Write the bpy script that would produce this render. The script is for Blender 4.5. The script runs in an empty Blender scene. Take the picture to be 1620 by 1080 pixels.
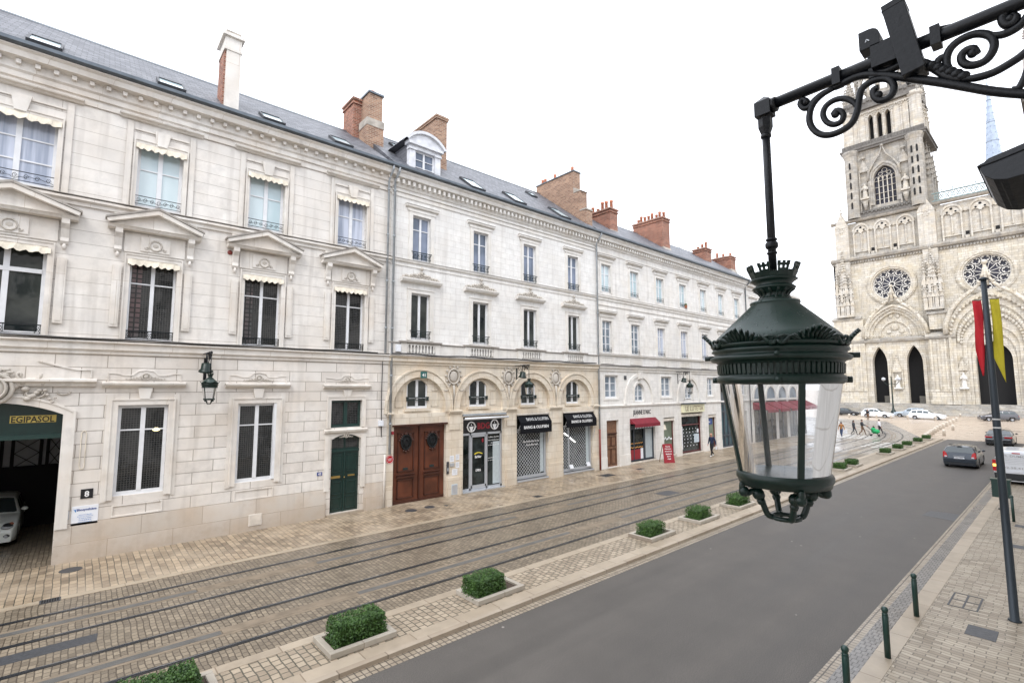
import bpy, bmesh, math, random
from mathutils import Vector, Matrix
R_ = math.radians
random.seed(7)
sc = bpy.context.scene
C = sc.collection

# ---------------------------------------------------------------- camera
cam_d = bpy.data.cameras.new('camera'); cam = bpy.data.objects.new('camera', cam_d); C.objects.link(cam)
sc.camera = cam
YAW, PITCH, ROLL, CAMZ = R_(48.7177), R_(5.379), R_(0.0874), 5.4
fw = Vector((math.cos(YAW)*math.cos(PITCH), math.sin(YAW)*math.cos(PITCH), math.sin(PITCH)))
rt = Vector((math.sin(YAW), -math.cos(YAW), 0)); dn = fw.cross(rt)
rt2 = math.cos(ROLL)*rt + math.sin(ROLL)*dn; dn2 = -math.sin(ROLL)*rt + math.cos(ROLL)*dn
mx = Matrix((rt2, -dn2, -fw)).transposed().to_4x4(); mx.translation = Vector((0, 0, CAMZ))
cam.matrix_world = mx
cam_d.sensor_width = 36; cam_d.lens = 779.27/1620*36
cam_d.clip_start = 0.05; cam_d.clip_end = 3000

# ---------------------------------------------------------------- world, sun, exposure
SUN_EL, SUN_AZ = 48, 215       # degrees; azimuth measured from +X towards +Y
w = bpy.data.worlds.new('World'); sc.world = w; w.use_nodes = True
nt = w.node_tree; nt.nodes.clear()
out = nt.nodes.new('ShaderNodeOutputWorld'); bg = nt.nodes.new('ShaderNodeBackground')
sky = nt.nodes.new('ShaderNodeTexSky'); sky.sky_type = 'NISHITA'; sky.sun_disc = False
sky.sun_elevation = R_(SUN_EL); sky.sun_rotation = R_(90-SUN_AZ)
mixw = nt.nodes.new('ShaderNodeMixRGB'); mixw.inputs[0].default_value = 0.86
mixw.inputs[2].default_value = (16.8, 17.3, 18.5, 1)     # an even white cloud deck over the blue
nt.links.new(sky.outputs[0], mixw.inputs[1]); nt.links.new(mixw.outputs[0], bg.inputs[0])
bg.inputs[1].default_value = 0.1; nt.links.new(bg.outputs[0], out.inputs[0])
sl = bpy.data.lights.new('sun', 'SUN'); sl.energy = 1.2; sl.angle = R_(25); sl.color = (1, .97, .93)
so = bpy.data.objects.new('sun', sl); C.objects.link(so)
sd = Vector((math.cos(R_(SUN_AZ))*math.cos(R_(SUN_EL)), math.sin(R_(SUN_AZ))*math.cos(R_(SUN_EL)), math.sin(R_(SUN_EL))))
so.rotation_euler = sd.to_track_quat('Z', 'Y').to_euler()
sc.view_settings.view_transform = 'Standard'; sc.view_settings.look = 'None'
sc.view_settings.exposure = 0.47; sc.view_settings.gamma = 1
sc.render.resolution_x = 1024; sc.render.resolution_y = 682

# ---------------------------------------------------------------- materials
MATS = {}
def newmat(name):
    m = bpy.data.materials.new(name); m.use_nodes = True; MATS[name] = m
    return m, m.node_tree, m.node_tree.nodes['Principled BSDF']
def N(t, ty, **kw):
    n = t.nodes.new(ty)
    for k, v in kw.items(): setattr(n, k, v)
    return n
def simple(name, col, rough=.6, metal=0, spec=.5, noise=0, nscale=6, bump=0, emit=None, coat=0):
    m, t, b = newmat(name)
    b.inputs['Base Color'].default_value = (*col, 1); b.inputs['Roughness'].default_value = rough
    b.inputs['Metallic'].default_value = metal; b.inputs['Specular IOR Level'].default_value = spec
    if coat: b.inputs['Coat Weight'].default_value = coat
    if emit: b.inputs['Emission Color'].default_value = (*col, 1); b.inputs['Emission Strength'].default_value = emit
    if noise or bump:
        tc = N(t, 'ShaderNodeNewGeometry'); nz = N(t, 'ShaderNodeTexNoise'); nz.inputs['Scale'].default_value = nscale; nz.inputs['Detail'].default_value = 6
        t.links.new(tc.outputs['Position'], nz.inputs['Vector'])
        if noise:
            mx = N(t, 'ShaderNodeMixRGB', blend_type='MULTIPLY'); mx.inputs[0].default_value = 1
            mx.inputs[1].default_value = (*col, 1)
            rp = N(t, 'ShaderNodeMapRange'); rp.inputs[1].default_value = .3; rp.inputs[2].default_value = .7
            rp.inputs[3].default_value = 1-noise; rp.inputs[4].default_value = 1+noise*.5
            t.links.new(nz.outputs[0], rp.inputs[0]); t.links.new(rp.outputs[0], mx.inputs[2])
            t.links.new(mx.outputs[0], b.inputs['Base Color'])
        if bump:
            bp = N(t, 'ShaderNodeBump'); bp.inputs['Strength'].default_value = bump; bp.inputs['Distance'].default_value = .02
            t.links.new(nz.outputs[0], bp.inputs['Height']); t.links.new(bp.outputs[0], b.inputs['Normal'])
    return m

def coords(t, mode):
    g = N(t, 'ShaderNodeNewGeometry'); s = N(t, 'ShaderNodeSeparateXYZ'); t.links.new(g.outputs['Position'], s.inputs[0])
    c = N(t, 'ShaderNodeCombineXYZ')
    if mode == 'wall':
        a = N(t, 'ShaderNodeMath', operation='ADD'); t.links.new(s.outputs[0], a.inputs[0]); t.links.new(s.outputs[1], a.inputs[1])
        t.links.new(a.outputs[0], c.inputs[0]); t.links.new(s.outputs[2], c.inputs[1])
    elif mode == 'wall2':      # facade in the YZ plane
        a = N(t, 'ShaderNodeMath', operation='SUBTRACT'); t.links.new(s.outputs[1], a.inputs[0]); t.links.new(s.outputs[0], a.inputs[1])
        t.links.new(a.outputs[0], c.inputs[0]); t.links.new(s.outputs[2], c.inputs[1])
    elif mode == 'floor':      # courses run along Y
        t.links.new(s.outputs[1], c.inputs[0]); t.links.new(s.outputs[0], c.inputs[1])
    elif mode == 'floorx':
        t.links.new(s.outputs[0], c.inputs[0]); t.links.new(s.outputs[1], c.inputs[1])
    elif mode == 'roof':
        t.links.new(s.outputs[0], c.inputs[0])
        a = N(t, 'ShaderNodeMath', operation='MULTIPLY'); a.inputs[1].default_value = 1.7
        t.links.new(s.outputs[2], a.inputs[0]); t.links.new(a.outputs[0], c.inputs[1])
    return g, c

def masonry(name, c1, c2, mortar, bw, bh, ms=.02, mode='wall', rough=.85, stain=.25, staincol=(.30, .27, .24), streak=.0,
            bump=.4, blend=0, voff=0, warm=None, wamt=.0, spec=.3, offs=.5, warp=0, wet=0, smooth=.1, low=0):
    m, t, b = newmat(name); L = t.links
    g, c = coords(t, mode)
    vec = c.outputs[0]
    if warp:
        nzw = N(t, 'ShaderNodeTexNoise'); nzw.inputs['Scale'].default_value = 1.3; L.new(g.outputs['Position'], nzw.inputs['Vector'])
        vm = N(t, 'ShaderNodeVectorMath', operation='MULTIPLY_ADD'); vm.inputs[1].default_value = (warp,)*3
        L.new(nzw.outputs['Color'], vm.inputs[0]); L.new(vec, vm.inputs[2]); vec = vm.outputs[0]
    br = N(t, 'ShaderNodeTexBrick'); L.new(vec, br.inputs['Vector'])
    br.offset = offs
    br.inputs['Color1'].default_value = (*c1, 1); br.inputs['Color2'].default_value = (*c2, 1); br.inputs['Mortar'].default_value = (*mortar, 1)
    br.inputs['Scale'].default_value = 1; br.inputs['Brick Width'].default_value = bw; br.inputs['Row Height'].default_value = bh
    br.inputs['Mortar Size'].default_value = ms; br.inputs['Mortar Smooth'].default_value = smooth; br.inputs['Bias'].default_value = blend
    col = br.outputs['Color']
    # fine mottling
    nz = N(t, 'ShaderNodeTexNoise'); nz.inputs['Scale'].default_value = 2.2; nz.inputs['Detail'].default_value = 9; nz.inputs['Roughness'].default_value = .65
    L.new(g.outputs['Position'], nz.inputs['Vector'])
    r1 = N(t, 'ShaderNodeMapRange'); r1.inputs[1].default_value = .3; r1.inputs[2].default_value = .7; r1.inputs[3].default_value = .84; r1.inputs[4].default_value = 1.1
    L.new(nz.outputs[0], r1.inputs[0])
    m1 = N(t, 'ShaderNodeMixRGB', blend_type='MULTIPLY'); m1.inputs[0].default_value = 1; L.new(col, m1.inputs[1]); L.new(r1.outputs[0], m1.inputs[2]); col = m1.outputs[0]
    # blotches of weathering with their own shape
    if stain:
        n2 = N(t, 'ShaderNodeTexNoise'); n2.inputs['Scale'].default_value = .55; n2.inputs['Detail'].default_value = 10; n2.inputs['Roughness'].default_value = .7
        L.new(g.outputs['Position'], n2.inputs['Vector'])
        r2 = N(t, 'ShaderNodeMapRange'); r2.inputs[1].default_value = .5; r2.inputs[2].default_value = .75; r2.inputs[4].default_value = stain
        L.new(n2.outputs[0], r2.inputs[0])
        m2 = N(t, 'ShaderNodeMixRGB'); L.new(r2.outputs[0], m2.inputs[0]); L.new(col, m2.inputs[1]); m2.inputs[2].default_value = (*staincol, 1); col = m2.outputs[0]
    if warm:
        n3 = N(t, 'ShaderNodeTexNoise'); n3.inputs['Scale'].default_value = .9; n3.inputs['Detail'].default_value = 5
        mp = N(t, 'ShaderNodeMapping'); mp.inputs['Location'].default_value = (13, 5, 9); L.new(g.outputs['Position'], mp.inputs[0]); L.new(mp.outputs[0], n3.inputs['Vector'])
        r3 = N(t, 'ShaderNodeMapRange'); r3.inputs[1].default_value = .42; r3.inputs[2].default_value = .7; r3.inputs[4].default_value = wamt
        L.new(n3.outputs[0], r3.inputs[0])
        m3 = N(t, 'ShaderNodeMixRGB'); L.new(r3.outputs[0], m3.inputs[0]); L.new(col, m3.inputs[1]); m3.inputs[2].default_value = (*warm, 1); col = m3.outputs[0]
    if streak:
        mp = N(t, 'ShaderNodeMapping'); mp.inputs['Scale'].default_value = (3.2, 3.2, .22); L.new(g.outputs['Position'], mp.inputs[0])
        n4 = N(t, 'ShaderNodeTexNoise'); n4.inputs['Scale'].default_value = 1; n4.inputs['Detail'].default_value = 7; L.new(mp.outputs[0], n4.inputs['Vector'])
        r4 = N(t, 'ShaderNodeMapRange'); r4.inputs[1].default_value = .52; r4.inputs[2].default_value = .74; r4.inputs[4].default_value = streak
        L.new(n4.outputs[0], r4.inputs[0])
        m4 = N(t, 'ShaderNodeMixRGB'); L.new(r4.outputs[0], m4.inputs[0]); L.new(col, m4.inputs[1]); m4.inputs[2].default_value = (*staincol, 1); col = m4.outputs[0]
    if low:                                # splash dirt on the foot of the wall, ragged upper edge
        s2 = N(t, 'ShaderNodeSeparateXYZ'); L.new(g.outputs['Position'], s2.inputs[0])
        a5 = N(t, 'ShaderNodeMath', operation='MULTIPLY_ADD'); a5.inputs[1].default_value = 2.6; L.new(nz.outputs[0], a5.inputs[0]); 
        n5 = N(t, 'ShaderNodeMath', operation='MULTIPLY'); n5.inputs[1].default_value = -1; L.new(s2.outputs[2], n5.inputs[0]); L.new(n5.outputs[0], a5.inputs[2])
        r5 = N(t, 'ShaderNodeMapRange'); r5.inputs[1].default_value = .1; r5.inputs[2].default_value = 1.3; r5.inputs[4].default_value = low
        L.new(a5.outputs[0], r5.inputs[0])
        m5 = N(t, 'ShaderNodeMixRGB'); L.new(r5.outputs[0], m5.inputs[0]); L.new(col, m5.inputs[1]); m5.inputs[2].default_value = (.36, .29, .22, 1); col = m5.outputs[0]
    L.new(col, b.inputs['Base Color'])
    b.inputs['Roughness'].default_value = rough; b.inputs['Specular IOR Level'].default_value = spec
    if wet:
        n6 = N(t, 'ShaderNodeTexNoise'); n6.inputs['Scale'].default_value = .5; n6.inputs['Detail'].default_value = 5; L.new(g.outputs['Position'], n6.inputs['Vector'])
        r6 = N(t, 'ShaderNodeMapRange'); r6.inputs[1].default_value = .35; r6.inputs[2].default_value = .65; r6.inputs[3].default_value = rough-wet; r6.inputs[4].default_value = rough
        L.new(n6.outputs[0], r6.inputs[0]); L.new(r6.outputs[0], b.inputs['Roughness'])
    bp = N(t, 'ShaderNodeBump'); bp.inputs['Strength'].default_value = bump; bp.inputs['Distance'].default_value = .015
    iv = N(t, 'ShaderNodeMath', operation='MULTIPLY_ADD'); iv.inputs[1].default_value = -1.3; L.new(br.outputs['Fac'], iv.inputs[0]); L.new(nz.outputs[0], iv.inputs[2])
    L.new(iv.outputs[0], bp.inputs['Height']); L.new(bp.outputs[0], b.inputs['Normal'])
    return m

def pane(name, c1, c2, scale=(1, 1, 1), rough=.04, grid=None, gcol=(.3, .3, .3), spec=.5, wave=1.5, ns=.7):
    """window glass; colour holds what hangs behind it and, on some panes, painted sky reflection"""
    m, t, b = newmat(name); L = t.links
    g, c = coords(t, 'wall')
    n = N(t, 'ShaderNodeTexNoise'); n.inputs['Scale'].default_value = ns; n.inputs['Detail'].default_value = 3
    mp = N(t, 'ShaderNodeMapping'); mp.inputs['Scale'].default_value = scale; L.new(g.outputs['Position'], mp.inputs[0]); L.new(mp.outputs[0], n.inputs['Vector'])
    r = N(t, 'ShaderNodeMapRange'); r.inputs[1].default_value = .4; r.inputs[2].default_value = .6; L.new(n.outputs[0], r.inputs[0])
    x = N(t, 'ShaderNodeMixRGB'); x.inputs[1].default_value = (*c1, 1); x.inputs[2].default_value = (*c2, 1); L.new(r.outputs[0], x.inputs[0]); col = x.outputs[0]
    if grid:
        br = N(t, 'ShaderNodeTexBrick'); br.offset = 0; L.new(c.outputs[0], br.inputs['Vector'])
        br.inputs['Scale'].default_value = 1; br.inputs['Brick Width'].default_value = grid; br.inputs['Row Height'].default_value = grid
        br.inputs['Mortar Size'].default_value = grid*.14; br.inputs['Mortar'].default_value = (*gcol, 1)
        L.new(col, br.inputs['Color1'])
        y = N(t, 'ShaderNodeMixRGB', blend_type='MULTIPLY'); y.inputs[0].default_value = 1; y.inputs[2].default_value = (1.7, 1.7, 1.7, 1); L.new(col, y.inputs[1]); L.new(y.outputs[0], br.inputs['Color2']); col = br.outputs['Color']
    L.new(col, b.inputs['Base Color']); b.inputs['Roughness'].default_value = rough; b.inputs['Specular IOR Level'].default_value = spec
    n2 = N(t, 'ShaderNodeTexNoise'); n2.inputs['Scale'].default_value = wave; L.new(g.outputs['Position'], n2.inputs['Vector'])
    bp = N(t, 'ShaderNodeBump'); bp.inputs['Strength'].default_value = .12; bp.inputs['Distance'].default_value = .05; L.new(n2.outputs[0], bp.inputs['Height']); L.new(bp.outputs[0], b.inputs['Normal'])
    return m

GR = (.30, .27, .24)
masonry('ashlar_ground', (.77, .735, .69), (.68, .635, .585), (.33, .295, .26), 1.27, .405, .012, stain=.38, streak=.3, warm=(.63, .53, .42), wamt=.28, low=.5)
masonry('plinth_stone', (.67, .62, .56), (.57, .515, .45), (.36, .30, .25), 1.75, .61, .009, stain=.55, streak=.35, staincol=(.34, .29, .25), warm=(.56, .43, .31), wamt=.5, low=.6)
masonry('courses_upper', (.775, .745, .705), (.74, .705, .66), (.42, .38, .34), 40, .42, .008, stain=.35, streak=.42, staincol=(.36, .325, .29), warm=(.66, .57, .47), wamt=.22, bump=.3)
masonry('ashlar_pale', (.80, .79, .765), (.775, .76, .735), (.60, .575, .54), .62, .31, .008, stain=.28, streak=.28, bump=.18, warm=(.65, .58, .48), wamt=.15)
masonry('arcade_stone', (.735, .67, .57), (.66, .59, .485), (.47, .385, .28), .8, .40, .008, stain=.25, streak=.2, bump=.2, warm=(.60, .45, .29), wamt=.4, low=.3)
masonry('smooth_stone', (.785, .765, .735), (.755, .735, .70), (.56, .53, .49), 1.0, .42, .007, stain=.3, streak=.28, bump=.15, warm=(.62, .54, .43), wamt=.2, low=.25)
masonry('trim_stone', (.77, .74, .695), (.72, .68, .63), (.5, .44, .37), 1.6, 9, .006, stain=.35, streak=.3, bump=.3, staincol=(.26, .235, .21), warm=(.60, .50, .39), wamt=.35)
masonry('trim_pale', (.765, .745, .71), (.735, .71, .67), (.6, .56, .51), 1.9, 9, .005, stain=.25, streak=.2, bump=.25, warm=(.62, .53, .41), wamt=.25)
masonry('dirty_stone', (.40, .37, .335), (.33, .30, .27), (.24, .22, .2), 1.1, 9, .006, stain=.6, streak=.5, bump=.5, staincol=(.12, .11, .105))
masonry('relief_stone', (.55, .51, .455), (.47, .43, .38), (.5, .43, .35), 9, 9, .001, stain=.5, bump=.9, staincol=(.30, .25, .2))
masonry('brick_red', (.40, .165, .105), (.20, .075, .05), (.40, .32, .26), .26, .09, .010, stain=.6, staincol=(.16, .10, .08), bump=.5)
masonry('brick_tan', (.42, .255, .17), (.22, .12, .08), (.42, .35, .28), .28, .10, .012, stain=.6, staincol=(.22, .15, .11), bump=.5)
masonry('slate', (.075, .08, .095), (.165, .17, .19), (.035, .038, .045), .30, .26, .012, mode='roof', rough=.5, stain=.25, staincol=(.18, .17, .16), bump=.5, spec=.5)
masonry('cath_lower', (.67, .635, .565), (.53, .49, .42), (.32, .285, .235), 1.2, .5, .02, mode='wall2', stain=.7, staincol=(.27, .24, .20), streak=.6, warm=(.64, .54, .36), wamt=.4, bump=.8)
masonry('cath_mid', (.62, .595, .545), (.49, .465, .42), (.42, .37, .31), 1.2, .5, .02, mode='wall2', stain=.5, staincol=(.26, .24, .22), streak=.5, warm=(.62, .50, .32), wamt=.35, bump=.5)
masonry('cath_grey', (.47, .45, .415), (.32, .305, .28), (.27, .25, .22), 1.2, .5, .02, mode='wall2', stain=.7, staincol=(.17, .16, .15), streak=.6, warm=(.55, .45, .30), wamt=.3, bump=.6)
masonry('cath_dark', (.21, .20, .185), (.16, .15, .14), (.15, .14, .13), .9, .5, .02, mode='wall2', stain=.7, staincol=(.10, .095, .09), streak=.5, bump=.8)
masonry('setts_track', (.285, .235, .172), (.165, .135, .10), (.085, .068, .05), .17, .115, .010, mode='floor', rough=.5, stain=.6, staincol=(.14, .12, .09), bump=.7, spec=.35, warp=.09, wet=.22)
masonry('pavers_walk', (.43, .335, .23), (.215, .165, .115), (.070, .068, .052), .30, .17, .010, mode='floor', rough=.52, stain=.45, staincol=(.30, .22, .15), bump=.6, spec=.5, warp=.05, wet=.25, warm=(.60, .50, .38), wamt=.35)
masonry('pavers_right', (.44, .38, .295), (.25, .205, .15), (.165, .137, .104), .33, .12, .010, mode='floor', rough=.55, stain=.45, staincol=(.28, .23, .18), bump=.5, spec=.4, warp=.17, wet=.2)
masonry('cobbles', (.43, .355, .265), (.28, .225, .165), (.10, .092, .068), .19, .17, .013, mode='floor', rough=.55, stain=.35, staincol=(.36, .29, .21), bump=.9, spec=.45, warp=.12, wet=.2)
masonry('slab_tan', (.41, .345, .265), (.335, .275, .205), (.22, .17, .12), 30, 1.15, .012, mode='floor', rough=.5, stain=.4, staincol=(.33, .26, .19), bump=.4, spec=.45, wet=.2)
masonry('slab_left', (.41, .34, .25), (.33, .268, .195), (.25, .19, .13), 30, 1.3, .010, mode='floor', rough=.5, stain=.4, staincol=(.34, .26, .18), bump=.4, spec=.45, wet=.2)
masonry('gutter_setts', (.38, .32, .245), (.28, .23, .17), (.09, .075, .058), .155, .13, .012, mode='floor', rough=.5, stain=.3, bump=.7, spec=.45, warp=.03, wet=.2, offs=0)
masonry('gutter_grey', (.21, .195, .18), (.15, .14, .13), (.06, .055, .05), .11, .16, .008, mode='floor', rough=.4, stain=.3, bump=.6, spec=.5, warp=.03, wet=.2)
masonry('kerb_stone', (.42, .355, .28), (.33, .27, .205), (.2, .16, .12), 30, 1.0, .012, mode='floor', rough=.6, stain=.6, staincol=(.2, .16, .12), bump=.5)
masonry('planter_stone', (.47, .43, .37), (.39, .35, .29), (.3, .25, .2), 30, .95, .01, mode='floor', rough=.7, stain=.7, staincol=(.24, .21, .175), bump=.7)
masonry('plaza', (.52, .43, .34), (.44, .355, .275), (.29, .23, .175), .5, .25, .012, mode='floor', rough=.45, stain=.35, staincol=(.40, .31, .23), bump=.3, spec=.5, wet=.2)
masonry('cobble_grey_plaza', (.33, .30, .265), (.27, .245, .215), (.15, .135, .12), .2, .14, .01, mode='floor', rough=.4, stain=.3, bump=.4, spec=.55, wet=.2)
def asphalt():
    m, t, b = newmat('asphalt'); L = t.links
    g, c = coords(t, 'floorx')
    n1 = N(t, 'ShaderNodeTexNoise'); n1.inputs['Scale'].default_value = 55; n1.inputs['Detail'].default_value = 3; L.new(g.outputs['Position'], n1.inputs['Vector'])
    mp = N(t, 'ShaderNodeMapping'); mp.inputs['Scale'].default_value = (.07, 1.1, 1); L.new(g.outputs['Position'], mp.inputs[0])
    n2 = N(t, 'ShaderNodeTexNoise'); n2.inputs['Scale'].default_value = 1.0; n2.inputs['Detail'].default_value = 7; L.new(mp.outputs[0], n2.inputs['Vector'])
    r1 = N(t, 'ShaderNodeMapRange'); r1.inputs[1].default_value = .35; r1.inputs[2].default_value = .65; r1.inputs[3].default_value = .058; r1.inputs[4].default_value = .122; L.new(n1.outputs[0], r1.inputs[0])
    r2 = N(t, 'ShaderNodeMapRange'); r2.inputs[1].default_value = .35; r2.inputs[2].default_value = .65; r2.inputs[3].default_value = .8; r2.inputs[4].default_value = 1.15; L.new(n2.outputs[0], r2.inputs[0])
    n3 = N(t, 'ShaderNodeTexNoise'); n3.inputs['Scale'].default_value = .8; n3.inputs['Detail'].default_value = 10; n3.inputs['Roughness'].default_value = .7; L.new(g.outputs['Position'], n3.inputs['Vector'])
    r4 = N(t, 'ShaderNodeMapRange'); r4.inputs[1].default_value = .3; r4.inputs[2].default_value = .7; r4.inputs[3].default_value = .9; r4.inputs[4].default_value = 1.1; L.new(n3.outputs[0], r4.inputs[0])
    m0 = N(t, 'ShaderNodeMath', operation='MULTIPLY'); L.new(r1.outputs[0], m0.inputs[0]); L.new(r4.outputs[0], m0.inputs[1])
    vo = N(t, 'ShaderNodeTexVoronoi'); vo.inputs['Scale'].default_value = 1.1; L.new(g.outputs['Position'], vo.inputs['Vector'])
    lt = N(t, 'ShaderNodeMath', operation='LESS_THAN'); lt.inputs[1].default_value = .035; L.new(vo.outputs['Distance'], lt.inputs[0])
    sp = N(t, 'ShaderNodeMath', operation='MULTIPLY_ADD'); sp.inputs[1].default_value = .22; L.new(lt.outputs[0], sp.inputs[0]); L.new(m0.outputs[0], sp.inputs[2])
    mu = N(t, 'ShaderNodeMath', operation='MULTIPLY'); L.new(sp.outputs[0], mu.inputs[0]); L.new(r2.outputs[0], mu.inputs[1])
    cm = N(t, 'ShaderNodeMixRGB', blend_type='MULTIPLY'); cm.inputs[0].default_value = 1; cm.inputs[1].default_value = (1.0, .90, .80, 1); L.new(mu.outputs[0], cm.inputs[2])
    L.new(cm.outputs[0], b.inputs['Base Color'])
    r3 = N(t, 'ShaderNodeMapRange'); r3.inputs[1].default_value = .3; r3.inputs[2].default_value = .7; r3.inputs[3].default_value = .6; r3.inputs[4].default_value = .75; L.new(n2.outputs[0], r3.inputs[0]); L.new(r3.outputs[0], b.inputs['Roughness'])
    bp = N(t, 'ShaderNodeBump'); bp.inputs['Strength'].default_value = .5; bp.inputs['Distance'].default_value = .006; L.new(n1.outputs[0], bp.inputs['Height']); L.new(bp.outputs[0], b.inputs['Normal'])
asphalt()
simple('dark_iron', (.006, .009, .010), .4, 0, .35, bump=.15, nscale=30)
simple('green_iron', (.005, .018, .0135), .33, 0, .38, noise=.3, nscale=12, bump=.12)
simple('lamp_black', (.004, .005, .007), .38, 0, .33, bump=.1, nscale=60)
simple('rail_iron', (.010, .024, .024), .5, noise=.3)
simple('white_paint', (.74, .75, .77), .45, noise=.08, nscale=4)
simple('cream_cloth', (.70, .64, .53), .9, noise=.25, nscale=3)
simple('zinc', (.40, .43, .46), .45, .3, noise=.25, nscale=3)
simple('zinc_dark', (.12, .14, .16), .4, .5, noise=.25, nscale=3)
simple('lead_white', (.66, .67, .70), .6, noise=.2, nscale=3)
simple('red_paint', (.20, .035, .025), .5, noise=.2)
simple('cable_black', (.03, .03, .032), .6, noise=.3)
simple('door_green', (.005, .026, .022), .3, spec=.6, noise=.2)
simple('door_green_edge', (.010, .036, .031), .3, spec=.6)
simple('door_brown', (.115, .034, .016), .35, spec=.5, noise=.45, nscale=1.5)
simple('door_brown_trim', (.06, .018, .010), .4, spec=.5, noise=.3, nscale=2)
simple('door_small_brown', (.20, .10, .055), .5, noise=.3)
simple('brass', (.6, .42, .15), .3, .9)
simple('gold_letters', (.42, .32, .08), .4, emit=.15)
simple('terracotta', (.55, .21, .12), .8, noise=.3, nscale=4)
simple('chimney_cement', (.42, .38, .33), .9, noise=.4, nscale=3, bump=.3)
simple('black_cloth', (.004, .0045, .007), .8, spec=.2, noise=.2)
simple('white_text', (.80, .80, .80), .6)
simple('grey_text', (.45, .45, .46), .6)
simple('black_text', (.01, .01, .012), .5)
simple('brown_text', (.20, .12, .07), .5)
simple('blue_text', (.03, .07, .25), .5)
simple('red_text', (.26, .015, .025), .5)
simple('paper', (.76, .78, .82), .5, noise=.05)
simple('yellow_text', (.75, .60, .05), .5)
simple('blue_plate', (.03, .05, .22), .4)
simple('green_plate', (.03, .12, .11), .4)
simple('cream_sign', (.74, .72, .50), .5, noise=.06)
simple('burgundy_cloth', (.19, .009, .022), .8, noise=.2, nscale=3)
simple('dark_frame', (.045, .055, .07), .4)
simple('alu', (.50, .52, .55), .35, .4)
simple('grille_metal', (.55, .56, .57), .5)
simple('burgundy_frame', (.13, .03, .03), .4)
simple('teal_panel', (.035, .085, .105), .4, noise=.2)
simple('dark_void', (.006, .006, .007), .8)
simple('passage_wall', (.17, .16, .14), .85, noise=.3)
simple('courtyard_light', (.42, .43, .45), .8, noise=.1)  # pale tone painted in for the daylight behind the lattice
simple('soil', (.07, .05, .035), .95, noise=.4, nscale=20)
simple('rubber', (.014, .014, .015), .7)
simple('cast_grey', (.055, .058, .064), .5, noise=.3, nscale=15, bump=.3)
simple('rail_steel', (.022, .024, .028), .35, .3, noise=.3, nscale=3)
simple('rail_shine', (.32, .34, .37), .22, .9)
simple('strip_grey', (.115, .112, .105), .45, noise=.25, nscale=2)
simple('strip_tan', (.22, .175, .125), .55, noise=.3, nscale=3)
simple('mark_white', (.62, .62, .60), .5, noise=.3, nscale=5)
simple('box_blue', (.50, .58, .64), .5)
simple('bread', (.62, .30, .08), .6, noise=.4, nscale=8)
simple('poster_blue', (.04, .22, .55), .4)
simple('shop_green', (.16, .20, .14), .35, spec=.8, noise=.4, nscale=1.2)
simple('shop_wall', (.46, .52, .54), .5, noise=.1)
simple('red_glow', (.9, .03, .05), .4, emit=1.3)
simple('tube_light', (1.0, .98, .95), .4, emit=2.5)
simple('lamp_glow', (1.0, .86, .45), .4, emit=1.6)
simple('turn_glow', (1.0, .62, .12), .4, emit=1.8)
simple('flag_red', (.50, .010, .02), .75, noise=.12, nscale=3)
simple('flag_yellow', (.50, .42, .02), .75, noise=.12, nscale=3)
simple('flagpole_grey', (.030, .040, .050), .4, .3)
simple('bollard_green', (.008, .040, .032), .28, spec=.6)
simple('stone_white', (.66, .60, .52), .8, noise=.25, nscale=3)
simple('statue_stone', (.72, .70, .66), .85, noise=.3, nscale=4)
simple('copper_green', (.20, .27, .27), .6, noise=.3, nscale=3)
simple('spire_lead', (.36, .43, .54), .6, noise=.2, nscale=1)
simple('paint_white_car', (.84, .88, .84), .25, spec=.6, coat=.4)
simple('paint_cream_van', (.30, .27, .18), .4)
simple('paint_white', (.78, .80, .83), .25, spec=.6, coat=.5)
simple('paint_silver', (.42, .48, .54), .25, .4, coat=.5)
simple('paint_blue', (.022, .032, .046), .25, .4, coat=.7)
simple('paint_black', (.015, .017, .022), .2, .2, coat=.8)
simple('paint_grey', (.10, .10, .11), .25, .5, coat=.6)
simple('car_glass', (.035, .050, .055), .03, spec=1.0)
simple('light_red', (.42, .01, .012), .2, emit=.12)
simple('head_glass', (.45, .47, .5), .1, spec=.9)
simple('rim_silver', (.4, .41, .43), .3, .8)
simple('plastic_black', (.02, .022, .024), .5)
simple('skin', (.50, .27, .19), .6)
simple('hair_dark', (.02, .014, .01), .7)
simple('navy_cloth', (.012, .022, .065), .8)
simple('black_trouser', (.012, .012, .016), .85)
simple('jeans', (.05, .08, .16), .85)
simple('orange_coat', (.36, .16, .045), .85)
simple('grey_coat', (.05, .055, .065), .85)
simple('white_coat', (.78, .78, .84), .8)
simple('brown_cloth', (.14, .075, .04), .85)
simple('green_cloth', (.02, .36, .12), .8)
simple('shoe_white', (.75, .75, .75), .6)
simple('shoe_dark', (.02, .02, .02), .6)
pane('pane_dark', (.012, .016, .017), (.05, .055, .05), ns=.8)
pane('pane_mesh', (.006, .007, .008), (.022, .022, .022), grid=.075, gcol=(.06, .06, .058), ns=.9)
pane('pane_check', (.10, .065, .065), (.05, .055, .055), grid=.17, gcol=(.02, .02, .02))
pane('pane_pale', (.44, .56, .60), (.60, .70, .73), scale=(1, 1, .4), ns=.6)  # drawn curtain plus pale sky reflection, both put into the base colour
pane('pane_curtain', (.30, .34, .43), (.52, .56, .66), scale=(9, 9, .5), ns=.6)
pane('pane_sky', (.09, .12, .17), (.20, .24, .33), ns=.5)  # reflected sky painted into the pane colour
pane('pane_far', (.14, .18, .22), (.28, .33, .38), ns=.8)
pane('pane_shop', (.006, .009, .009), (.035, .045, .045), ns=1.3, spec=.4)
pane('pane_cath', (.016, .016, .026), (.04, .04, .06), ns=.5, spec=.3)
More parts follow.
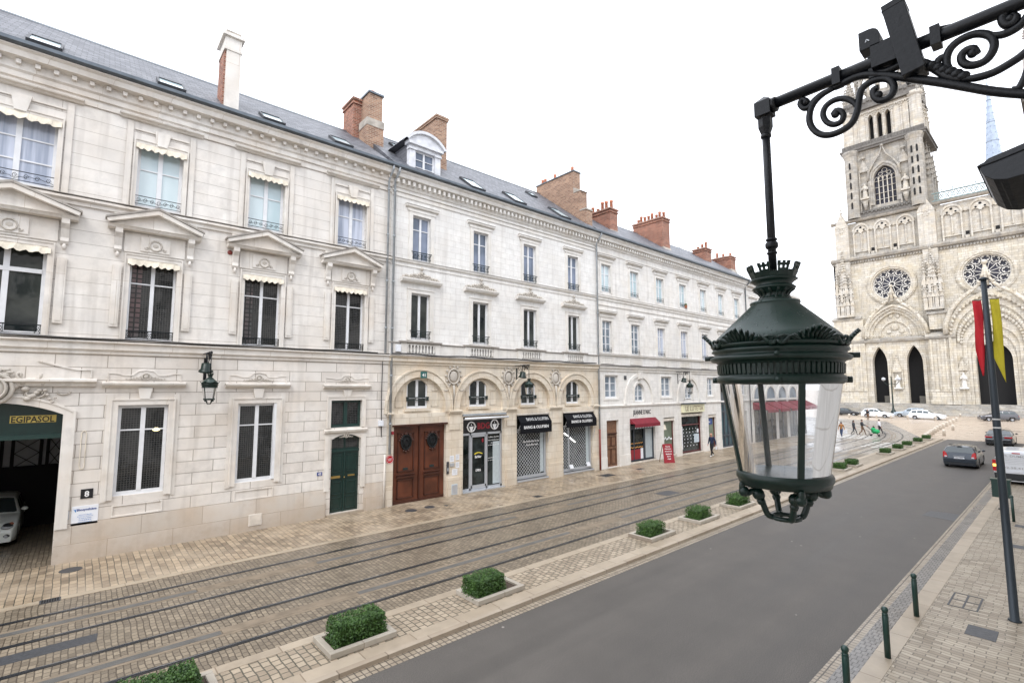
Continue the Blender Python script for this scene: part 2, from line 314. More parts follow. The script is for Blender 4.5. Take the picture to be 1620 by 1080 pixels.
def lampglass():
    m, t, b = newmat('lantern_glass'); L = t.links
    o = t.nodes['Material Output']
    tr = N(t, 'ShaderNodeBsdfTransparent'); tr.inputs[0].default_value = (.95, .96, .97, 1)
    gl = N(t, 'ShaderNodeBsdfGlossy'); gl.inputs['Roughness'].default_value = .02
    fr = N(t, 'ShaderNodeFresnel'); fr.inputs[0].default_value = 1.5
    g = N(t, 'ShaderNodeNewGeometry'); n = N(t, 'ShaderNodeTexNoise'); n.inputs['Scale'].default_value = 9
    mp = N(t, 'ShaderNodeMapping'); mp.inputs['Scale'].default_value = (1, 1, .3); L.new(g.outputs['Position'], mp.inputs[0]); L.new(mp.outputs[0], n.inputs['Vector'])
    bp = N(t, 'ShaderNodeBump'); bp.inputs['Strength'].default_value = .25; bp.inputs['Distance'].default_value = .01
    L.new(n.outputs[0], bp.inputs['Height']); L.new(bp.outputs[0], gl.inputs['Normal']); L.new(bp.outputs[0], fr.inputs['Normal'])
    ad = N(t, 'ShaderNodeMath', operation='MULTIPLY_ADD'); ad.inputs[1].default_value = 1.3; ad.inputs[2].default_value = .04; ad.use_clamp = True; L.new(fr.outputs[0], ad.inputs[0])
    mx = N(t, 'ShaderNodeMixShader'); L.new(ad.outputs[0], mx.inputs[0]); L.new(tr.outputs[0], mx.inputs[1]); L.new(gl.outputs[0], mx.inputs[2]); L.new(mx.outputs[0], o.inputs[0])
    # a thin film of dirt
    df = N(t, 'ShaderNodeBsdfTranslucent'); df.inputs[0].default_value = (.9, .9, .95, 1); m2 = N(t, 'ShaderNodeMixShader'); m2.inputs[0].default_value = .045
    L.new(mx.outputs[0], m2.inputs[1]); L.new(df.outputs[0], m2.inputs[2]); L.new(m2.outputs[0], o.inputs[0])
lampglass()
def cap_metal():
    m, t, b = newmat('lantern_cap'); L = t.links
    b.inputs['Base Color'].default_value = (.011, .032, .026, 1); b.inputs['Roughness'].default_value = .34; b.inputs['Specular IOR Level'].default_value = .55
    g = N(t, 'ShaderNodeNewGeometry'); v = N(t, 'ShaderNodeTexVoronoi'); v.inputs['Scale'].default_value = 75; L.new(g.outputs['Position'], v.inputs['Vector'])
    r = N(t, 'ShaderNodeMapRange'); r.inputs[1].default_value = .0; r.inputs[2].default_value = .32; r.inputs[3].default_value = 1; r.inputs[4].default_value = 0; L.new(v.outputs['Distance'], r.inputs[0])
    n = N(t, 'ShaderNodeTexNoise'); n.inputs['Scale'].default_value = 14; L.new(g.outputs['Position'], n.inputs['Vector'])
    gt = N(t, 'ShaderNodeMath', operation='GREATER_THAN'); gt.inputs[1].default_value = .53; L.new(n.outputs[0], gt.inputs[0])
    mu = N(t, 'ShaderNodeMath', operation='MULTIPLY'); L.new(r.outputs[0], mu.inputs[0]); L.new(gt.outputs[0], mu.inputs[1])
    bp = N(t, 'ShaderNodeBump'); bp.inputs['Strength'].default_value = .8; bp.inputs['Distance'].default_value = .003; L.new(mu.outputs[0], bp.inputs['Height']); L.new(bp.outputs[0], b.inputs['Normal'])
cap_metal()
def hedge_mat():
    m, t, b = newmat('hedge_leaf'); L = t.links
    oi = N(t, 'ShaderNodeNewGeometry'); n = N(t, 'ShaderNodeTexNoise'); n.inputs['Scale'].default_value = 9; L.new(oi.outputs['Position'], n.inputs['Vector'])
    n2 = N(t, 'ShaderNodeTexNoise'); n2.inputs['Scale'].default_value = 60; L.new(oi.outputs['Position'], n2.inputs['Vector'])
    ad = N(t, 'ShaderNodeMath', operation='ADD'); L.new(n.outputs[0], ad.inputs[0]); L.new(n2.outputs[0], ad.inputs[1])
    r = N(t, 'ShaderNodeMapRange'); r.inputs[1].default_value = .75; r.inputs[2].default_value = 1.25; L.new(ad.outputs[0], r.inputs[0])
    x = N(t, 'ShaderNodeMixRGB'); x.inputs[1].default_value = (.011, .040, .006, 1); x.inputs[2].default_value = (.066, .15, .020, 1); L.new(r.outputs[0], x.inputs[0])
    L.new(x.outputs[0], b.inputs['Base Color']); b.inputs['Roughness'].default_value = .55
hedge_mat()

# ---------------------------------------------------------------- mesh helpers
ORG = {}
FY = 20.9
def Tid(u, d, v): return (u, d, v)
def Tfac(u, d, v): return (u, FY-d, v)
def Tloc(u, d, v): return (u, -d, v)
def Tcath(u, d, v): return (130.0-d, u, v)
class MB:
    def __init__(s, T=Tid): s.v = []; s.f = []; s.m = []; s.s = []; s.T = T; s.cur = 0; s.sm = False
    def mat(s, k): s.cur = k; return s
    def add(s, vs, fs, raw=False):
        o = len(s.v); s.v += [tuple(v) if raw else s.T(*v) for v in vs]
        for f in fs: s.f.append([i+o for i in f]); s.m.append(s.cur); s.s.append(s.sm)
        return s
    def box(s, a0, a1, b0, b1, c0, c1):
        return s.add([(a0, b0, c0), (a1, b0, c0), (a1, b1, c0), (a0, b1, c0), (a0, b0, c1), (a1, b0, c1), (a1, b1, c1), (a0, b1, c1)],
                     [(0, 3, 2, 1), (4, 5, 6, 7), (0, 1, 5, 4), (1, 2, 6, 5), (2, 3, 7, 6), (3, 0, 4, 7)])
    def prism(s, poly, d0, d1):                       # poly in (u, v), extruded along d
        n = len(poly)
        s.add([(u, d0, v) for u, v in poly]+[(u, d1, v) for u, v in poly],
              [tuple(range(n)), tuple(range(2*n-1, n-1, -1))]+[(i, (i+1) % n, n+(i+1) % n, n+i) for i in range(n)])
        return s
    def prism3(s, poly, a0, a1):                      # poly in (d, v), extruded along u
        n = len(poly)
        return s.add([(a0, d, v) for d, v in poly]+[(a1, d, v) for d, v in poly],
              [tuple(range(n)), tuple(range(2*n-1, n-1, -1))]+[(i, (i+1) % n, n+(i+1) % n, n+i) for i in range(n)])
    def plan(s, poly, z0, z1):                        # poly in (a, b), extruded along the third
        n = len(poly)
        return s.add([(x, y, z0) for x, y in poly]+[(x, y, z1) for x, y in poly],
              [tuple(range(n)), tuple(range(2*n-1, n-1, -1))]+[(i, (i+1) % n, n+(i+1) % n, n+i) for i in range(n)])
    def quad(s, *p): return s.add(p, [tuple(range(len(p)))])
    def tube(s, pts, r, n=6, closed=False, flat=1.0):
        P = [Vector(p) for p in pts]; k = len(P); rs = r if isinstance(r, (list, tuple)) else [r]*k
        o = []; prev = None
        for i in range(k):
            a = P[(i-1) % k] if (closed or i > 0) else P[i]; b = P[(i+1) % k] if (closed or i < k-1) else P[i]
            d = (b-a).normalized() if (b-a).length > 1e-9 else Vector((0, 0, 1))
            if prev is None:
                up = Vector((0, 0, 1)) if abs(d.z) < .9 else Vector((1, 0, 0))
                x = d.cross(up).normalized()
            else: x = (prev-d*prev.dot(d)); x = x.normalized() if x.length > 1e-6 else d.orthogonal().normalized()
            prev = x; y = d.cross(x)
            for j in range(n):
                t = 2*math.pi*(j+.5)/n
                o.append(tuple(P[i]+rs[i]*(math.cos(t)*x+flat*math.sin(t)*y)))
        fs = []
        for i in range(k if closed else k-1):
            for j in range(n):
                a = i*n+j; b = i*n+(j+1) % n; c = ((i+1) % k)*n+(j+1) % n; d = ((i+1) % k)*n+j
                fs.append((a, b, c, d))
        if not closed: fs += [tuple(range(n-1, -1, -1)), tuple(range((k-1)*n, k*n))]
        sm = s.sm; s.sm = n > 4; s.add(o, fs); s.sm = sm
        return s
    def lathe(s, prof, c=(0, 0), n=20, a0=0, a1=2*math.pi, caps=True, rfun=None, smooth=True):
        full = abs(a1-a0-2*math.pi) < 1e-6; k = n if full else n+1; o = []
        for r, z in prof:
            for j in range(k):
                t = a0+(a1-a0)*j/n
                rr = r*(rfun(t, z) if rfun else 1)
                o.append((c[0]+rr*math.cos(t), c[1]+rr*math.sin(t), z))
        fs = []
        for i in range(len(prof)-1):
            for j in range(n):
                a = i*k+j; b = i*k+(j+1) % k
                fs.append((a, b, b+k, a+k))
        if full and caps:
            if prof[0][0] > 1e-5: fs.append(tuple(range(k-1, -1, -1)))
            if prof[-1][0] > 1e-5: fs.append(tuple(range((len(prof)-1)*k, len(prof)*k)))
        sm = s.sm; s.sm = smooth; s.add(o, fs); s.sm = sm
        return s
    def ball(s, c, r, n=8, sx=1, sy=1, sz=1):
        o = []; fs = []; m = n//2+1
        for i in range(m+1):
            p = math.pi*i/m
            for j in range(n):
                t = 2*math.pi*j/n; o.append((c[0]+r*sx*math.sin(p)*math.cos(t), c[1]+r*sy*math.sin(p)*math.sin(t), c[2]+r*sz*math.cos(p)))
        for i in range(m):
            for j in range(n): fs.append((i*n+j, i*n+(j+1) % n, (i+1)*n+(j+1) % n, (i+1)*n+j))
        sm = s.sm; s.sm = True; s.add(o, fs); s.sm = sm
        return s
    def text(s, txt, u, v, d, h, wid=None, thick=.01, bold=0, center=True):
        cu = bpy.data.curves.new('t', 'FONT'); cu.body = txt; cu.size = 1; cu.extrude = .5; cu.offset = bold; cu.resolution_u = 2
        ob = bpy.data.objects.new('t', cu); C.objects.link(ob)
        bpy.context.view_layer.update()
        me = bpy.data.meshes.new_from_object(ob.evaluated_get(bpy.context.evaluated_depsgraph_get()))
        xs = [q.co.x for q in me.vertices]; ys = [q.co.y for q in me.vertices]
        x0, x1, y0, y1 = min(xs), max(xs), min(ys), max(ys)
        k = h/(y1-y0); kx = wid/(x1-x0) if wid else k
        off = (x0+x1)/2 if center else x0
        s.add([(u+(q.co.x-off)*kx, d+q.co.z*thick, v+(q.co.y-y0)*k) for q in me.vertices], [tuple(p.vertices) for p in me.polygons])
        bpy.data.objects.remove(ob); bpy.data.meshes.remove(me); bpy.data.curves.remove(cu)
        return s
    def build(s, name, mats, parent=None, loc=None, local=False):
        me = bpy.data.meshes.new(name)
        off = Vector((0, 0, 0))
        if parent is not None and not local: off = ORG.get(parent.name, off)
        if parent is None and loc is not None and not local: off = Vector(loc)
        me.from_pydata([tuple(Vector(q)-off) for q in s.v], [], s.f)
        if isinstance(mats, str): mats = [mats]
        for k in mats: me.materials.append(MATS[k])
        me.polygons.foreach_set('material_index', [min(i, len(mats)-1) for i in s.m])
        me.polygons.foreach_set('use_smooth', s.s)
        bm = bmesh.new(); bm.from_mesh(me); bmesh.ops.recalc_face_normals(bm, faces=bm.faces); bm.to_mesh(me); bm.free()
        me.update()
        o = bpy.data.objects.new(name, me); C.objects.link(o)
        if parent is not None:
            o.parent = parent
            if parent.name in ORG: ORG[o.name] = ORG[parent.name]
        elif loc is not None: o.location = loc; ORG[o.name] = Vector(loc)
        return o
def bevel(o, w=.005, n=2):
    b = o.modifiers.new('bevel', 'BEVEL'); b.width = w; b.segments = n; b.limit_method = 'ANGLE'; b.angle_limit = .7; return o
def thing(name, label, cat, loc=(0, 0, 0), group=None, rotz=0):
    o = bpy.data.objects.new(name, None); C.objects.link(o); o.location = loc; o.rotation_euler = (0, 0, rotz); o.empty_display_size = .2
    ORG[o.name] = Vector(loc); o['label'] = label; o['category'] = cat
    if group: o['group'] = group
    return o
def tag(o, label, cat, group=None):
    o['label'] = label; o['category'] = cat
    if group: o['group'] = group
    return o
def struct(o, kind='structure'): o['kind'] = kind; return o
KIDS = {}
def dup_part(o, loc, parent=None):
    kids = [c for c in C.objects if c.parent == o]
    c = o.copy(); C.objects.link(c); c.location = loc
    if parent is not None: c.parent = parent
    for k in kids: dup_part(k, k.location, c)
    return c
def dup_thing(o, loc, rotz, label, group=None):
    c = dup_part(o, loc); c.rotation_euler = (0, 0, rotz); c['label'] = label
    if group: c['group'] = group
    return c

def wall(mb, u0, u1, v0, v1, ops, d=0, depth=.3, holes_back=None):
    """flat wall with rectangular / outlined openings and their reveals. op: dict(b=(ul,ur,vb,vt), o=outline or None)"""
    us = sorted({u0, u1, *[x for q in ops for x in q['b'][:2]]}); vs = sorted({v0, v1, *[x for q in ops for x in q['b'][2:]]})
    us = [x for x in us if u0-1e-6 <= x <= u1+1e-6]; vs = [x for x in vs if v0-1e-6 <= x <= v1+1e-6]
    for i in range(len(us)-1):
        for j in range(len(vs)-1):
            a, b, c, e = us[i], us[i+1], vs[j], vs[j+1]
            cu, cv = (a+b)/2, (c+e)/2
            if any(q['b'][0] < cu < q['b'][1] and q['b'][2] < cv < q['b'][3] for q in ops): continue
            mb.quad((a, d, c), (b, d, c), (b, d, e), (a, d, e))
    for q in ops:
        ul, ur, vb, vt = q['b']; dd = q.get('depth', depth)
        o = q.get('o') or [(ul, vb), (ur, vb), (ur, vt), (ul, vt)]
        if q.get('o'):
            cu = (ul+ur)/2; cv = (vb+vt)/2
            n = len(o)
            for i in range(n):
                p, r = o[i], o[(i+1) % n]
                if abs(p[1]-vb) < 1e-6 and abs(r[1]-vb) < 1e-6: continue
                mu, mv = (p[0]+r[0])/2, (p[1]+r[1])/2
                cor = (ul if mu < cu else ur, vb if (mv < cv and q.get('round')) else vt)
                ar = abs((p[0]-cor[0])*(r[1]-cor[1])-(r[0]-cor[0])*(p[1]-cor[1]))
                if ar > 1e-6: mb.quad((p[0], d, p[1]), (r[0], d, r[1]), (cor[0], d, cor[1]))
        n = len(o)
        for i in range(n):
            p, r = o[i], o[(i+1) % n]
            if q.get('nobottom') and abs(p[1]-vb) < 1e-6 and abs(r[1]-vb) < 1e-6: continue
            mb.quad((p[0], d, p[1]), (r[0], d, r[1]), (r[0], d-dd, r[1]), (p[0], d-dd, p[1]))
def rect(u0, u1, v0, v1, **k): return dict(b=(u0, u1, v0, v1), **k)
def arc(cu, cv, r, a0, a1, n=12): return [(cu+r*math.cos(a0+(a1-a0)*i/n), cv+r*math.sin(a0+(a1-a0)*i/n)) for i in range(n+1)]
def round_arch(cu, hw, vb, spring, n=14, seg=None):
    """outline ccw from bottom left; seg = rise for a segmental arch"""
    if seg:
        R = (hw*hw+seg*seg)/(2*seg); a = math.asin(hw/R); top = arc(cu, spring+seg-R, R, math.pi/2-a, math.pi/2+a, n); h = seg
    else: top = arc(cu, spring, hw, 0, math.pi, n); h = hw
    return [(cu-hw, vb), (cu+hw, vb)]+top, (cu-hw, cu+hw, vb, spring+h)
def point_arch(cu, hw, vb, spring, apex, n=8):
    h = apex-spring; R = (hw*hw+h*h)/(2*hw)      # centres on the springing line
    c = cu+hw-R; a = math.asin(min(1, h/R))
    right = [(c+R*math.cos(a*i/n), spring+R*math.sin(a*i/n)) for i in range(n+1)]
    left = [(2*cu-x, y) for x, y in reversed(right[:-1])]
    return [(cu-hw, vb), (cu+hw, vb)]+right+left, (cu-hw, cu+hw, vb, apex)
def ring(mb, inner, outer, d0, d1):
    """moulding between two outlines of equal length (open strips)"""
    n = len(inner)
    for i in range(n-1):
        a, b, c, e = inner[i], inner[i+1], outer[i+1], outer[i]
        mb.quad((a[0], d1, a[1]), (b[0], d1, b[1]), (c[0], d1, c[1]), (e[0], d1, e[1]))
        mb.quad((c[0], d0, c[1]), (e[0], d0, e[1]), (e[0], d1, e[1]), (c[0], d1, c[1]))
        mb.quad((a[0], d0, a[1]), (b[0], d0, b[1]), (b[0], d1, b[1]), (a[0], d1, a[1]))

# ================================================================ the ground
GZ = .06
def sheet(name, mat, pts, z, thick=.0):
    mb = MB(); mb.plan(pts, z-thick, z) if thick else mb.quad(*[(x, y, z) for x, y in pts])
    return struct(mb.build(name, mat))
sheet('ground', 'plaza', [(-700, -700), (1200, -700), (1200, 900), (-700, 900)], -.012)
sheet('road', 'asphalt', [(-60, 3.55), (68.5, 3.55), (68.5, 9.2), (-60, 9.2)], 0)
sheet('gutter', 'gutter_setts', [(-60, 9.18), (68, 9.18), (68, 9.5), (-60, 9.5)], .004)
sheet('road_gutter', 'gutter_setts', [(-60, 3.42), (62, 3.42), (62, 3.62), (-60, 3.62)], .005)
sheet('road_channel', 'gutter_grey', [(-60, 3.1), (62, 3.1), (62, 3.424), (-60, 3.424)], .009)
sheet('kerb', 'slab_tan', [(-60, 2.75), (62, 2.75), (62, 3.1), (-60, 3.1)], .03, .04)
sheet('pavement', 'pavers_right', [(-60, -1.2), (62, -1.2), (62, 2.75), (-60, 2.75)], .024, .03)
# the planted strip between road and tram
mb = MB(); mb.box(-60, 68, 9.47, 9.62, -.01, .085); struct(mb.build('kerb', 'kerb_stone'))
sheet('kerb', 'slab_tan', [(-60, 9.62), (68, 9.62), (68, 9.97), (-60, 9.97)], .08, .09)
sheet('path', 'cobbles', [(-60, 9.97), (68, 9.97), (68, 11.0), (-60, 11.0)], .072, .08)
sheet('kerb', 'slab_tan', [(-60, 11.0), (68, 11.0), (68, 11.28), (-60, 11.28)], .078, .08)
# the tram bed, straight and then curving left over the square
RX, RYC = 59.0, 62.5
def trackpt(y, s):
    """point at lateral position y, distance s along the axis (straight to RX then arc)"""
    if s <= RX: return (s, y)
    R = RYC-y; a = (s-RX)/50.0
    return (RX+R*math.sin(a), RYC-R*math.cos(a))
def trackstrip(mb, y0, y1, z0, z1, s0=-60, s1=RX+70, n=24):
    ss = [s0, RX]+[RX+(s1-RX)*i/n for i in range(1, n+1)]
    a = [trackpt(y0, s) for s in ss]; b = [trackpt(y1, s) for s in ss]
    for i in range(len(ss)-1):
        if s1 <= RX and i > 0: break
        mb.quad((*a[i], z1), (*a[i+1], z1), (*b[i+1], z1), (*b[i], z1))
        mb.quad((*a[i], z0), (*a[i+1], z0), (*a[i+1], z1), (*a[i], z1))
        mb.quad((*b[i], z0), (*b[i+1], z0), (*b[i+1], z1), (*b[i], z1))
mb = MB(); mb.plan([(-60, 11.28), (48, 11.28), (48, 17.42), (-60, 17.42)], 0, GZ); struct(mb.build('tram_bed', 'setts_track'))
mb = MB(); mb.plan([(48, 11.28), (68, 11.28), (96, 20), (104, 40), (60, 40), (60, 17.42), (48, 17.42)], 0, GZ-.003); struct(mb.build('tram_bed', 'cobble_grey_plaza'))
RAILS = [16.49, 15.02, 13.52, 12.02]
mb = MB()
for y in RAILS:
    mb.cur = 0; trackstrip(mb, y-.085, y+.06, GZ-.03, GZ+.006)
    mb.cur = 1; trackstrip(mb, y+.005, y+.042, GZ, GZ+.011)
struct(mb.build('tram_rails', ['rail_steel', 'rail_shine']))
mb = MB()
for yc in (15.76, 12.78):
    mb.cur = 0; trackstrip(mb, yc-.20, yc-.105, GZ-.03, GZ+.004); trackstrip(mb, yc+.105, yc+.20, GZ-.03, GZ+.004)
    s = -20.0; k = 0
    while s < 59:
        L = 8.2 if k % 2 else 3.1
        mb.cur = 2 if k % 2 == 0 else 1
        a = yc-.10; b = yc+.10
        mb.box(s, min(s+L, 59), a, b, GZ-.03, GZ+.006)
        s += L+.03; k += 1
struct(mb.build('tram_power_strip', ['strip_tan', 'strip_grey', 'strip_tan']))
sheet('kerb', 'slab_left', [(-60, 17.42), (48, 17.42), (48, 17.66), (-60, 17.66)], GZ+.008, .06)
sheet('pavement', 'pavers_walk', [(-60, 17.66), (62, 17.66), (62, FY+.3), (-60, FY+.3)], GZ+.004, .06)
mb = MB(); mb.plan([(-3, 14.1), (.62, 14.12), (.66, 14.55), (-3, 14.55)], GZ, GZ+.004)
mb.plan([(22.3, 13.75), (23.5, 13.7), (23.5, 14.45), (22.3, 14.5)], GZ, GZ+.004); struct(mb.build('tram_cover_plates', 'cast_grey'))
# painted marks where the square begins
mb = MB()
for i in range(4): mb.box(54+i*1.5, 54.6+i*1.5, 11.6+i*.05, 13.4, GZ, GZ+.003)
for i in range(3): mb.box(62+i*1.6, 62.7+i*1.6, 14.6, 17.6, GZ, GZ+.003)
for i in range(6): mb.box(60, 66, 1.2-i*1.1, 1.7-i*1.1, -.01, .034)
struct(mb.build('road_marking', 'mark_white'))

# ---- ironwork in the ground
def cover(name, label, pts, mat='cast_grey', z=GZ+.004, slots=0, group=None):
    mb = MB(); cx = sum(p[0] for p in pts)/len(pts); cy = sum(p[1] for p in pts)/len(pts)
    mb.plan(pts, z, z+.006)
    if slots:
        mb.cur = 1; x0 = min(p[0] for p in pts)+.03; x1 = max(p[0] for p in pts)-.03; y0 = min(p[1] for p in pts)+.03; y1 = max(p[1] for p in pts)-.03
        for i in range(slots):
            x = x0+(x1-x0)*(i+.5)/slots; mb.box(x-.018, x+.018, y0, y1, z+.004, z+.008)
    return tag(mb.build(name, [mat, 'dark_void'], loc=(cx, cy, 0)), label, 'cover', group)
def disc(cx, cy, r, n=16): return [(cx+r*math.cos(6.2832*i/n), cy+r*math.sin(6.2832*i/n)) for i in range(n)]
cover('manhole_cover', 'dark oval manhole cover in the paving beside the open carriage gateway', disc(.17, 20.0, .27))
cover('manhole_cover', 'left of the two small dark covers before the brown double doors', disc(11.3, 19.6, .26))
cover('manhole_cover', 'right of the two small dark covers before the brown double doors', disc(12.25, 19.6, .24))
cover('manhole_cover', 'smallest dark round cover, right of the pair before the brown doors', disc(12.95, 19.35, .1))
cover('drain_grate', 'slotted drain grate at the edge of the tram bed near the gateway', [(-.4, 17.36), (.0, 17.36), (.0, 17.66), (-.4, 17.66)], slots=7)
cover('drain_grate', 'dark rectangular cover in the pavement in front of the grilled windows', [(24.2, 19.0), (25.2, 19.0), (25.2, 19.65), (24.2, 19.65)], slots=10)
cover('drain_grate', 'small dark drain at the pavement edge before the barber shopfront', [(17.2, 17.75), (17.6, 17.75), (17.6, 18.1), (17.2, 18.1)], slots=4)
cover('drain_grate', 'small dark drain in the pavement before the bakery door', [(27.9, 19.2), (28.5, 19.2), (28.5, 19.5), (27.9, 19.5)], slots=4)
cover('metal_plate', 'dark grey rectangular plate in the pale paving by the flagpole', [(14.95, 1.5), (15.6, 1.5), (15.6, 2.0), (14.95, 2.0)], z=.024)
cover('metal_plate', 'nearer of the two dark strips set in the paving behind the flagpole', [(24.0, 1.3), (24.5, 1.3), (24.5, 1.95), (24.0, 1.95)], z=.024)
cover('metal_plate', 'farther of the two dark strips set in the paving behind the flagpole', [(27.6, 1.2), (28.1, 1.2), (28.1, 1.95), (27.6, 1.95)], z=.024)
mb = MB()
for x in (16.6, 17.15, 17.7): mb.box(x-.018, x+.018, 1.95, 2.48, .024, .03)
for y in (1.95, 2.21, 2.48): mb.box(16.6, 17.7, y-.018, y+.018, .024, .0305)
tag(mb.build('inspection_frame', 'cast_grey', loc=(17.15, 2.2, 0)), 'paved inspection cover with thin dark frame of four panels beside the flagpole', 'cover')
mb = MB(); mb.plan([(27, 3.56), (28.6, 3.56), (28.5, 4.6), (27.3, 4.7)], 0, .003); struct(mb.build('road_patch', 'cast_grey'))

# ================================================================ windows and trim
def put(o, house, x, z, y=FY):
    o.location = Vector((x, y, z))-ORG[house.name]; return o
def mk_window(house, w, h, pm='pane_dark', bars=(), fm='white_paint', jw=.07, cw=.11, rail=None, awn=False, dep=-.2, sill=False, cols=2, panel=0, doorpanels=0):
    T = Tloc; f = MB(T)
    f.box(-w/2, -w/2+jw, dep-.06, dep, 0, h); f.box(w/2-jw, w/2, dep-.06, dep, 0, h)
    f.box(-w/2+jw, w/2-jw, dep-.06, dep, 0, jw+.03); f.box(-w/2+jw, w/2-jw, dep-.06, dep, h-jw, h)
    for k in range(1, cols):
        c = -w/2+w*k/cols; f.box(c-cw/2, c+cw/2, dep-.055, dep+.02, jw+.03, h-jw)
    for b in bars:
        zz = h*b
        for k in range(cols):
            a0 = -w/2+w*k/cols+(jw if k == 0 else cw/2); a1 = -w/2+w*(k+1)/cols-(jw if k == cols-1 else cw/2)
            f.box(a0, a1, dep-.05, dep-.005, zz-.022, zz+.022)
    if panel: f.box(-w/2+jw, w/2-jw, dep-.06, dep-.02, jw+.03, panel)
    if sill: f.box(-w/2-.06, w/2+.06, dep-.02, .06, -.09, 0)
    fo = f.build('window', [fm], house, local=True)
    p = MB(T); p.box(-w/2+.01, w/2-.01, dep-.12, dep-.035, .01, h-.01); p.build('pane', pm, fo, local=True)
    if rail == 'flat':
        r = MB(T)
        r.box(-w/2, w/2, .0, .03, .30, .335); r.box(-w/2, w/2, .0, .03, .05, .07)
        for c in (-w/2+.08, 0, w/2-.08):
            r.lathe([(.07, .12), (.075, .15), (.02, .2), (.07, .25), (.075, .28)], c=(c, .015), n=8) if False else None
            r.box(c-.07, c-.055, 0, .03, .07, .3); r.box(c+.055, c+.07, 0, .03, .07, .3)
            r.tube([(c+.045*math.cos(t*.785), .015, .185+.07*math.sin(t*.785)) for t in range(8)], .010, 4, closed=True)
            r.tube([(c-.05, .015, .08), (c+.05, .015, .29)], .007, 4); r.tube([(c+.05, .015, .08), (c-.05, .015, .29)], .007, 4)
        r.build('railing', 'dark_iron', fo, local=True)
    if rail in ('curl', 'green', 'far'):
        m = {'curl': 'dark_iron', 'green': 'rail_iron', 'far': 'dark_iron'}[rail]; r = MB(T)
        zt = .38 if rail != 'green' else .42
        d = .05 if rail == 'green' else .015
        if rail == 'green':
            r.box(-w/2-.06, w/2+.06, d-.02, d+.03, zt-.03, zt); r.box(-w/2-.02, w/2+.02, d-.01, d+.015, zt-.12, zt-.10); r.box(-w/2-.02, w/2+.02, d-.01, d+.015, .1, .12)
            for c in (-w/4, 0, w/4, -w/2+.05, w/2-.05): r.box(c-.008, c+.008, d, d+.014, .02, zt-.03)
        else: r.box(-w/2, w/2, d-.012, d+.012, zt-.02, zt); r.box(-w/2, w/2, d-.01, d+.01, .08, .095)
        nn = 3 if rail == 'curl' else 2
        for i in range(-nn, nn+1):
            c = i*w/(2*nn+1)
            r.tube([(c+.06*math.cos(t*.7)*(1-t/16), d, (zt+.06)/2+.09*math.sin(t*.7)*(1-t/16)) for t in range(13)], .009, 4)
        r.tube([(-w/2+w*i/16, d, .13+.10*abs(math.sin(i*math.pi/8))+.03*(i % 2)) for i in range(17)], .008, 4)
        r.build('railing', m, fo, local=True)
    if awn:
        a = MB(T); n = 7; W = w+.14; pts = []; zt = h+.04; zb = h-.20
        for i in range(n*4+1):
            x = -W/2+W*i/(n*4); pts.append((x, zb-.045*abs(math.sin(math.pi*i/4))+.02*math.sin(i*1.7)))
        k = len(pts)
        for i in range(k-1):
            (xa, za), (xb, zb2) = pts[i], pts[i+1]
            da = .03+.02*math.sin(i*.9); db = .03+.02*math.sin((i+1)*.9)
            a.quad((xa, .10+da, za), (xb, .10+db, zb2), (xb, .03, zt), (xa, .03, zt))
            a.quad((xa, .08+da, za), (xb, .08+db, zb2), (xb, .01, zt), (xa, .01, zt))
        for sx in (-W/2, W/2): a.quad((sx, .1, zb), (sx, .03, zt), (sx, -.1, zt), (sx, -.1, zb))
        a.build('awning_valance', 'cream_cloth', fo, local=True)
    return fo
def architrave(mb, w, h, t=.2, d=.05, sill=0, two=True):
    """moulded frame round an opening, local coordinates"""
    mb.box(-w/2-t, -w/2, 0, d, -sill, h+t); mb.box(w/2, w/2+t, 0, d, -sill, h+t); mb.box(-w/2, w/2, 0, d, h, h+t)
    if two:
        e = .04
        mb.box(-w/2-t, -w/2-t+e, d, d+.025, -sill, h+t); mb.box(w/2+t-e, w/2+t, d, d+.025, -sill, h+t); mb.box(-w/2-t+e, w/2+t-e, d, d+.025, h+t-e, h+t)
def hood(mb, W, z, d=.2, hgt=.16):
    mb.prism3([(0, z-.02), (d*.35, z), (d*.5, z+hgt*.35), (d*.9, z+hgt*.5), (d, z+hgt*.85), (d*.9, z+hgt), (0, z+hgt*1.25)], -W/2, W/2)
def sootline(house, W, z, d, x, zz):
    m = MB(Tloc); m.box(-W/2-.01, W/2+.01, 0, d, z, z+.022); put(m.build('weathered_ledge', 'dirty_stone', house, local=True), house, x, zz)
def console(mb, x, z0, z1, w=.16, d=.22):
    mb.prism3([(0, z0), (.05, z0), (.10, z0+.08), (.07, z0+.2), (d*.55, z1-.3), (d, z1-.15), (d, z1), (0, z1)], x-w/2, x+w/2)
    mb.lathe([(.01, z0-.2), (.05, z0-.14), (.06, z0-.07), (.03, z0)], c=(x, .05), n=6)
def relief_scroll(mb, W, z, h, d=.04, seed=0):
    """carved scrollwork: spiral beads left and right of a centre rosette"""
    mb.lathe([(h*.42, 0)], n=3) if False else None
    mb.ball((0, d*.5, z+h*.5), h*.30, 8, 1, .35, 1)
    mb.tube([(h*.42*math.cos(t*.6283), d, z+h*.5+h*.42*math.sin(t*.6283)) for t in range(10)], h*.07, 5, closed=True)
    for sx in (-1, 1):
        x = sx*h*.5
        while abs(x) < W/2-h*.35:
            k = max(.35, 1-abs(x)/(W/2))
            mb.tube([(x+sx*h*.30*k*(t/9)+sx*h*.16*k*math.cos(t*.75), d, z+h*.35*k+h*.22*k*math.sin(t*.75)+.02) for t in range(10)], [h*.06*k+.004]*10, 5)
            x += sx*h*.55*max(k, .6)

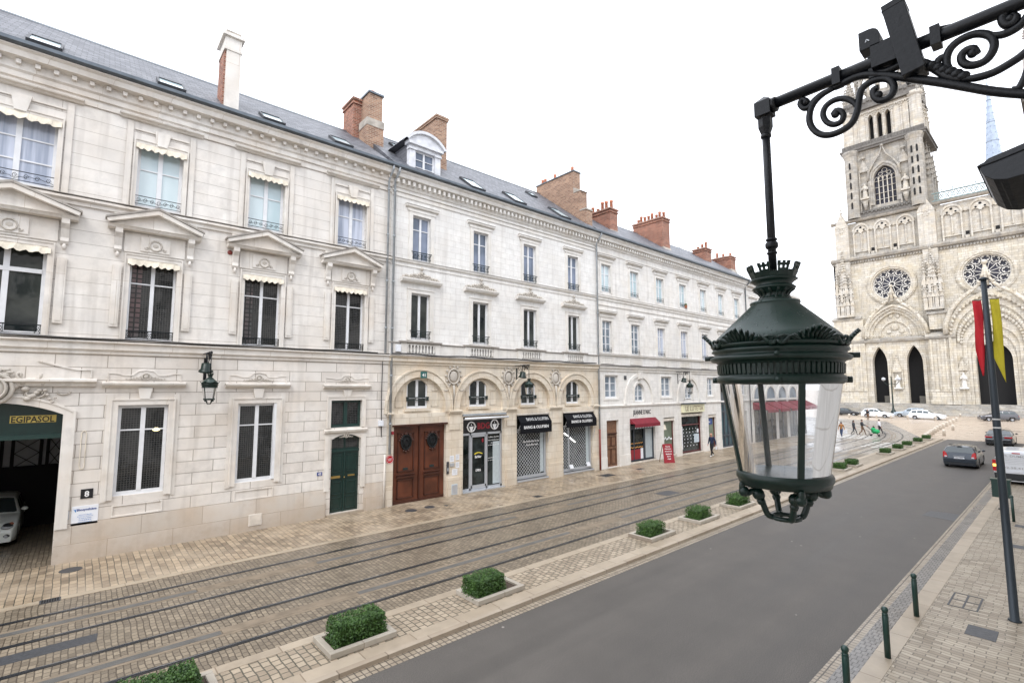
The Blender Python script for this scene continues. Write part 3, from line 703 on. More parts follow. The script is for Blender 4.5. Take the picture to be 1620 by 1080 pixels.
# ================================================================ house with the carriage gateway
H1 = thing('townhouse', 'large cream stone house with pedimented windows and an open carriage gateway', 'house', (2.4, FY, 0), group='stone houses along the tram street')
CX1 = [-1.85, 1.75, 5.26, 8.82]; W1 = [1.78, 1.33, 1.33, 1.33]
po, pbx = round_arch(-1.85, 1.56, .06, 4.60, 12, seg=.38)
lo = [dict(b=pbx, o=po, depth=.5, nobottom=1), rect(1.04, 2.42, 1.9, 4.85), rect(4.59, 5.95, 1.88, 4.83), rect(8.13, 9.5, 3.72, 4.88), dict(b=(8.2, 9.5, .16, 3.42), o=round_arch(8.85, .65, .16, 3.22, 8, seg=.2)[0], depth=.35)]
mb = MB(Tfac); wall(mb, -6, 10.72, -.05, 6.55, lo, 0, .3)
mb.cur = 1; up = []
for c, ww in zip(CX1, W1): up += [rect(c-ww/2, c+ww/2, 7.02, 9.8), rect(c-ww/2+(.0 if ww > 1.5 else 0), c+ww/2, 11.66, 13.9)]
wall(mb, -6, 10.72, 6.55, 15.5, up, -.02, .3)
mb.cur = 0; mb.quad((-6, 0, 0), (-6, -8, 0), (-6, -8, 15.5), (-6, 0, 15.5)); mb.quad((10.72, 0, 0), (10.72, -8, 0), (10.72, -8, 15.5), (10.72, 0, 15.5)); mb.quad((-6, -8, 0), (10.72, -8, 0), (10.72, -8, 15.5), (-6, -8, 15.5))
mb.build('wall', ['ashlar_ground', 'courses_upper'], H1)
# plinth slabs, bands, string courses
mb = MB(Tfac)
for a, b in ((-.27, 8.02), (9.68, 10.72), (-6, -3.43)): mb.box(a, b, .0, .035, -.05, .62); mb.box(a, b, 0, .02, .62, 1.22)
mb.build('plinth', 'plinth_stone', H1)
mb = MB(Tfac)
mb.prism3([(0, 6.5), (.05, 6.52), (.05, 6.6), (.12, 6.66), (.12, 6.84), (.2, 6.88), (.2, 6.93), (0, 6.96)], -6, 10.72)
mb.box(-6, 10.72, -.02, .03, 6.98, 7.0)
mb.prism3([(-.02, 11.28), (.05, 11.3), (.05, 11.4), (.14, 11.46), (.14, 11.53), (-.02, 11.58)], -6, 10.72)
mb.box(-6, 10.72, -.02, .03, 14.72, 14.84)
mb.prism3([(-.02, 14.96), (.06, 14.98), (.06, 15.14), (.13, 15.2), (.13, 15.46), (.38, 15.5), (.42, 15.66), (.5, 15.72), (.5, 15.76), (-.02, 15.76)], -6, 10.72)
x = -5.9
while x < 10.6: mb.box(x, x+.12, .13, .26, 15.33, 15.46); x += .43
for c in CX1:
    for s in (-1, 1): mb.box(c+s*1.02-.16, c+s*1.02+.16, -.02, .07, 11.06, 11.28)
mb.build('cornice', 'trim_stone', H1)
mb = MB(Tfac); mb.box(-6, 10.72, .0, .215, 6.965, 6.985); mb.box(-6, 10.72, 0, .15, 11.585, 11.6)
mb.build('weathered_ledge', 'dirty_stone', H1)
mb = MB(Tfac); mb.prism3([(.42, 15.765), (.56, 15.77), (.62, 15.82), (.62, 15.93), (.58, 15.95), (.42, 15.95)], -6, 10.72); mb.build('gutter', 'zinc_dark', H1)
def roof(house, x0, x1, rise, run, name='slate'):
    mb = MB(Tfac); zt = 15.9+rise
    mb.prism3([(.5, 15.88), (.5, 15.93), (-run+.5, zt), (-2*run+.5, 15.93), (-2*run+.5, 15.88)], x0, x1)
    r = mb.build('roof', 'slate', house)
    m2 = MB(Tfac); m2.prism3([(-run+.66, zt-.10), (-run+.5, zt+.05), (-run+.34, zt-.10)], x0, x1); m2.build('ridge_flashing', 'zinc_dark', r)
    return r
R1 = roof(H1, -6, 10.4, 3.3, 4.6)
def skylight(house, x, s, w, l, slope, lid='pane_sky'):
    """s: distance up the slope from the eave"""
    rise, run = slope; L = math.hypot(rise, run); e = (-run/L, rise/L); nrm = (rise/L, run/L)
    def P(a, h): return (.5+e[0]*a+nrm[0]*h, 15.93+e[1]*a+nrm[1]*h)
    f = MB(Tfac)
    f.prism3([P(s, -.02), P(s+l, -.02), P(s+l, .1), P(s, .1)], x-w/2, x-w/2+.07); f.prism3([P(s, -.02), P(s+l, -.02), P(s+l, .1), P(s, .1)], x+w/2-.07, x+w/2)
    f.prism3([P(s, -.02), P(s+.07, -.02), P(s+.07, .1), P(s, .1)], x-w/2+.07, x+w/2-.07); f.prism3([P(s+l-.09, -.02), P(s+l, -.02), P(s+l, .12), P(s+l-.09, .12)], x-w/2+.07, x+w/2-.07)
    o = f.build('skylight', 'cast_grey', house)
    p = MB(Tfac); p.prism3([P(s+.07, 0), P(s+l-.09, 0), P(s+l-.09, .08), P(s+.07, .08)], x-w/2+.07, x+w/2-.07); p.build('pane', 'pane_pale', o)
for x in (-1.45, 1.9, 5.35, 8.25): skylight(H1, x, .35, .85, 1.0, (3.3, 4.6))
# pilastered upper windows
tw = [mk_window(H1, 1.33, 2.24, 'pane_pale', (.62,), jw=.1, cw=.14, rail='curl', awn=True, fm='cream_cloth' if 0 else 'white_paint')]
tw.append(dup_part(tw[0], (0, 0, 0))); put(tw[0], H1, 1.75, 11.66); put(tw[1], H1, 5.26, 11.66)
a = mk_window(H1, 1.33, 2.24, 'pane_curtain', (.62,), jw=.1, cw=.14, rail='curl', awn=True); put(a, H1, 8.82, 11.66)
a = mk_window(H1, 1.78, 2.24, 'pane_curtain', (.36, .68), jw=.09, cw=.14, rail='curl', awn=True); put(a, H1, -1.85, 11.66)
a = mk_window(H1, 1.78, 2.78, 'pane_dark', (), jw=.1, cw=.14, rail='flat', awn=True); put(a, H1, -1.85, 7.02)
m = MB(Tloc); m.box(-.79, .79, -.26, -.17, 1.95, 2.08); m.build('transom', 'white_paint', a, local=True)
a = mk_window(H1, 1.33, 2.78, 'pane_mesh', (.71,), rail='flat', awn=True); put(a, H1, 1.75, 7.02)
q = MB(Tloc); q.box(-.58, -.30, -.237, -.232, .1, 2.7); q.build('curtain', 'pane_check', a, local=True)
b = dup_part(a, (0, 0, 0)); put(b, H1, 5.26, 7.02)
b = mk_window(H1, 1.33, 2.78, 'pane_mesh', (.71,), rail='flat', awn=True); put(b, H1, 8.82, 7.02)
def surround_top(w):
    m = MB(Tloc); h = 2.24; architrave(m, w, h, .13, .05, .06)
    m.box(-w/2-.34, -w/2-.17, 0, .03, -.06, h+.72); m.box(w/2+.17, w/2+.34, 0, .03, -.06, h+.72)
    m.box(-w/2-.13, w/2+.13, 0, .03, h+.45, h+.5)
    m.prism([(-.14, h+.03), (.14, h+.03), (.24, h+.55), (-.24, h+.55)], 0, .09)
    hood(m, w+1.1, h+.78, .2, .13)
    return m
def surround_mid(w):
    m = MB(Tloc); h = 2.78; architrave(m, w, h, .16, .06, 0)
    for s in (-1, 1):
        m.box(s*(w/2+.34)-.12, s*(w/2+.34)+.12, 0, .05, .42, 2.5); m.box(s*(w/2+.34)-.07, s*(w/2+.34)+.07, .05, .065, .5, 2.45)
        console(m, s*(w/2+.36), 2.95, 3.72, .2, .26)
    m.box(-w/2-.2, w/2+.2, 0, .03, h+.22, 3.68); m.box(-.42, .42, .03, .07, h+.3, 3.6)
    B = w/2+.66
    m.prism3([(0, 3.70), (.26, 3.72), (.3, 3.78), (.34, 3.82), (0, 3.84)], -B, B)
    m.prism([(-B, 3.84), (B, 3.84), (0, 4.36)], 0, .14)
    for s in (-1, 1): m.prism([(s*B, 3.86), (s*(B+.04), 3.97), (0, 4.52), (0, 4.36)], 0, .36)
    return m
for i, (c, ww) in enumerate(zip(CX1, W1)):
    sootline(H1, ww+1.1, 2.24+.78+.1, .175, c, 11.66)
    if i in (0, 1):
        st = surround_top(ww).build('window_surround', 'trim_stone', H1, local=True); put(st, H1, c, 11.66)
        sm_ = surround_mid(ww).build('pediment', 'trim_stone', H1, local=True); put(sm_, H1, c, 7.02)
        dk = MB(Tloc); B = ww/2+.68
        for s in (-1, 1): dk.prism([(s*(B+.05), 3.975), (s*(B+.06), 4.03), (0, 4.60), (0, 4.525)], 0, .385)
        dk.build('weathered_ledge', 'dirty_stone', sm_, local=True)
        rl = MB(Tloc); relief_scroll(rl, .8, 3.1, .42, .08); rl.build('carving', 'relief_stone', sm_, local=True)
    else:
        put(dup_part(st, (0, 0, 0)), H1, c, 11.66); put(dup_part(sm_, (0, 0, 0)), H1, c, 7.02)
# ground floor windows
for c, z, pm in ((1.73, 1.9, 'pane_mesh'), (5.27, 1.88, 'pane_mesh')):
    a = mk_window(H1, 1.37, 2.95, pm, (.72,), jw=.1, cw=.13, dep=-.08); put(a, H1, c, z)
    m = MB(Tloc); architrave(m, 1.37, 2.95, .2, .06, .1); m.box(-1.0, -.82, 0, .03, -.15, 3.3); m.box(.82, 1.0, 0, .03, -.15, 3.3)
    m.prism([(-.13, 3.15), (.13, 3.15), (.2, 3.52), (-.2, 3.52)], 0, .1); hood(m, 2.3, 3.54, .2, .14)
    for (p, q, r_, t) in ((-.68, .68, -.32, -.28), (-.68, .68, -.66, -.62), (-.68, -.64, -.62, -.32), (.64, .68, -.62, -.32)): m.box(p, q, 0, .03, r_, t)
    for s in (-1, 1):
        m.tube([(s*1.0, .01, 3.75), (s*1.0, .01, 4.0), (s*.78, .01, 4.0), (s*.6, .01, 3.94), (s*.35, .01, 3.94), (s*.22, .01, 4.08), (0, .01, 4.12)], .022, 4)
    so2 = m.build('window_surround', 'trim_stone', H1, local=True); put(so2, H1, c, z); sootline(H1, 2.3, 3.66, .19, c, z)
    r = MB(Tloc); relief_scroll(r, 1.3, 3.77, .26, .03); r.build('carving', 'relief_stone', so2, local=True)
g = MB(Tfac); g.ball((2.12, -.13, 4.0), .12, 10, 1.3, .2, .7); g.build('ceiling_lamp', 'lamp_glow', H1)
m = MB(Tfac); m.box(5.86, 5.98, -.08, .04, 1.9, 4.83); m.build('window_shutter', 'white_paint', H1)
# green door and its upper light
a = mk_window(H1, 1.37, 1.16, 'pane_mesh', (), fm='door_green_edge', jw=.1, cw=.16, dep=-.14); put(a, H1, 8.81, 3.72)
m = MB(Tloc); architrave(m, 1.37, 1.16, .17, .05, 0); m.prism([(-.13, 1.33), (.13, 1.33), (.2, 1.6), (-.2, 1.6)], 0, .08); hood(m, 2.1, 1.66, .2, .14)
m.prism3([(0, -.2), (.1, -.19), (.13, -.1), (0, -.06)], -.95, .95)
for s in (-1, 1):
    m.tube([(s*.95, .01, 1.88), (s*.95, .01, 2.12), (s*.7, .01, 2.1), (s*.5, .01, 2.06), (s*.3, .01, 2.08), (s*.18, .01, 2.2), (0, .01, 2.22)], .022, 4)
    m.box(s*.79-.11, s*.79+.11, 0, .05, -2.6, -.35)
ot, _ = round_arch(8.85, .65, .16, 3.22, 8, seg=.2)
m2 = m.build('door_surround', 'trim_stone', H1, local=True); put(m2, H1, 8.81, 3.72)
r = MB(Tloc); relief_scroll(r, 1.1, 1.9, .26, .03); relief_scroll(r, .7, -.45, .22, .06); r.build('carving', 'relief_stone', m2, local=True)
d = MB(Tfac)
d.box(8.2, 9.5, -.3, -.2, .16, 3.42)
for s in (0, 1):
    x0 = 8.26+s*.62; x1 = x0+.56
    d.cur = 1
    for z0, z1 in ((.28, .78), (.9, 1.42), (1.56, 1.72), (1.84, 2.55)):
        for (p, q, t0, t1) in ((x0+.06, x1-.06, z0, z0+.03), (x0+.06, x1-.06, z1-.03, z1), (x0+.06, x0+.09, z0, z1), (x1-.09, x1-.06, z0, z1)): d.box(p, q, -.2, -.175, t0, t1)
    d.cur = 0; d.box(x0+.1, x1-.1, -.2, -.185, 1.9, 2.5)
d.cur = 1; d.box(8.2, 9.5, -.2, -.15, 2.68, 2.78); d.box(8.83, 8.87, -.2, -.165, .16, 2.7)
do = d.build('door', ['door_green', 'door_green_edge'], H1)
g = MB(Tfac); g.box(8.27, 8.8, -.21, -.192, 2.85, 3.25); g.box(8.9, 9.43, -.21, -.192, 2.85, 3.25); g.build('pane', 'pane_mesh', do)
g = MB(Tfac); g.box(8.28, 8.68, -.2, -.17, 1.58, 1.68); g.box(9.02, 9.32, -.2, -.17, 1.62, 1.68); g.ball((8.85, -.14, 1.6), .03, 8); g.build('door_handle', 'brass', do)
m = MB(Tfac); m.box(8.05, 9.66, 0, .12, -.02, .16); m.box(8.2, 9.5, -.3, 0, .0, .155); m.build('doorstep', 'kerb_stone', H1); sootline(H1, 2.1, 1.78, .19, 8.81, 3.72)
# gateway
oi, _ = round_arch(-1.85, 1.56, 1.1, 4.60, 12, seg=.38); oo, _ = round_arch(-1.85, 1.80, 1.1, 4.66, 12, seg=.52); ooo, _ = round_arch(-1.85, 1.86, 1.1, 4.70, 12, seg=.54)
m = MB(Tfac); ring(m, oi[1:]+oi[:1], oo[1:]+oo[:1], 0, .05); ring(m, oo[1:]+oo[:1], ooo[1:]+ooo[:1], 0, .075)
m.prism3([(0, 5.46), (.1, 5.48), (.14, 5.58), (.24, 5.62), (.24, 5.68), (0, 5.72)], -4.1, .45)
for s in (-1, 1): m.tube([(-1.85+s*2.15, .02, 5.74), (-1.85+s*2.15, .02, 6.0), (-1.85+s*1.8, .02, 6.0), (-1.85+s*1.4, .02, 6.1), (-1.85+s*.9, .02, 6.25)], .03, 4)
ga = m.build('gateway_arch', 'trim_stone', H1)
m = MB(Tfac)
random.seed(3)
m.ball((-1.85, .12, 5.4), .34, 12, 1, .5, 1.1)
m.tube([(-1.85+.40*math.cos(t*.45), .16, 5.4+.44*math.sin(t*.45)) for t in range(14)], .06, 6, closed=True)
m.tube([(-1.85+.27*math.cos(t*.45), .27, 5.4+.30*math.sin(t*.45)) for t in range(14)], .03, 6, closed=True)
for s in (-1, 1):
    for k in range(16):
        x = .42+k*.062; z = 5.45+.22*math.sin(k*.8)-.02*k+random.uniform(-.1, .1); r = max(.035, .13-.006*k)
        m.ball((-1.85+s*x, .08, z), r, 6, 1, .8, .8)
    m.tube([(-1.85+s*(.4+.5*t/12+.14*math.cos(t*.6)), .12, 5.75+.12*math.sin(t*.6)) for t in range(13)], .045, 6)
    m.tube([(-1.85+s*(.75+.4*t/12+.11*math.cos(t*.6+2)), .06, 5.22+.1*math.sin(t*.6+2)) for t in range(13)], .03, 6)
    m.tube([(-1.85+s*(1.3+.4*t/12+.07*math.cos(t*.7)), .03, 5.26+.05*math.sin(t*.7)) for t in range(13)], .018, 6)
for k in range(9): m.ball((-1.85+.3*math.cos(k*.7), .14, 5.88+.08*math.sin(k*1.3)), .09, 6, 1.3, .7, .6)
m.build('carving', 'relief_stone', ga)
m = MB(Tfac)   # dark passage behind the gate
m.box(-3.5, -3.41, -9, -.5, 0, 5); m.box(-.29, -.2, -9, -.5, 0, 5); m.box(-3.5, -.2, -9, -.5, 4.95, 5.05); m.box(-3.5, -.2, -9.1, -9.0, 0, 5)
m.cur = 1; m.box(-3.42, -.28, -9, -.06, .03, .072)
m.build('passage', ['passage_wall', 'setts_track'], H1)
m = MB(Tfac); m.box(-3.41, -.29, -.42, -.28, 3.86, 4.0); m.cur = 1; m.box(-3.41, -.29, -.36, -.34, 4.0, 4.95)
m.build('fanlight', ['door_green_edge', 'door_green'], H1)
m = MB(Tfac); m.box(-1.48, -.45, -.345, -.33, 4.36, 4.58); m.cur = 1; m.text('EGIPASOL', -.97, 4.37, -.325, .19, .96, .008, .02)
tag(m.build('gilded_letters', ['gold_letters', 'black_text'], loc=(-1, FY, 0)), 'strip of dark letters on gold glass above the open carriage gateway', 'sign')
m = MB(Tfac)   # glazed inner gate with lattice; its pale sheet stands for courtyard daylight
m.cur = 1; m.box(-3.4, -.3, -6.6, -6.55, 2.3, 4.95); m.cur = 0; m.box(-3.4, -.3, -6.6, -6.4, .06, 2.35)
for x in (-3.36, -2.65, -2.05, -1.75, -.95, -.75, -.36): m.box(x-.05, x+.05, -6.55, -6.45, 2.3, 4.9)
for z in (2.35, 3.95, 4.25): m.box(-3.4, -.3, -6.55, -6.44, z-.04, z+.04)
for x0, x1 in ((-2.6, -2.1), (-1.7, -1.0), (-.7, -.36), (-3.3, -2.7)):
    for k in range(3):
        z0 = 2.35+k*.53
        m.tube([(x0, -6.5, z0), (x1, -6.5, z0+.53)], .016, 4); m.tube([(x1, -6.5, z0), (x0, -6.5, z0+.53)], .016, 4)
m.build('inner_gate', ['dark_void', 'courtyard_light'], H1)
m = MB(Tfac); m.tube([(.18, .02, 2.95), (.18, .02, 4.0), (.21, .02, 4.06), (.27, .02, 4.06), (.30, .02, 4.0), (.30, .02, 2.95), (.27, .02, 2.88), (.21, .02, 2.88)], .012, 5, closed=True); m.build('wall_bracket', 'cream_cloth', H1)
# drainpipes
def pipe(house, x, top, bot, r=.05, mat='zinc', d=.1, red=0):
    m = MB(Tfac); m.tube([(x, .55, top), (x, .5, top-.2), (x, d, top-.55), (x, d, bot)], r, 8)
    z = top-1
    while z > bot+.5: m.tube([(x, d, z), (x, d, z-.06)], r+.02, 8); z -= 2.2
    o = m.build('drainpipe', mat, house)
    if red: m = MB(Tfac); m.tube([(x, d, bot), (x, d, bot-red)], r+.01, 8); m.build('pipe_foot', 'red_paint', o)
pipe(H1, 10.52, 15.8, 7.0); 
def chimney(house, x0, x1, y0, y1, z0, z1, mat='brick_red', pots=4, cap='brick_red', capz=.3, potr=.13, poth=.62, seed=1, flare=0):
    m = MB()
    m.box(x0, x1, y0, y1, z0, z1-capz)
    m.box(x0-.06, x1+.06, y0-.06, y1+.06, z1-capz, z1-capz+.1); m.box(x0-.01, x1+.01, y0-.01, y1+.01, z1-capz+.1, z1-.09); m.box(x0-.09, x1+.09, y0-.09, y1+.09, z1-.09, z1)
    m.cur = 1; m.box(x0-.05, x1+.05, y0-.05, y1+.05, z1, z1+.05)
    if flare: m.add([(x0-.03, y0-.03-flare, z0-.2), (x1+.03, y0-.03-flare, z0-.2), (x1+.03, y1, z0-.2), (x0-.03, y1, z0-.2), (x0-.03, y0-.03, z0+1.0), (x1+.03, y0-.03, z0+1.0), (x1+.03, y1, z0+1.0), (x0-.03, y1, z0+1.0)], [(0, 1, 5, 4), (1, 2, 6, 5), (2, 3, 7, 6), (3, 0, 4, 7), (4, 5, 6, 7)])
    o = m.build('chimney', [mat, 'chimney_cement'], house)
    rnd = random.Random(seed)
    for i in range(pots):
        y = y0+(y1-y0)*(i+.5)/pots+rnd.uniform(-.05, .05); x = (x0+x1)/2+rnd.uniform(-.08, .08); h = poth*rnd.uniform(.6, 1.35)
        p = MB(); p.lathe([(potr, z1+.03), (potr*.85, z1+h*.8), (potr*1.05, z1+h*.82), (potr, z1+h), (potr*.6, z1+h)], c=(x, y), n=8); p.build('chimney_pot', 'terracotta', o)
    return o
m = MB(); x0, x1, y0, y1 = 3.50, 4.06, 20.8, 21.9
m.box(x0+.06, x1, y0, y1, 15.6, 18.6); m.cur = 1; m.box(x0, x0+.06, y0+.1, y1, 15.6, 18.5); m.cur = 0
m.box(x0-.03, x1+.03, y0-.03, y1+.03, 18.5, 18.58); m.box(x0, x1, y0, y1, 18.58, 19.15); m.box(x0-.1, x1+.1, y0-.1, y1+.1, 19.05, 19.17); m.cur = 2; m.box(x0+.02, x1-.02, y0+.05, y1-.05, 19.17, 19.35)
m.build('chimney', ['trim_stone', 'brick_red', 'chimney_cement'], H1)
chimney(H1, 10.05, 10.8, 24.1, 25.4, 16.5, 20.7, 'brick_red', 0, seed=2)
m = MB(); m.box(10.35, 11.28, 23.05, 24.0, 16.5, 18.9); m.cur = 1; m.box(10.33, 11.3, 23.03, 24.0, 18.9, 19.3); m.cur = 0; m.box(10.5, 11.25, 23.2, 25.2, 19.3, 20.75); m.cur = 2; m.box(10.44, 11.31, 23.12, 25.3, 20.75, 20.85)
co = m.build('chimney', ['brick_tan', 'chimney_cement', 'zinc_dark'], H1)
p = MB(); p.lathe([(.13, 20.85), (.1, 21.15), (.12, 21.2)], c=(10.9, 23.7), n=8); p.build('chimney_pot', 'terracotta', co)
chimney(H1, -4.6, -3.6, 23.8, 25.4, 17, 20.3, 'brick_red', 2)
# things fixed to this house
m = MB(Tfac); m.box(.27, .57, 0, .02, 1.95, 2.24); m.cur = 1; m.text('8', .42, 2.0, .022, .18, None, .006, .02)
tag(m.build('house_number_sign', ['black_text', 'white_text'], loc=(.42, FY, 0)), 'black plate with a white number 8 on the wall beside the carriage gateway', 'sign')
m = MB(Tfac); m.box(.09, .73, 0, .02, 1.15, 1.73); m.cur = 1; m.text('Biosynthèse', .45, 1.56, .022, .09, .47, .005, .03)
m.cur = 2; m.prism([(.125, 1.66), (.16, 1.6), (.19, 1.54), (.2, 1.66), (.17, 1.62)], .02, .026)
for i, (t, z, ww) in enumerate((('Laboratoire Biologie', 1.44, .32), ('Analyses sur rendez-vous', 1.39, .38), ('du lundi au samedi', 1.34, .30), ('Tél. 02 38 00 00 00', 1.28, .30), ('www.biosynthese.fr', 1.22, .34))): m.text(t, .42, z, .022, .03, ww, .004)
tag(m.build('company_plaque', ['paper', 'blue_text', 'poster_blue'], loc=(.42, FY, 0)), 'white company plaque with blue lettering below the number 8 plate', 'sign')
m = MB(Tfac); m.box(-.19, .04, 0, .03, 1.36, 1.62); m.cur = 1; m.box(-.165, .015, .03, .034, 1.385, 1.595)
for k in range(4): m.cur = 2; m.box(-.13, -.03, .034, .036, 1.43+k*.035, 1.438+k*.035)
tag(m.build('notice_case', ['alu', 'paper', 'grey_text'], loc=(-.07, FY, 0)), 'small grey framed notice case left of the white company plaque', 'sign')
m = MB(Tfac); m.box(7.63, 7.84, 0, .015, 1.80, 1.94); m.cur = 1; m.text('43', 7.735, 1.82, .017, .1, None, .004, .02)
tag(m.build('house_number_sign', ['blue_plate', 'white_text'], loc=(7.73, FY, 0)), 'small blue number 43 plate left of the dark green door', 'sign')
m = MB(Tfac); m.box(5.12, 5.58, .0, .06, .25, .66); m.cur = 1; m.box(5.15, 5.55, .06, .065, .28, .63)
tag(m.build('vent_cover', ['trim_stone', 'stone_white'], loc=(5.35, FY, 0)), 'pale square vent cover low in the wall under the window', 'cover')
m = MB(Tfac); m.box(10.28, 10.5, 0, .12, 3.7, 3.95); tag(m.build('junction_box', 'paper', loc=(10.4, FY, 0)), 'white junction box on the wall beside the drainpipe', 'box')
m = MB(Tfac); m.lathe([(.1, 0)], n=4) if 0 else None
m.ball((4.05, .0, 10.55), .09, 10, 1, .3, 1); tag(m.build('wall_anchor', 'red_paint', loc=(4.05, FY, 0)), 'round rusty wall anchor between the second and third pediments', 'anchor')

# ================================================================ arcaded house
H2 = thing('townhouse', 'whitened stone house with four round arches over brown doors and shops', 'house', (18, FY, 0), group='stone houses along the tram street')
A2 = [12.45, 16.22, 19.92, 23.72]; CT = [12.38, 16.08, 19.75, 23.58]
SPR = 4.48
def big_arch_outline(c, r, z0=4.22): return [(c-r, z0)]+arc(c, SPR, r, math.pi, 0, 18)+[(c+r, z0)]
m = MB(Tfac)
ops = []
for c in A2:
    o = [(c-1.45, 4.2), (c+1.45, 4.2)]+arc(c, SPR, 1.45, 0, math.pi, 18); ops.append(dict(b=(c-1.45, c+1.45, 4.2, SPR+1.45), o=o, depth=.16))
doors = [(11.08, 13.97, -.05, 3.68), (15.0, 17.8, .06, 3.9), (18.7, 21.2, .25, 3.86), (22.5, 25.35, .25, 3.82)]
wall(m, 10.72, 25.95, -.05, 4.2, [rect(*d, depth=.35) for d in doors])
wall(m, 10.72, 25.95, 4.2, 6.6, ops)
for c, t in zip(A2, CT):                       # recessed lunette wall with a small arched window
    oo, bb = round_arch(t, .58, 4.42, 5.50, 8, seg=.32)
    wall(m, c-1.46, c+1.46, 4.2, 5.96, [dict(b=bb, o=oo, depth=.3)], d=-.16)
m.cur = 1
up = [rect(c-.53, c+.53, 7.74, 9.99) for c in CT]+[rect(c-.51, c+.51, 11.62, 13.86) for c in CT]
wall(m, 10.72, 25.95, 6.6, 15.5, up, 0, .28)
m.quad((25.95, 0, 0), (25.95, -8, 0), (25.95, -8, 15.5), (25.95, 0, 15.5)); m.quad((10.72, -8, 0), (25.95, -8, 0), (25.95, -8, 15.5), (10.72, -8, 15.5)); m.quad((10.72, 0, 0), (10.72, -8, 0), (10.72, -8, 15.5), (10.72, 0, 15.5))
m.build('wall', ['arcade_stone', 'ashlar_pale'], H2)
m = MB(Tfac)
for c in A2:
    i_ = big_arch_outline(c, 1.45); o_ = big_arch_outline(c, 1.78); q_ = big_arch_outline(c, 1.86)
    ring(m, i_, o_, 0, .05); ring(m, o_, q_, 0, .10)
pil = [(10.72, 11.0), (14.1, 14.85), (17.9, 18.6), (21.3, 22.35), (25.4, 25.95)]
for a, b in pil:
    m.prism3([(0, 4.08), (.08, 4.1), (.1, 4.18), (.16, 4.2), (.16, 4.27), (0, 4.3)], a-.02, b+.02)
    m.box(a+.02, b-.02, 0, .04, 3.3, 4.08) if a > 11 else None
    m.box(a-.02, b+.02, 0, .06, -.05, .95)
for c in CT: m.box(c-.72, c+.72, -.16, -.06, 4.30, 4.40)
m.prism3([(0, 6.5), (.06, 6.52), (.06, 6.6), (.14, 6.66), (.14, 6.82), (.22, 6.86), (.22, 6.9), (0, 6.93)], 10.72, 25.95)
m.build('arcade_moulding', 'arcade_stone', H2)
m = MB(Tfac)
ed = [10.72]+[q for c in CT for q in (c-.78, c+.78)]+[25.95]
for a, b in zip(ed[::2], ed[1::2]): m.box(a, b, 0, .10, 6.93, 7.5)
for c in CT:
    m.box(c-1.08, c-.78, .10, .16, 6.93, 7.52); m.box(c+.78, c+1.08, .10, .16, 6.93, 7.52); m.box(c-.78, c+.78, .1, .13, 6.93, 7.04); m.box(c-.78, c+.78, .1, .13, 7.44, 7.52)
    for k in range(9):
        x = c-.72+k*.18; m.lathe([(.04, 7.04), (.045, 7.1), (.055, 7.2), (.03, 7.34), (.045, 7.44)], c=(x, .13), n=6)
m.box(10.72, 25.95, 0, .03, 11.24, 11.3)
m.prism3([(0, 11.42), (.08, 11.46), (.1, 11.54), (0, 11.58)], 10.72, 25.95)
m.box(10.72, 25.95, 0, .04, 14.62, 14.8); m.prism3([(0, 14.8), (.09, 14.84), (.09, 14.88), (0, 14.9)], 10.72, 25.95)
m.prism3([(0, 15.02), (.07, 15.05), (.1, 15.16), (.1, 15.4), (.34, 15.46), (.38, 15.62), (.48, 15.7), (.48, 15.76), (0, 15.76)], 10.72, 25.95)
x = 10.85
while x < 25.8: m.box(x, x+.13, .1, .28, 15.2, 15.4); x += .29
for c in CT:
    for zb, h, w_ in ((7.74, 2.25, 1.06), (11.62, 2.24, 1.02)):
        t = .17
        m.box(c-w_/2-t-.03, c-w_/2, 0, .05, zb-.05, zb+h+t); m.box(c+w_/2, c+w_/2+t+.03, 0, .05, zb-.05, zb+h+t); m.box(c-w_/2, c+w_/2, 0, .05, zb+h, zb+h+t)
        m.box(c-w_/2-t-.05, c+w_/2+t+.05, .0, .08, zb+h+t, zb+h+t+.05)
    m.prism3([(0, 14.18), (.14, 14.24), (.16, 14.32), (0, 14.38)], c-.92, c+.92)
    m.box(c-.8, c+.8, 0, .06, 14.05, 14.18)
m.build('cornice', 'trim_pale', H2)
m = MB(Tfac); m.box(10.72, 25.95, 0, .16, 7.52, 7.56)
for c in CT: m.box(c-1.14, c+1.14, .0, .24, 7.56, 7.63)
m.box(10.72, 25.95, 0, .245, 6.9, 6.945); m.box(10.72, 25.95, 0, .11, 11.555, 11.575)
for c in CT: m.box(c-.93, c+.93, 0, .17, 14.33, 14.35)
m.build('weathered_ledge', 'dirty_stone', H2)
for i, c in enumerate(CT):
    hd = MB(Tloc); hd.prism3([(0, -.1), (.1, -.06), (.2, -.04), (.26, .06), (.26, .12), (0, .14)], -1.12, 1.12)
    if i == 0:
        ho = hd.build('window_hood', 'trim_pale', H2, local=True); cr = MB(Tloc); relief_scroll(cr, 2.1, .12, .42, .1)
        for k in range(15):
            x = -1.0+k*.143; cr.ball((x, .1, .18+.22*max(0, 1-abs(x))+.03*math.sin(k*2.1)), .09, 6, 1, .6, .8)
        cr.ball((0, .1, .66), .10, 8, .9, .6, 1.1); cr.build('carving', 'relief_stone', ho, local=True)
    else: ho = dup_part(ho, (0, 0, 0))
    put(ho, H2, c, 10.55)
tp = mk_window(H2, 1.02, 2.24, 'pane_sky', (.70,), jw=.07, cw=.1, rail='green', dep=-.14); put(tp, H2, CT[0], 11.62)
for c in CT[1:]: put(dup_part(tp, (0, 0, 0)), H2, c, 11.62)
tp = mk_window(H2, 1.06, 2.25, 'pane_dark', (), jw=.07, cw=.12, rail='green', dep=-.14); put(tp, H2, CT[0], 7.74)
for c in CT[1:]: put(dup_part(tp, (0, 0, 0)), H2, c, 7.74)
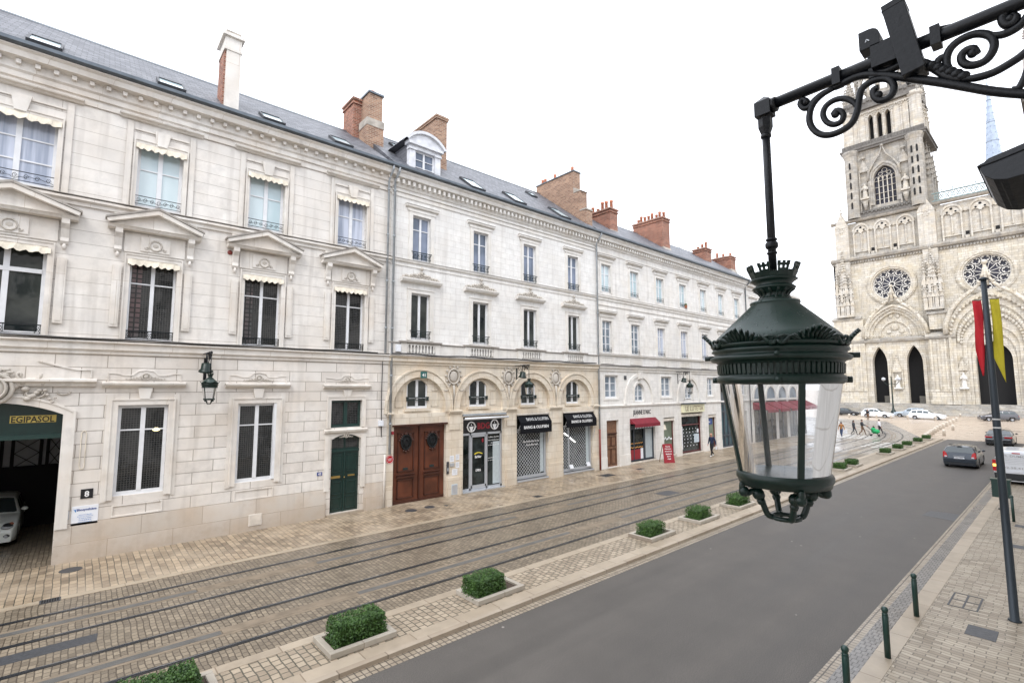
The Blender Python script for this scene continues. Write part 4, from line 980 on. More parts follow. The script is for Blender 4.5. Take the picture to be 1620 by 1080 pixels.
tp = mk_window(H2, 1.16, 1.42, 'pane_dark', (.35,), jw=.08, cw=.13, dep=-.22); 
r = MB(Tloc); r.box(-.62, .62, -.15, -.1, .5, .55); r.box(-.6, .6, -.14, -.11, .38, .41)
for k in range(6): r.box(-.5+k*.19, -.49+k*.19, -.14, -.12, .38, .52)
r.box(-.6, -.5, -.15, -.09, .36, .56); r.box(.5, .6, -.15, -.09, .36, .56)
r.build('railing', 'rail_iron', tp, local=True); put(tp, H2, CT[0], 4.42)
for c in CT[1:]: put(dup_part(tp, (0, 0, 0)), H2, c, 4.42)
md = MB(Tloc)
md.tube([(.34*math.cos(t*.524), .05, .38*math.sin(t*.524)) for t in range(12)], .05, 6, closed=True); md.ball((0, .03, 0), .26, 10, 1, .25, 1.1)
for t in range(12): md.ball((.47*math.cos(t*.524), .04, .5*math.sin(t*.524)+.03), .07, 6, 1, .5, 1)
for s in (-1, 1):
    md.tube([(s*(.3+.2*t/9+.1*math.cos(t*.8)), .05, -.42-.3*t/9+.1*math.sin(t*.8)) for t in range(10)], .03, 5)
    for k in range(6): md.ball((s*(.34-.05*k), .04, -.5-.14*k), .06, 6, 1, .5, 1)
md.tube([(0, .05, -.45), (.03, .06, -.9), (0, .04, -1.45)], [.07, .05, .02], 6)
mo = md.build('medallion', 'relief_stone', H2, local=True)
for i, x in enumerate([14.36, 18.05, 21.85]):
    if i: mo = dup_part(mo, (0, 0, 0))
    put(mo, H2, x, 5.98)
# side panels of the lunettes
m = MB(Tfac)
for c, t in zip(A2, CT):
    for s in (-1, 1):
        x0, x1 = sorted((t+s*.78, t+s*1.18)); zt = 5.3
        for (p, q, a, b) in ((x0, x1, 4.5, 4.53), (x0, x1, zt-.03, zt), (x0, x0+.03, 4.5, zt), (x1-.03, x1, 4.5, zt)): m.box(p, q, -.16, -.13, a, b)
m.build('lunette_panels', 'arcade_stone', H2)
R2 = roof(H2, 10.72, 25.6, 4.1, 5.3)
m = MB(Tfac); m.prism3([(.42, 15.765), (.56, 15.77), (.62, 15.82), (.62, 15.93), (.58, 15.95), (.42, 15.95)], 10.72, 25.95); m.build('gutter', 'zinc_dark', H2)
for x, s, w_, l in ((15.75, .35, .95, 1.5), (18.85, .35, .95, 1.5), (22.75, .35, .95, 1.5), (22.9, 4.2, .6, .8), (12.5, 4.3, .5, .8)): skylight(H2, x, s, w_, l, (4.1, 5.3))
# dormer
D = MB(Tfac)
dx0, dx1, zt = 11.62, 13.42, 17.45
D.box(dx0, dx0+.32, -.25, .02, 15.95, zt); D.box(dx1-.32, dx1, -.25, .02, 15.95, zt); D.box(dx0+.32, dx1-.32, -.25, .0, 15.95, 16.05); D.box(dx0+.32, dx1-.32, -.2, .03, 17.25, zt)
D.box(dx0-.04, dx0+.36, -.2, .08, 17.2, 17.3); D.box(dx1-.36, dx1+.04, -.2, .08, 17.2, 17.3)
D.box(dx0-.1, dx1+.1, -.3, .16, zt, zt+.14)
cx = (dx0+dx1)/2; top = arc(cx, zt+.14-.75, 1.28, math.radians(36), math.radians(144), 12)
D.prism(top, -.3, .08)
D2 = arc(cx, zt+.14-.75, 1.42, math.radians(34), math.radians(146), 12); ring(D, top, D2, -.3, .2)
D2i = arc(cx, zt+.14-.75, 1.28, math.radians(34), math.radians(146), 12)
do = D.build('dormer', 'lead_white', H2)
m = MB(Tfac); m.prism3([(-.25, 15.95), (-.25, zt+.1), (-2.9, zt+.1)], dx0+.02, dx0+.1); m.prism3([(-.25, 15.95), (-.25, zt+.1), (-2.9, zt+.1)], dx1-.1, dx1-.02)
vault = arc(cx, zt+.14-.75, 1.44, math.radians(34), math.radians(146), 12); m.prism(vault, -3.8, -.28); m.build('dormer_cheeks', 'slate', do)
m = MB(Tfac)
m.box(dx0+.32, dx1-.32, -.18, -.12, 16.05, 16.12); m.box(dx0+.32, dx1-.32, -.18, -.12, 17.18, 17.25)
for x in (dx0+.32, cx-.06, dx1-.40): m.box(x, x+.1, -.18, -.11, 16.05, 17.25)
for z in (16.42, 16.8): m.box(dx0+.34, dx1-.34, -.17, -.12, z, z+.03)
m.cur = 1; m.box(dx0+.33, dx1-.33, -.24, -.17, 16.05, 17.25); m.build('dormer_window', ['white_paint', 'pane_sky'], do)
chimney(H2, 14.3, 15.0, 22.7, 25.4, 17, 20.75, 'brick_tan', 0, seed=4, capz=.2)
m = MB(); x0, x1 = 25.25, 25.95
m.box(x0, x1, 22.2, 25.9, 16.4, 20.55); m.box(x0, x1, 21.6, 22.2, 16.0, 18.95); m.box(x0, x1, 21.15, 21.6, 15.9, 17.5)
m.cur = 1; m.box(x0-.06, x1+.06, 22.14, 25.96, 20.55, 20.62); m.cur = 2; m.add([(x0-.03, 21.5, 18.95), (x1+.03, 21.5, 18.95), (x1+.03, 22.2, 18.95), (x0-.03, 22.2, 18.95), (x0-.03, 22.2, 19.35), (x1+.03, 22.2, 19.35)], [(0, 1, 2, 3), (0, 1, 5, 4), (0, 4, 3), (1, 2, 5)])
m.box(x0-.03, x1+.03, 21.1, 21.65, 17.5, 17.6)
co = m.build('chimney', ['brick_tan', 'zinc_dark', 'chimney_cement'], H2)
for y in (22.6, 24.3, 25.3, 25.6):
    p = MB(); p.lathe([(.13, 20.6), (.1, 21.0), (.12, 21.08)], c=(25.6, y), n=8); p.build('chimney_pot', 'terracotta', co)
pipe(H2, 10.84, 15.8, 2.4, .055, 'zinc'); pipe(H2, 25.92, 15.8, 2.7, .055, 'zinc', red=2.65); 
m = MB(Tfac); m.tube([(10.6, .1, 2.4), (10.6, .1, .1)], .04, 6); m.build('pipe_foot', 'trim_stone', H2)
# brown double doors
m = MB(Tfac); m.box(11.08, 13.97, -.3, -.2, -.04, 3.62); m.cur = 1
m.box(11.0, 14.03, -.2, .07, 3.62, 3.70)
for k in (0, 1):
    x0 = 11.12+k*1.44; x1 = x0+1.36; a, b = x0+.24, x1-.24
    m.cur = 0; m.box(x0, x1, -.2, -.17, 0, 3.58)
    m.cur = 1
    for z0, z1 in ((.28, 1.15), (1.5, 3.3)):
        for (p, q, t0, t1) in ((a, b, z0, z0+.05), (a, b, z1-.05, z1), (a, a+.05, z0, z1), (b-.05, b, z0, z1)): m.box(p, q, -.17, -.13, t0, t1)
    m.box(a-.04, b+.04, -.17, -.08, 1.24, 1.30); m.box(a-.04, b+.04, -.17, -.09, 1.36, 1.40); m.box(x0, x1, -.17, -.12, 0, .18)
m.box(12.5, 12.55, -.2, -.12, 0, 3.58)
do = m.build('double_door', ['door_brown', 'door_brown_trim'], H2)
for k in (0, 1):
    c = 11.8+k*1.44; m = MB(Tfac)
    m.ball((c, -.155, 2.86), .26, 14, 1, .12, 1.2)
    o = m.build('grille_opening', 'dark_void', do)
    m = MB(Tfac); m.tube([(c+.27*math.cos(t*.449), -.12, 2.86+.34*math.sin(t*.449)) for t in range(14)], .035, 6, closed=True)
    m.tube([(c+.12*math.cos(t*.785), -.1, 2.86+.15*math.sin(t*.785)) for t in range(8)], .02, 5, closed=True)
    for t in range(6): a = t*1.047+.5; m.tube([(c+.12*math.cos(a), -.1, 2.86+.15*math.sin(a)), (c+.25*math.cos(a), -.1, 2.86+.31*math.sin(a))], .016, 4)
    m.cur = 1
    for s in (-1, 1):
        for q in range(4): m.ball((c+s*(.2+.05*q), -.12, 3.22-.09*q), .07, 6, 1, .5, .7)
        m.ball((c+s*.13, -.12, 2.47), .07, 6, 1, .5, .7)
    m.ball((c, -.12, 3.25), .09, 6, 1, .5, .8); m.ball((c, -.12, 2.42), .06, 6, 1, .5, 1.2)
    m.build('door_grille', ['dark_iron', 'door_brown_trim'], do)
    m = MB(Tfac); m.box(c-.12, c+.12, -.17, -.14, 1.58, 1.68); m.build('letter_slot', 'rail_iron', do)
# first shopfront
m = MB(Tfac); D0 = -.25
for x in (15.02, 15.62, 16.72, 17.72): m.box(x-.05, x+.05, D0-.05, D0+.03, .1, 3.05)
for z in (.14, 2.98): m.box(15, 17.78, D0-.05, D0+.03, z-.05, z+.06)
m.box(15.67, 15.74, D0-.02, D0+.05, .2, 2.9); m.box(16.6, 16.67, D0-.02, D0+.05, .2, 2.9); m.box(15.67, 16.67, D0-.02, D0+.05, 2.82, 2.92); m.box(15.67, 16.67, D0-.02, D0+.05, .16, .34); m.box(16.55, 16.6, D0+.05, D0+.09, 1.3, 1.75)
m.box(15.0, 17.8, -.35, .06, -.05, .1); m.box(15.0, 15.05, D0, D0+.03, 3, 3.85); m.box(17.74, 17.8, D0, D0+.03, 3, 3.85); m.box(15, 17.8, D0, D0+.05, 3.72, 3.78)
sf = m.build('shopfront', 'alu', H2)
m = MB(Tfac); m.box(15, 17.8, D0-.1, D0-.05, .1, 3.9); m.build('pane', 'pane_shop', sf)
m = MB(Tfac); m.box(17.2, 17.72, D0-.05, D0-.045, .25, 2.5); m.build('curtain', 'shop_wall', sf)
m = MB(Tfac); m.box(14.95, 17.85, .0, .10, 3.96, 4.06); m.cur = 1; m.tube([(14.97, .22, 3.83), (17.88, .22, 3.83)], .06, 8); m.build('awning_roller', ['zinc', 'white_paint'], H2)
def face_logo(m, cx, cz, r, d):
    m.tube([(cx+r*math.cos(t*.39), d, cz+r*math.sin(t*.39)) for t in range(16)], r*.14, 5, closed=True)
    m.prism([(cx-r*.55, cz+r*.12), (cx-r*.2, cz+.02), (cx, cz+r*.12), (cx+r*.2, cz+.02), (cx+r*.55, cz+r*.12), (cx+r*.45, cz-r*.3), (cx+r*.15, cz-r*.85), (cx-r*.15, cz-r*.85), (cx-r*.45, cz-r*.3)], d, d+.01)
    m.prism([(cx-r*.12, cz+r*.3), (cx+r*.12, cz+r*.3), (cx, cz+r*.7)], d, d+.01)
    m.box(cx-r*1.35, cx-r*1.1, d, d+.01, cz-.01, cz+.01); m.box(cx+r*1.1, cx+r*1.35, d, d+.01, cz-.01, cz+.015)
m = MB(Tfac); m.box(15.06, 17.73, D0+.0, D0+.03, 3.04, 3.70); m.cur = 1
face_logo(m, 15.68, 3.36, .25, D0+.04); face_logo(m, 17.25, 3.42, .25, D0+.04)
m.cur = 2; m.text('BDG', 16.5, 3.22, D0+.035, .34, .82, .01, .03)
tag(m.build('shop_sign', ['black_text', 'white_text', 'red_text'], loc=(16.4, FY, 0)), 'black shop sign with red letters between two white bearded face emblems', 'sign')
m = MB(Tfac)
for k, (z, a, b, h) in enumerate(((2.72, 16.85, 17.65, .07), (2.56, 16.85, 17.65, .07), (2.42, 17.05, 17.45, .05), (2.30, 16.85, 17.65, .06), (1.62, 16.85, 17.3, .05), (1.5, 16.85, 17.25, .04))):
    m.text(('Coiffeur Barbier', 'sans rendez-vous', 'du mardi', 'au samedi 9h-19h', 'ouvert', 'en continu')[k], (a+b)/2, z, D0-.03, h, b-a, .004)
m.text('OPEN', 16.17, 1.02, D0+.0, .13, .34, .004, .02); m.text('Barbier', 16.17, 1.72, D0+.0, .14, .42, .004, .02)
m.cur = 1; m.tube([(15.92+.5*t/8, D0+.01, 1.93+.07*math.sin(t*math.pi/8)) for t in range(9)], .03, 4)
m.cur = 2; m.ball((16.47, D0+.0, 2.62), .07, 8, 1, .1, 1.6)
tag(m.build('window_lettering', ['white_text', 'yellow_text', 'red_text'], loc=(16.5, FY, 0)), 'white and yellow lettering stuck on the glass of the barber shopfront', 'lettering')
# two grilled shop windows with black awnings
def grille(x0, x1, z0, z1, d, sp=.15, r=.009):
    m = MB(Tfac); W = x1-x0; Hh = z1-z0; k = -Hh
    while k < W:
        for s in (0, 1):
            a0 = max(0, k); a1 = min(W, k+Hh)
            if a1-a0 > .02:
                p = (x0+a0, d, z0+(a0-k)); q = (x0+a1, d, z0+(a1-k))
                if s: p = (x1-a0, d, z0+(a0-k)); q = (x1-a1, d, z0+(a1-k))
                m.tube([p, q], r, 3)
        k += sp*1.41
    return m
for i, (x0, x1, zt, lb) in enumerate(((18.72, 21.18, 3.2, 'left'), (22.52, 25.33, 3.45, 'right'))):
    m = MB(Tfac); D0 = -.2
    m.box(x0-.02, x0+.05, D0-.05, D0+.03, .3, 3.86); m.box(x1-.12, x1-.02, D0-.05, D0+.03, .3, 3.86); m.box(x0, x1, D0-.05, D0+.05, .25, .42); m.box(x0, x1, -.35, .05, .15, .25)
    if i: m.box(x0+.62, x0+.70, D0-.02, D0+.05, .4, 3.4)
    m.box(x0, x1, D0-.02, D0+.03, 3.0, 3.06)
    sf = m.build('shop_window', 'alu', H2)
    m = MB(Tfac); m.box(x0, x1, D0-.1, D0-.06, .3, 3.86); m.build('pane', 'pane_shop', sf)
    m = MB(Tfac); m.box(x1-.42, x1-.14, D0-.058, D0-.05, .5, 3.0); m.build('curtain', 'shop_wall', sf)
    g = grille(x0+.05, x1-(.42 if not i else .45), .42, 2.98, D0-.02); g.build('security_grille', 'grille_metal', sf)
    a = MB(Tfac); ex = .30; zb = 2.84 if i == 0 else 2.98; zA = 3.46
    a.prism3([(-.02, 3.86), (-.02, 3.82), (ex, zA), (ex, zb), (ex+.02, zb), (ex+.02, zA+.03)], x0-.1, x1+.05 if i == 0 else x1+.12) if 0 else None
    X0, X1 = x0-.02, x1+.02
    a.quad((X0, 0, 3.86), (X1, 0, 3.86), (X1, ex, zA), (X0, ex, zA)); a.box(X0, X1, ex-.01, ex+.01, zb, zA)
    a.cur = 2; a.tube([(X0, .05, 3.88), (X1, .05, 3.88)], .05, 6)
    for q in range(24): a.ball((X0+(X1-X0)*q/23, .06, 3.9+.015*(q % 3)), .055, 5, 1.2, .6, .8)
    a.cur = 3; a.tube([(X0+.05, .03, 2.9), (X0+.06, ex-.04, zA-.1)], .014, 4); a.tube([(X1-.05, .02, 2.2), (X1-.06, .2, 2.7), (X1-.06, ex-.04, zA-.1)], .014, 4)
    a.cur = 1; c = (x0+x1)/2; 
    P = lambda t: (ex*t+.012, 3.86+(zA-3.86)*t)
    a.text('BANG & OLUFSEN', c, zb+.26, ex+.014, .17, 1.95, .006, .02)
    n0 = len(a.v); T0 = a.T
    def Tsl(u, d, v): dd, vv = P(1-v); return Tfac(u, dd+.02, vv)
    a.T = Tsl; a.v = a.v; a.text('', 0, 0, 0, 1) if 0 else None
    b2 = MB(Tsl); b2.text('BANG & OLUFSEN', c+.18, .2, 0, .42, 1.75, .0, .02); 
    for q in range(len(b2.v)):
        pass
    o0 = len(a.v); a.v += b2.v; a.f += [[q+o0 for q in f] for f in b2.f]; a.m += [1]*len(b2.f); a.s += [False]*len(b2.f); a.T = T0
    tag(a.build('shop_awning', ['black_cloth', 'white_text', 'relief_stone', 'alu'], loc=(c, FY, 0)), 'black awning with white shop lettering, %s of the pair over the grilled windows' % lb, 'awning', 'black awnings over the grilled shop windows')
m = MB(Tfac); m.text('les rendez-vous du son', 20.0, 2.28, -.19, .12, 1.25, .004, .03); m.text('ici et chez vous', 20.05, 2.08, -.19, .12, .9, .004, .03)
tag(m.build('window_lettering', ['white_text'], loc=(20, FY, 0)), 'two lines of white lettering behind the left grilled shop window', 'lettering')
m = MB(Tfac); m.tube([(22.75, -.15, 2.62), (23.1, -.15, 2.42)], .03, 5); m.tube([(23.3, -.15, 2.3), (23.75, -.15, 2.0)], .035, 5)
tag(m.build('tube_lamp', 'tube_light', loc=(23.2, FY, 0)), 'slanted white tube light behind the right grilled window', 'lamp')
for i, (x, l) in enumerate(((23.35, 'left'), (24.95, 'right'))):
    m = MB(Tfac); m.add([(x-.17, -.05, .42), (x+.17, -.05, .42), (x+.13, -.12, .66), (x-.21, -.12, .66)], [(0, 1, 2, 3)]); m.box(x-.15, x+.15, -.12, -.06, .4, .43)
    tag(m.build('notice_card', 'paper', loc=(x, FY, .4)), 'small white card leaning on the sill of the right grilled window, %s one' % l, 'card')
def notice(x, z, w_, h, lines, label, mat='paper'):
    m = MB(Tfac); m.box(x-w_/2, x+w_/2, 0, .012, z, z+h); m.cur = 1
    for k in range(lines): m.box(x-w_*.38, x+w_*(.38-.1*(k % 3)), .012, .015, z+h*(.85-.7*k/lines)-.01, z+h*(.85-.7*k/lines)+.004)
    tag(m.build('notice', [mat, 'grey_text'], loc=(x, FY, z)), label, 'notice')
notice(14.32, 1.72, .25, .3, 5, 'upper left white notice on the pier beside the brown doors')
notice(14.66, 1.78, .22, .28, 5, 'upper right white notice on the pier beside the brown doors')
notice(14.66, 1.40, .22, .28, 6, 'middle right white notice on the pier beside the brown doors')
notice(14.5, 1.05, .32, .3, 4, 'lowest white notice on the pier beside the brown doors')
m = MB(Tfac); m.box(14.2, 14.44, 0, .05, 1.5, 1.66); tag(m.build('letter_box', 'alu', loc=(14.3, FY, 1.5)), 'small brushed metal letter box among the white notices', 'letter box')
m = MB(Tfac); m.box(14.0, 14.12, -.02, .05, 1.15, 1.75); m.cur = 1; m.box(14.03, 14.09, .05, .055, 1.3, 1.45); tag(m.build('door_intercom', ['cast_grey', 'alu'], loc=(14.05, FY, 1.2)), 'dark metal intercom panel at the right edge of the brown doors', 'intercom')
m = MB(Tfac); m.box(14.28, 14.62, 0, .08, .12, .62); m.cur = 1; m.box(14.3, 14.6, .08, .085, .15, .58); tag(m.build('meter_box', ['box_blue', 'alu'], loc=(14.45, FY, .1)), 'pale blue meter box low on the pier left of the barber shop', 'box')
m = MB(Tfac); m.lathe([(0.001, 0)], n=3) if 0 else None
m.prism([(10.9+.19*math.cos(t*.393), 2.16+.19*math.sin(t*.393)) for t in range(16)], .0, .02); m.cur = 1
m.tube([(10.9+.165*math.cos(t*.393), .022, 2.16+.165*math.sin(t*.393)) for t in range(16)], .008, 4, closed=True); m.cur = 1; m.text('STATIONNEMENT', 10.9, 2.17, .026, .045, .24, .003); m.text('INTERDIT', 10.9, 2.10, .026, .045, .18, .003)
tag(m.build('no_parking_sign', ['light_red', 'paper', 'red_text'], loc=(10.9, FY, 2.1)), 'round red and white no parking disc left of the brown doors', 'sign')
m = MB(Tfac); m.box(10.94, 11.04, 0, .09, 3.28, 3.42); tag(m.build('alarm_light', 'red_text', loc=(11, FY, 3.3)), 'small red box light high beside the brown doors', 'light')
m = MB(Tfac); m.box(12.42, 12.76, .05, .08, 5.88, 6.2); m.cur = 1; m.text('41', 12.59, 5.95, .082, .16, None, .005, .02)
tag(m.build('house_number_sign', ['green_plate', 'white_text'], loc=(12.6, FY, 6)), 'dark green number plate on the arch above the brown doors', 'sign')
m = MB(Tfac); m.box(11.02, 11.26, .1, .22, 7.1, 7.42); tag(m.build('junction_box', 'paper', loc=(11.1, FY, 7.1)), 'white box on the balcony band beside the drainpipes', 'box')

# ================================================================ plainer house with seven bays
H3 = thing('townhouse', 'long white stone house with seven bays above the bakery and two glazed shops', 'house', (36, FY, 0), group='stone houses along the tram street')
CB = [26.98, 30.3, 33.7, 37.1, 40.5, 43.75, 46.95]; XE = 49.0
m = MB(Tfac)
g3 = [rect(26.78, 28.08, .1, 3.2), rect(29.4, 32.55, .2, 3.2), rect(33.72, 35.28, .3, 3.12), rect(36.3, 39.55, .2, 3.35), rect(40.68, 42.05, .3, 3.1), rect(43.05, 46.2, .1, 6.15), rect(26.66, 28.06, 4.7, 6.22), rect(33.5, 34.95, 4.7, 6.22), rect(40.66, 41.74, 4.68, 6.22), rect(46.9, 48.2, .1, 3.2), rect(46.9, 48.2, 4.7, 6.2)]
o1, b1 = round_arch(30.62, .6, 4.4, 5.1, 8); o2, b2 = round_arch(37.55, .62, 4.45, 5.2, 8)
g3 += [dict(b=b1, o=o1), dict(b=b2, o=o2)]
wall(m, 25.95, XE, -.05, 6.55, g3, 0, .3)
u3 = [rect(c-.52, c+.52, 7.76, 9.97) for c in CB]+[rect(c-.52, c+.52, 11.95, 13.88) for c in CB]
wall(m, 25.95, XE, 6.55, 15.5, u3, 0, .25)
m.quad((XE, 0, 0), (XE, -8, 0), (XE, -8, 15.5), (XE, 0, 15.5)); m.quad((25.95, -8, 0), (XE, -8, 0), (XE, -8, 15.5), (25.95, -8, 15.5))
m.build('wall', 'smooth_stone', H3)
m = MB(Tfac)
def cornice_run(m, a, b, sp=.29):
    m.prism3([(0, 15.05), (.07, 15.08), (.1, 15.18), (.1, 15.4), (.34, 15.46), (.38, 15.62), (.48, 15.7), (.48, 15.76), (0, 15.76)], a, b)
    x = a+.1
    while x < b-.15: m.box(x, x+.13, .1, .27, 15.22, 15.4); x += sp
cornice_run(m, 25.95, XE)
m.prism3([(0, 6.5), (.08, 6.54), (.08, 6.66), (.16, 6.72), (.2, 6.84), (0, 6.88)], 25.95, XE)
m.prism3([(0, 4.08), (.08, 4.1), (.1, 4.2), (0, 4.24)], 25.95, XE)
m.prism3([(0, 11.36), (.06, 11.38), (.06, 11.5), (.14, 11.58), (.14, 11.66), (0, 11.7)], 25.95, XE); m.box(25.95, XE, 0, .05, 11.0, 11.08); m.box(25.95, XE, 0, .04, 14.62, 14.72)
m.prism3([(0, 7.56), (.12, 7.6), (.14, 7.68), (0, 7.72)], 25.95, XE)
for c in CB:
    for zb, h in ((7.76, 2.21), (11.95, 1.93)):
        t = .16; m.box(c-.52-t, c-.52, 0, .05, zb-.05, zb+h+t); m.box(c+.52, c+.52+t, 0, .05, zb-.05, zb+h+t); m.box(c-.52, c+.52, 0, .05, zb+h, zb+h+t)
        m.prism3([(0, zb+h+.42), (.12, zb+h+.48), (.22, zb+h+.56), (.22, zb+h+.62), (0, zb+h+.7)], c-.98, c+.98); m.box(c-.82, c+.82, 0, .06, zb+h+.24, zb+h+.42)
    for (p, q, r_, s_) in ((c-.7, c+.7, 7.02, 7.06), (c-.7, c+.7, 7.46, 7.5), (c-.7, c-.66, 7.06, 7.46), (c+.66, c+.7, 7.06, 7.46)): m.box(p, q, 0, .06, r_, s_)
    for k in range(9): m.box(c-.6+k*.15-.03, c-.6+k*.15+.03, .0, .05, 7.06, 7.46)
for c in (30.62, 37.55):
    i_ = [(c-1.55, 4.24)]+arc(c, 4.62, 1.55, math.pi, 0, 16)+[(c+1.55, 4.24)]; o_ = [(c-1.85, 4.24)]+arc(c, 4.62, 1.78, math.pi, 0, 16)+[(c+1.85, 4.24)]
    ring(m, i_, o_, 0, .08); m.prism3([(0, 5.95), (.22, 6.05), (.26, 6.5), (0, 6.52)], c-.2, c+.2)
    ii = [(c-.6, 4.4)]+arc(c, 5.12, .6, math.pi, 0, 12)+[(c+.6, 4.4)]; oo = [(c-.75, 4.4)]+arc(c, 5.12, .75, math.pi, 0, 12)+[(c+.75, 4.4)]; ring(m, ii, oo, 0, .05)
for a, b in ((26.66, 28.06), (33.5, 34.95), (40.66, 41.74), (46.9, 48.2)):
    for (p, q, r_, s_) in ((a-.14, b+.14, 4.56, 4.64), (a-.14, b+.14, 6.26, 6.32), (a-.14, a-.02, 4.64, 6.26), (b+.02, b+.14, 4.64, 6.26)): m.box(p, q, 0, .04, r_, s_)
for a, b in ((26.0, 26.75), (28.12, 29.35), (32.6, 33.68), (35.32, 36.25), (39.6, 40.64), (42.1, 43.0)): m.box(a, b, 0, .05, -.05, .8)
m.build('cornice', 'trim_pale', H3)
m = MB(Tfac); m.box(25.95, XE, 0, .215, 6.88, 6.91); m.box(25.95, XE, 0, .15, 11.67, 11.69); m.box(25.95, XE, 0, .15, 7.69, 7.71)
for c in CB:
    for z in (7.76+2.21+.64, 11.95+1.93+.64): m.box(c-.99, c+.99, 0, .23, z, z+.02)
m.build('weathered_ledge', 'dirty_stone', H3)
R3 = roof(H3, 25.95, XE, 3.0, 4.1)
m = MB(Tfac); m.prism3([(.42, 15.765), (.56, 15.77), (.62, 15.82), (.62, 15.93), (.58, 15.95), (.42, 15.95)], 25.95, XE); m.build('gutter', 'zinc_dark', H3)
t = mk_window(H3, 1.04, 1.93, 'pane_pale', (.66,), jw=.07, cw=.09, rail='far', dep=-.12); put(t, H3, CB[0], 11.95)
for i, c in enumerate(CB[1:]): put(dup_part(t, (0, 0, 0)), H3, c, 11.95)
t = mk_window(H3, 1.04, 2.21, 'pane_far', (.28, .52, .76), jw=.07, cw=.09, rail='far', dep=-.12); put(t, H3, CB[0], 7.76); put(dup_part(t, (0, 0, 0)), H3, CB[1], 7.76)
t = mk_window(H3, 1.04, 2.21, 'pane_curtain', (.7,), jw=.07, cw=.09, rail='far', dep=-.12); put(t, H3, CB[2], 7.76)
for c in CB[3:]: put(dup_part(t, (0, 0, 0)), H3, c, 7.76)
m = MB(Tfac); m.lathe([(.09, 11.96), (.12, 12.16), (.13, 12.18)], c=(37.5, .06), n=8); m.cur = 1; m.ball((37.5, .06, 12.25), .1, 6); tag(m.build('flower_pot', ['terracotta', 'hedge_leaf'], loc=(37.5, FY, 12)), 'small terracotta flower pot on a top floor window sill', 'pot')
t = mk_window(H3, 1.4, 1.52, 'pane_far', (.33, .66), jw=.08, cw=.12, dep=-.14); put(t, H3, 27.36, 4.7); put(dup_part(t, (0, 0, 0)), H3, 34.22, 4.7)
t = mk_window(H3, 1.08, 1.54, 'pane_far', (.33, .66), jw=.08, cw=.12, dep=-.14); put(t, H3, 41.2, 4.68); put(dup_part(t, (0, 0, 0)), H3, 47.55, 4.68)
t = mk_window(H3, 1.2, 1.3, 'pane_far', (.3, .62), jw=.08, cw=.1, dep=-.14); put(t, H3, 30.62, 4.4); t = dup_part(t, (0, 0, 0)); put(t, H3, 37.55, 4.5)
m = MB(Tfac); m.box(26.78, 28.08, -.28, -.18, .1, 3.2); m.cur = 1
for z0, z1 in ((.25, 1.3), (1.45, 2.1), (2.2, 2.25)):
    for k in (0, 1):
        a = 26.86+k*.6; b = a+.5
        for (p, q, t0, t1) in ((a, b, z0, z0+.04), (a, b, z1-.04, z1), (a, a+.04, z0, z1), (b-.04, b, z0, z1)): m.box(p, q, -.18, -.15, t0, t1)
m.box(26.78, 28.08, -.18, -.14, 2.28, 2.34)
m.build('door', ['door_small_brown', 'door_brown_trim'], H3)
def shopfront(house, x0, x1, z0, z1, xs, zs, fr, pn, dep=-.2, t=.05):
    m = MB(Tfac); m.box(x0, x0+t, dep-.05, dep+.03, z0, z1); m.box(x1-t, x1, dep-.05, dep+.03, z0, z1); m.box(x0, x1, dep-.045, dep+.025, z1-t, z1); m.box(x0, x1, dep-.045, dep+.025, z0, z0+t)
    for x in xs: m.box(x-t/2, x+t/2, dep-.04, dep+.02, z0, z1)
    for a, b, z, h in zs: m.box(a, b, dep-.04, dep+.04, z, z+h)
    o = m.build('shopfront', fr, house); p = MB(Tfac); p.box(x0, x1, dep-.1, dep-.05, z0, z1); p.build('pane', pn, o)
    s = MB(Tfac); s.box(x0-.05, x1+.05, dep-.1, .08, z0-.12, z0); s.build('sill', 'stone_white', o)
    return o
o = shopfront(H3, 29.4, 32.55, .2, 3.2, (30.1, 31.35, 31.45), ((29.4, 32.55, 2.42, .3),), 'dark_frame', 'pane_shop', t=.09)
m = MB(Tfac); m.box(31.55, 32.45, -.249, -.24, .3, 2.4); m.build('curtain', 'shop_wall', o)
m = MB(Tfac); m.box(29.5, 31.2, -.248, -.2, .3, 1.0); m.cur = 1
for k in range(14): m.ball((29.55+k*.125, -.22, 1.12+.02*(k % 3)), .06, 6, 1.2, .5, .7); m.ball((29.55+k*.125, -.23, 1.42+.02*(k % 2)), .05, 6, 1.2, .5, .7)
m.cur = 2; m.box(30.9, 31.2, -.2, -.18, .3, 1.05)
tag(m.build('bakery_counter', ['red_text', 'bread', 'paper'], loc=(30.4, FY, 0)), 'red bakery counter with rows of bread behind the glass', 'counter')
a = MB(Tfac); a.quad((29.4, 0, 3.22), (32.6, 0, 3.22), (32.6, .42, 2.86), (29.4, .42, 2.86)); a.quad((29.4, 0, 3.22), (29.4, .42, 2.86), (29.4, 0, 2.86)); a.quad((32.6, 0, 3.22), (32.6, .42, 2.86), (32.6, 0, 2.86))
a.quad((29.4, .42, 2.86), (32.6, .42, 2.86), (32.6, .43, 2.62), (29.4, .43, 2.62)); a.cur = 1
for k in range(16): a.box(29.42+k*.2, 29.44+k*.2, .425, .44, 2.55, 2.62)
tag(a.build('shop_awning', ['burgundy_cloth', 'white_text'], loc=(31, FY, 3)), 'burgundy awning over the bakery shopfront', 'awning')
m = MB(Tfac); m.text("JEANNE D'ARC", 30.9, 3.38, .0, .44, 2.2, .03, .015); tag(m.build('shop_lettering', 'black_text', loc=(30.9, FY, 3.4)), "black JEANNE D'ARC lettering on the wall above the burgundy awning", 'sign')
o = shopfront(H3, 33.72, 35.28, .3, 2.85, (), (), 'burgundy_frame', 'shop_green', t=.04)
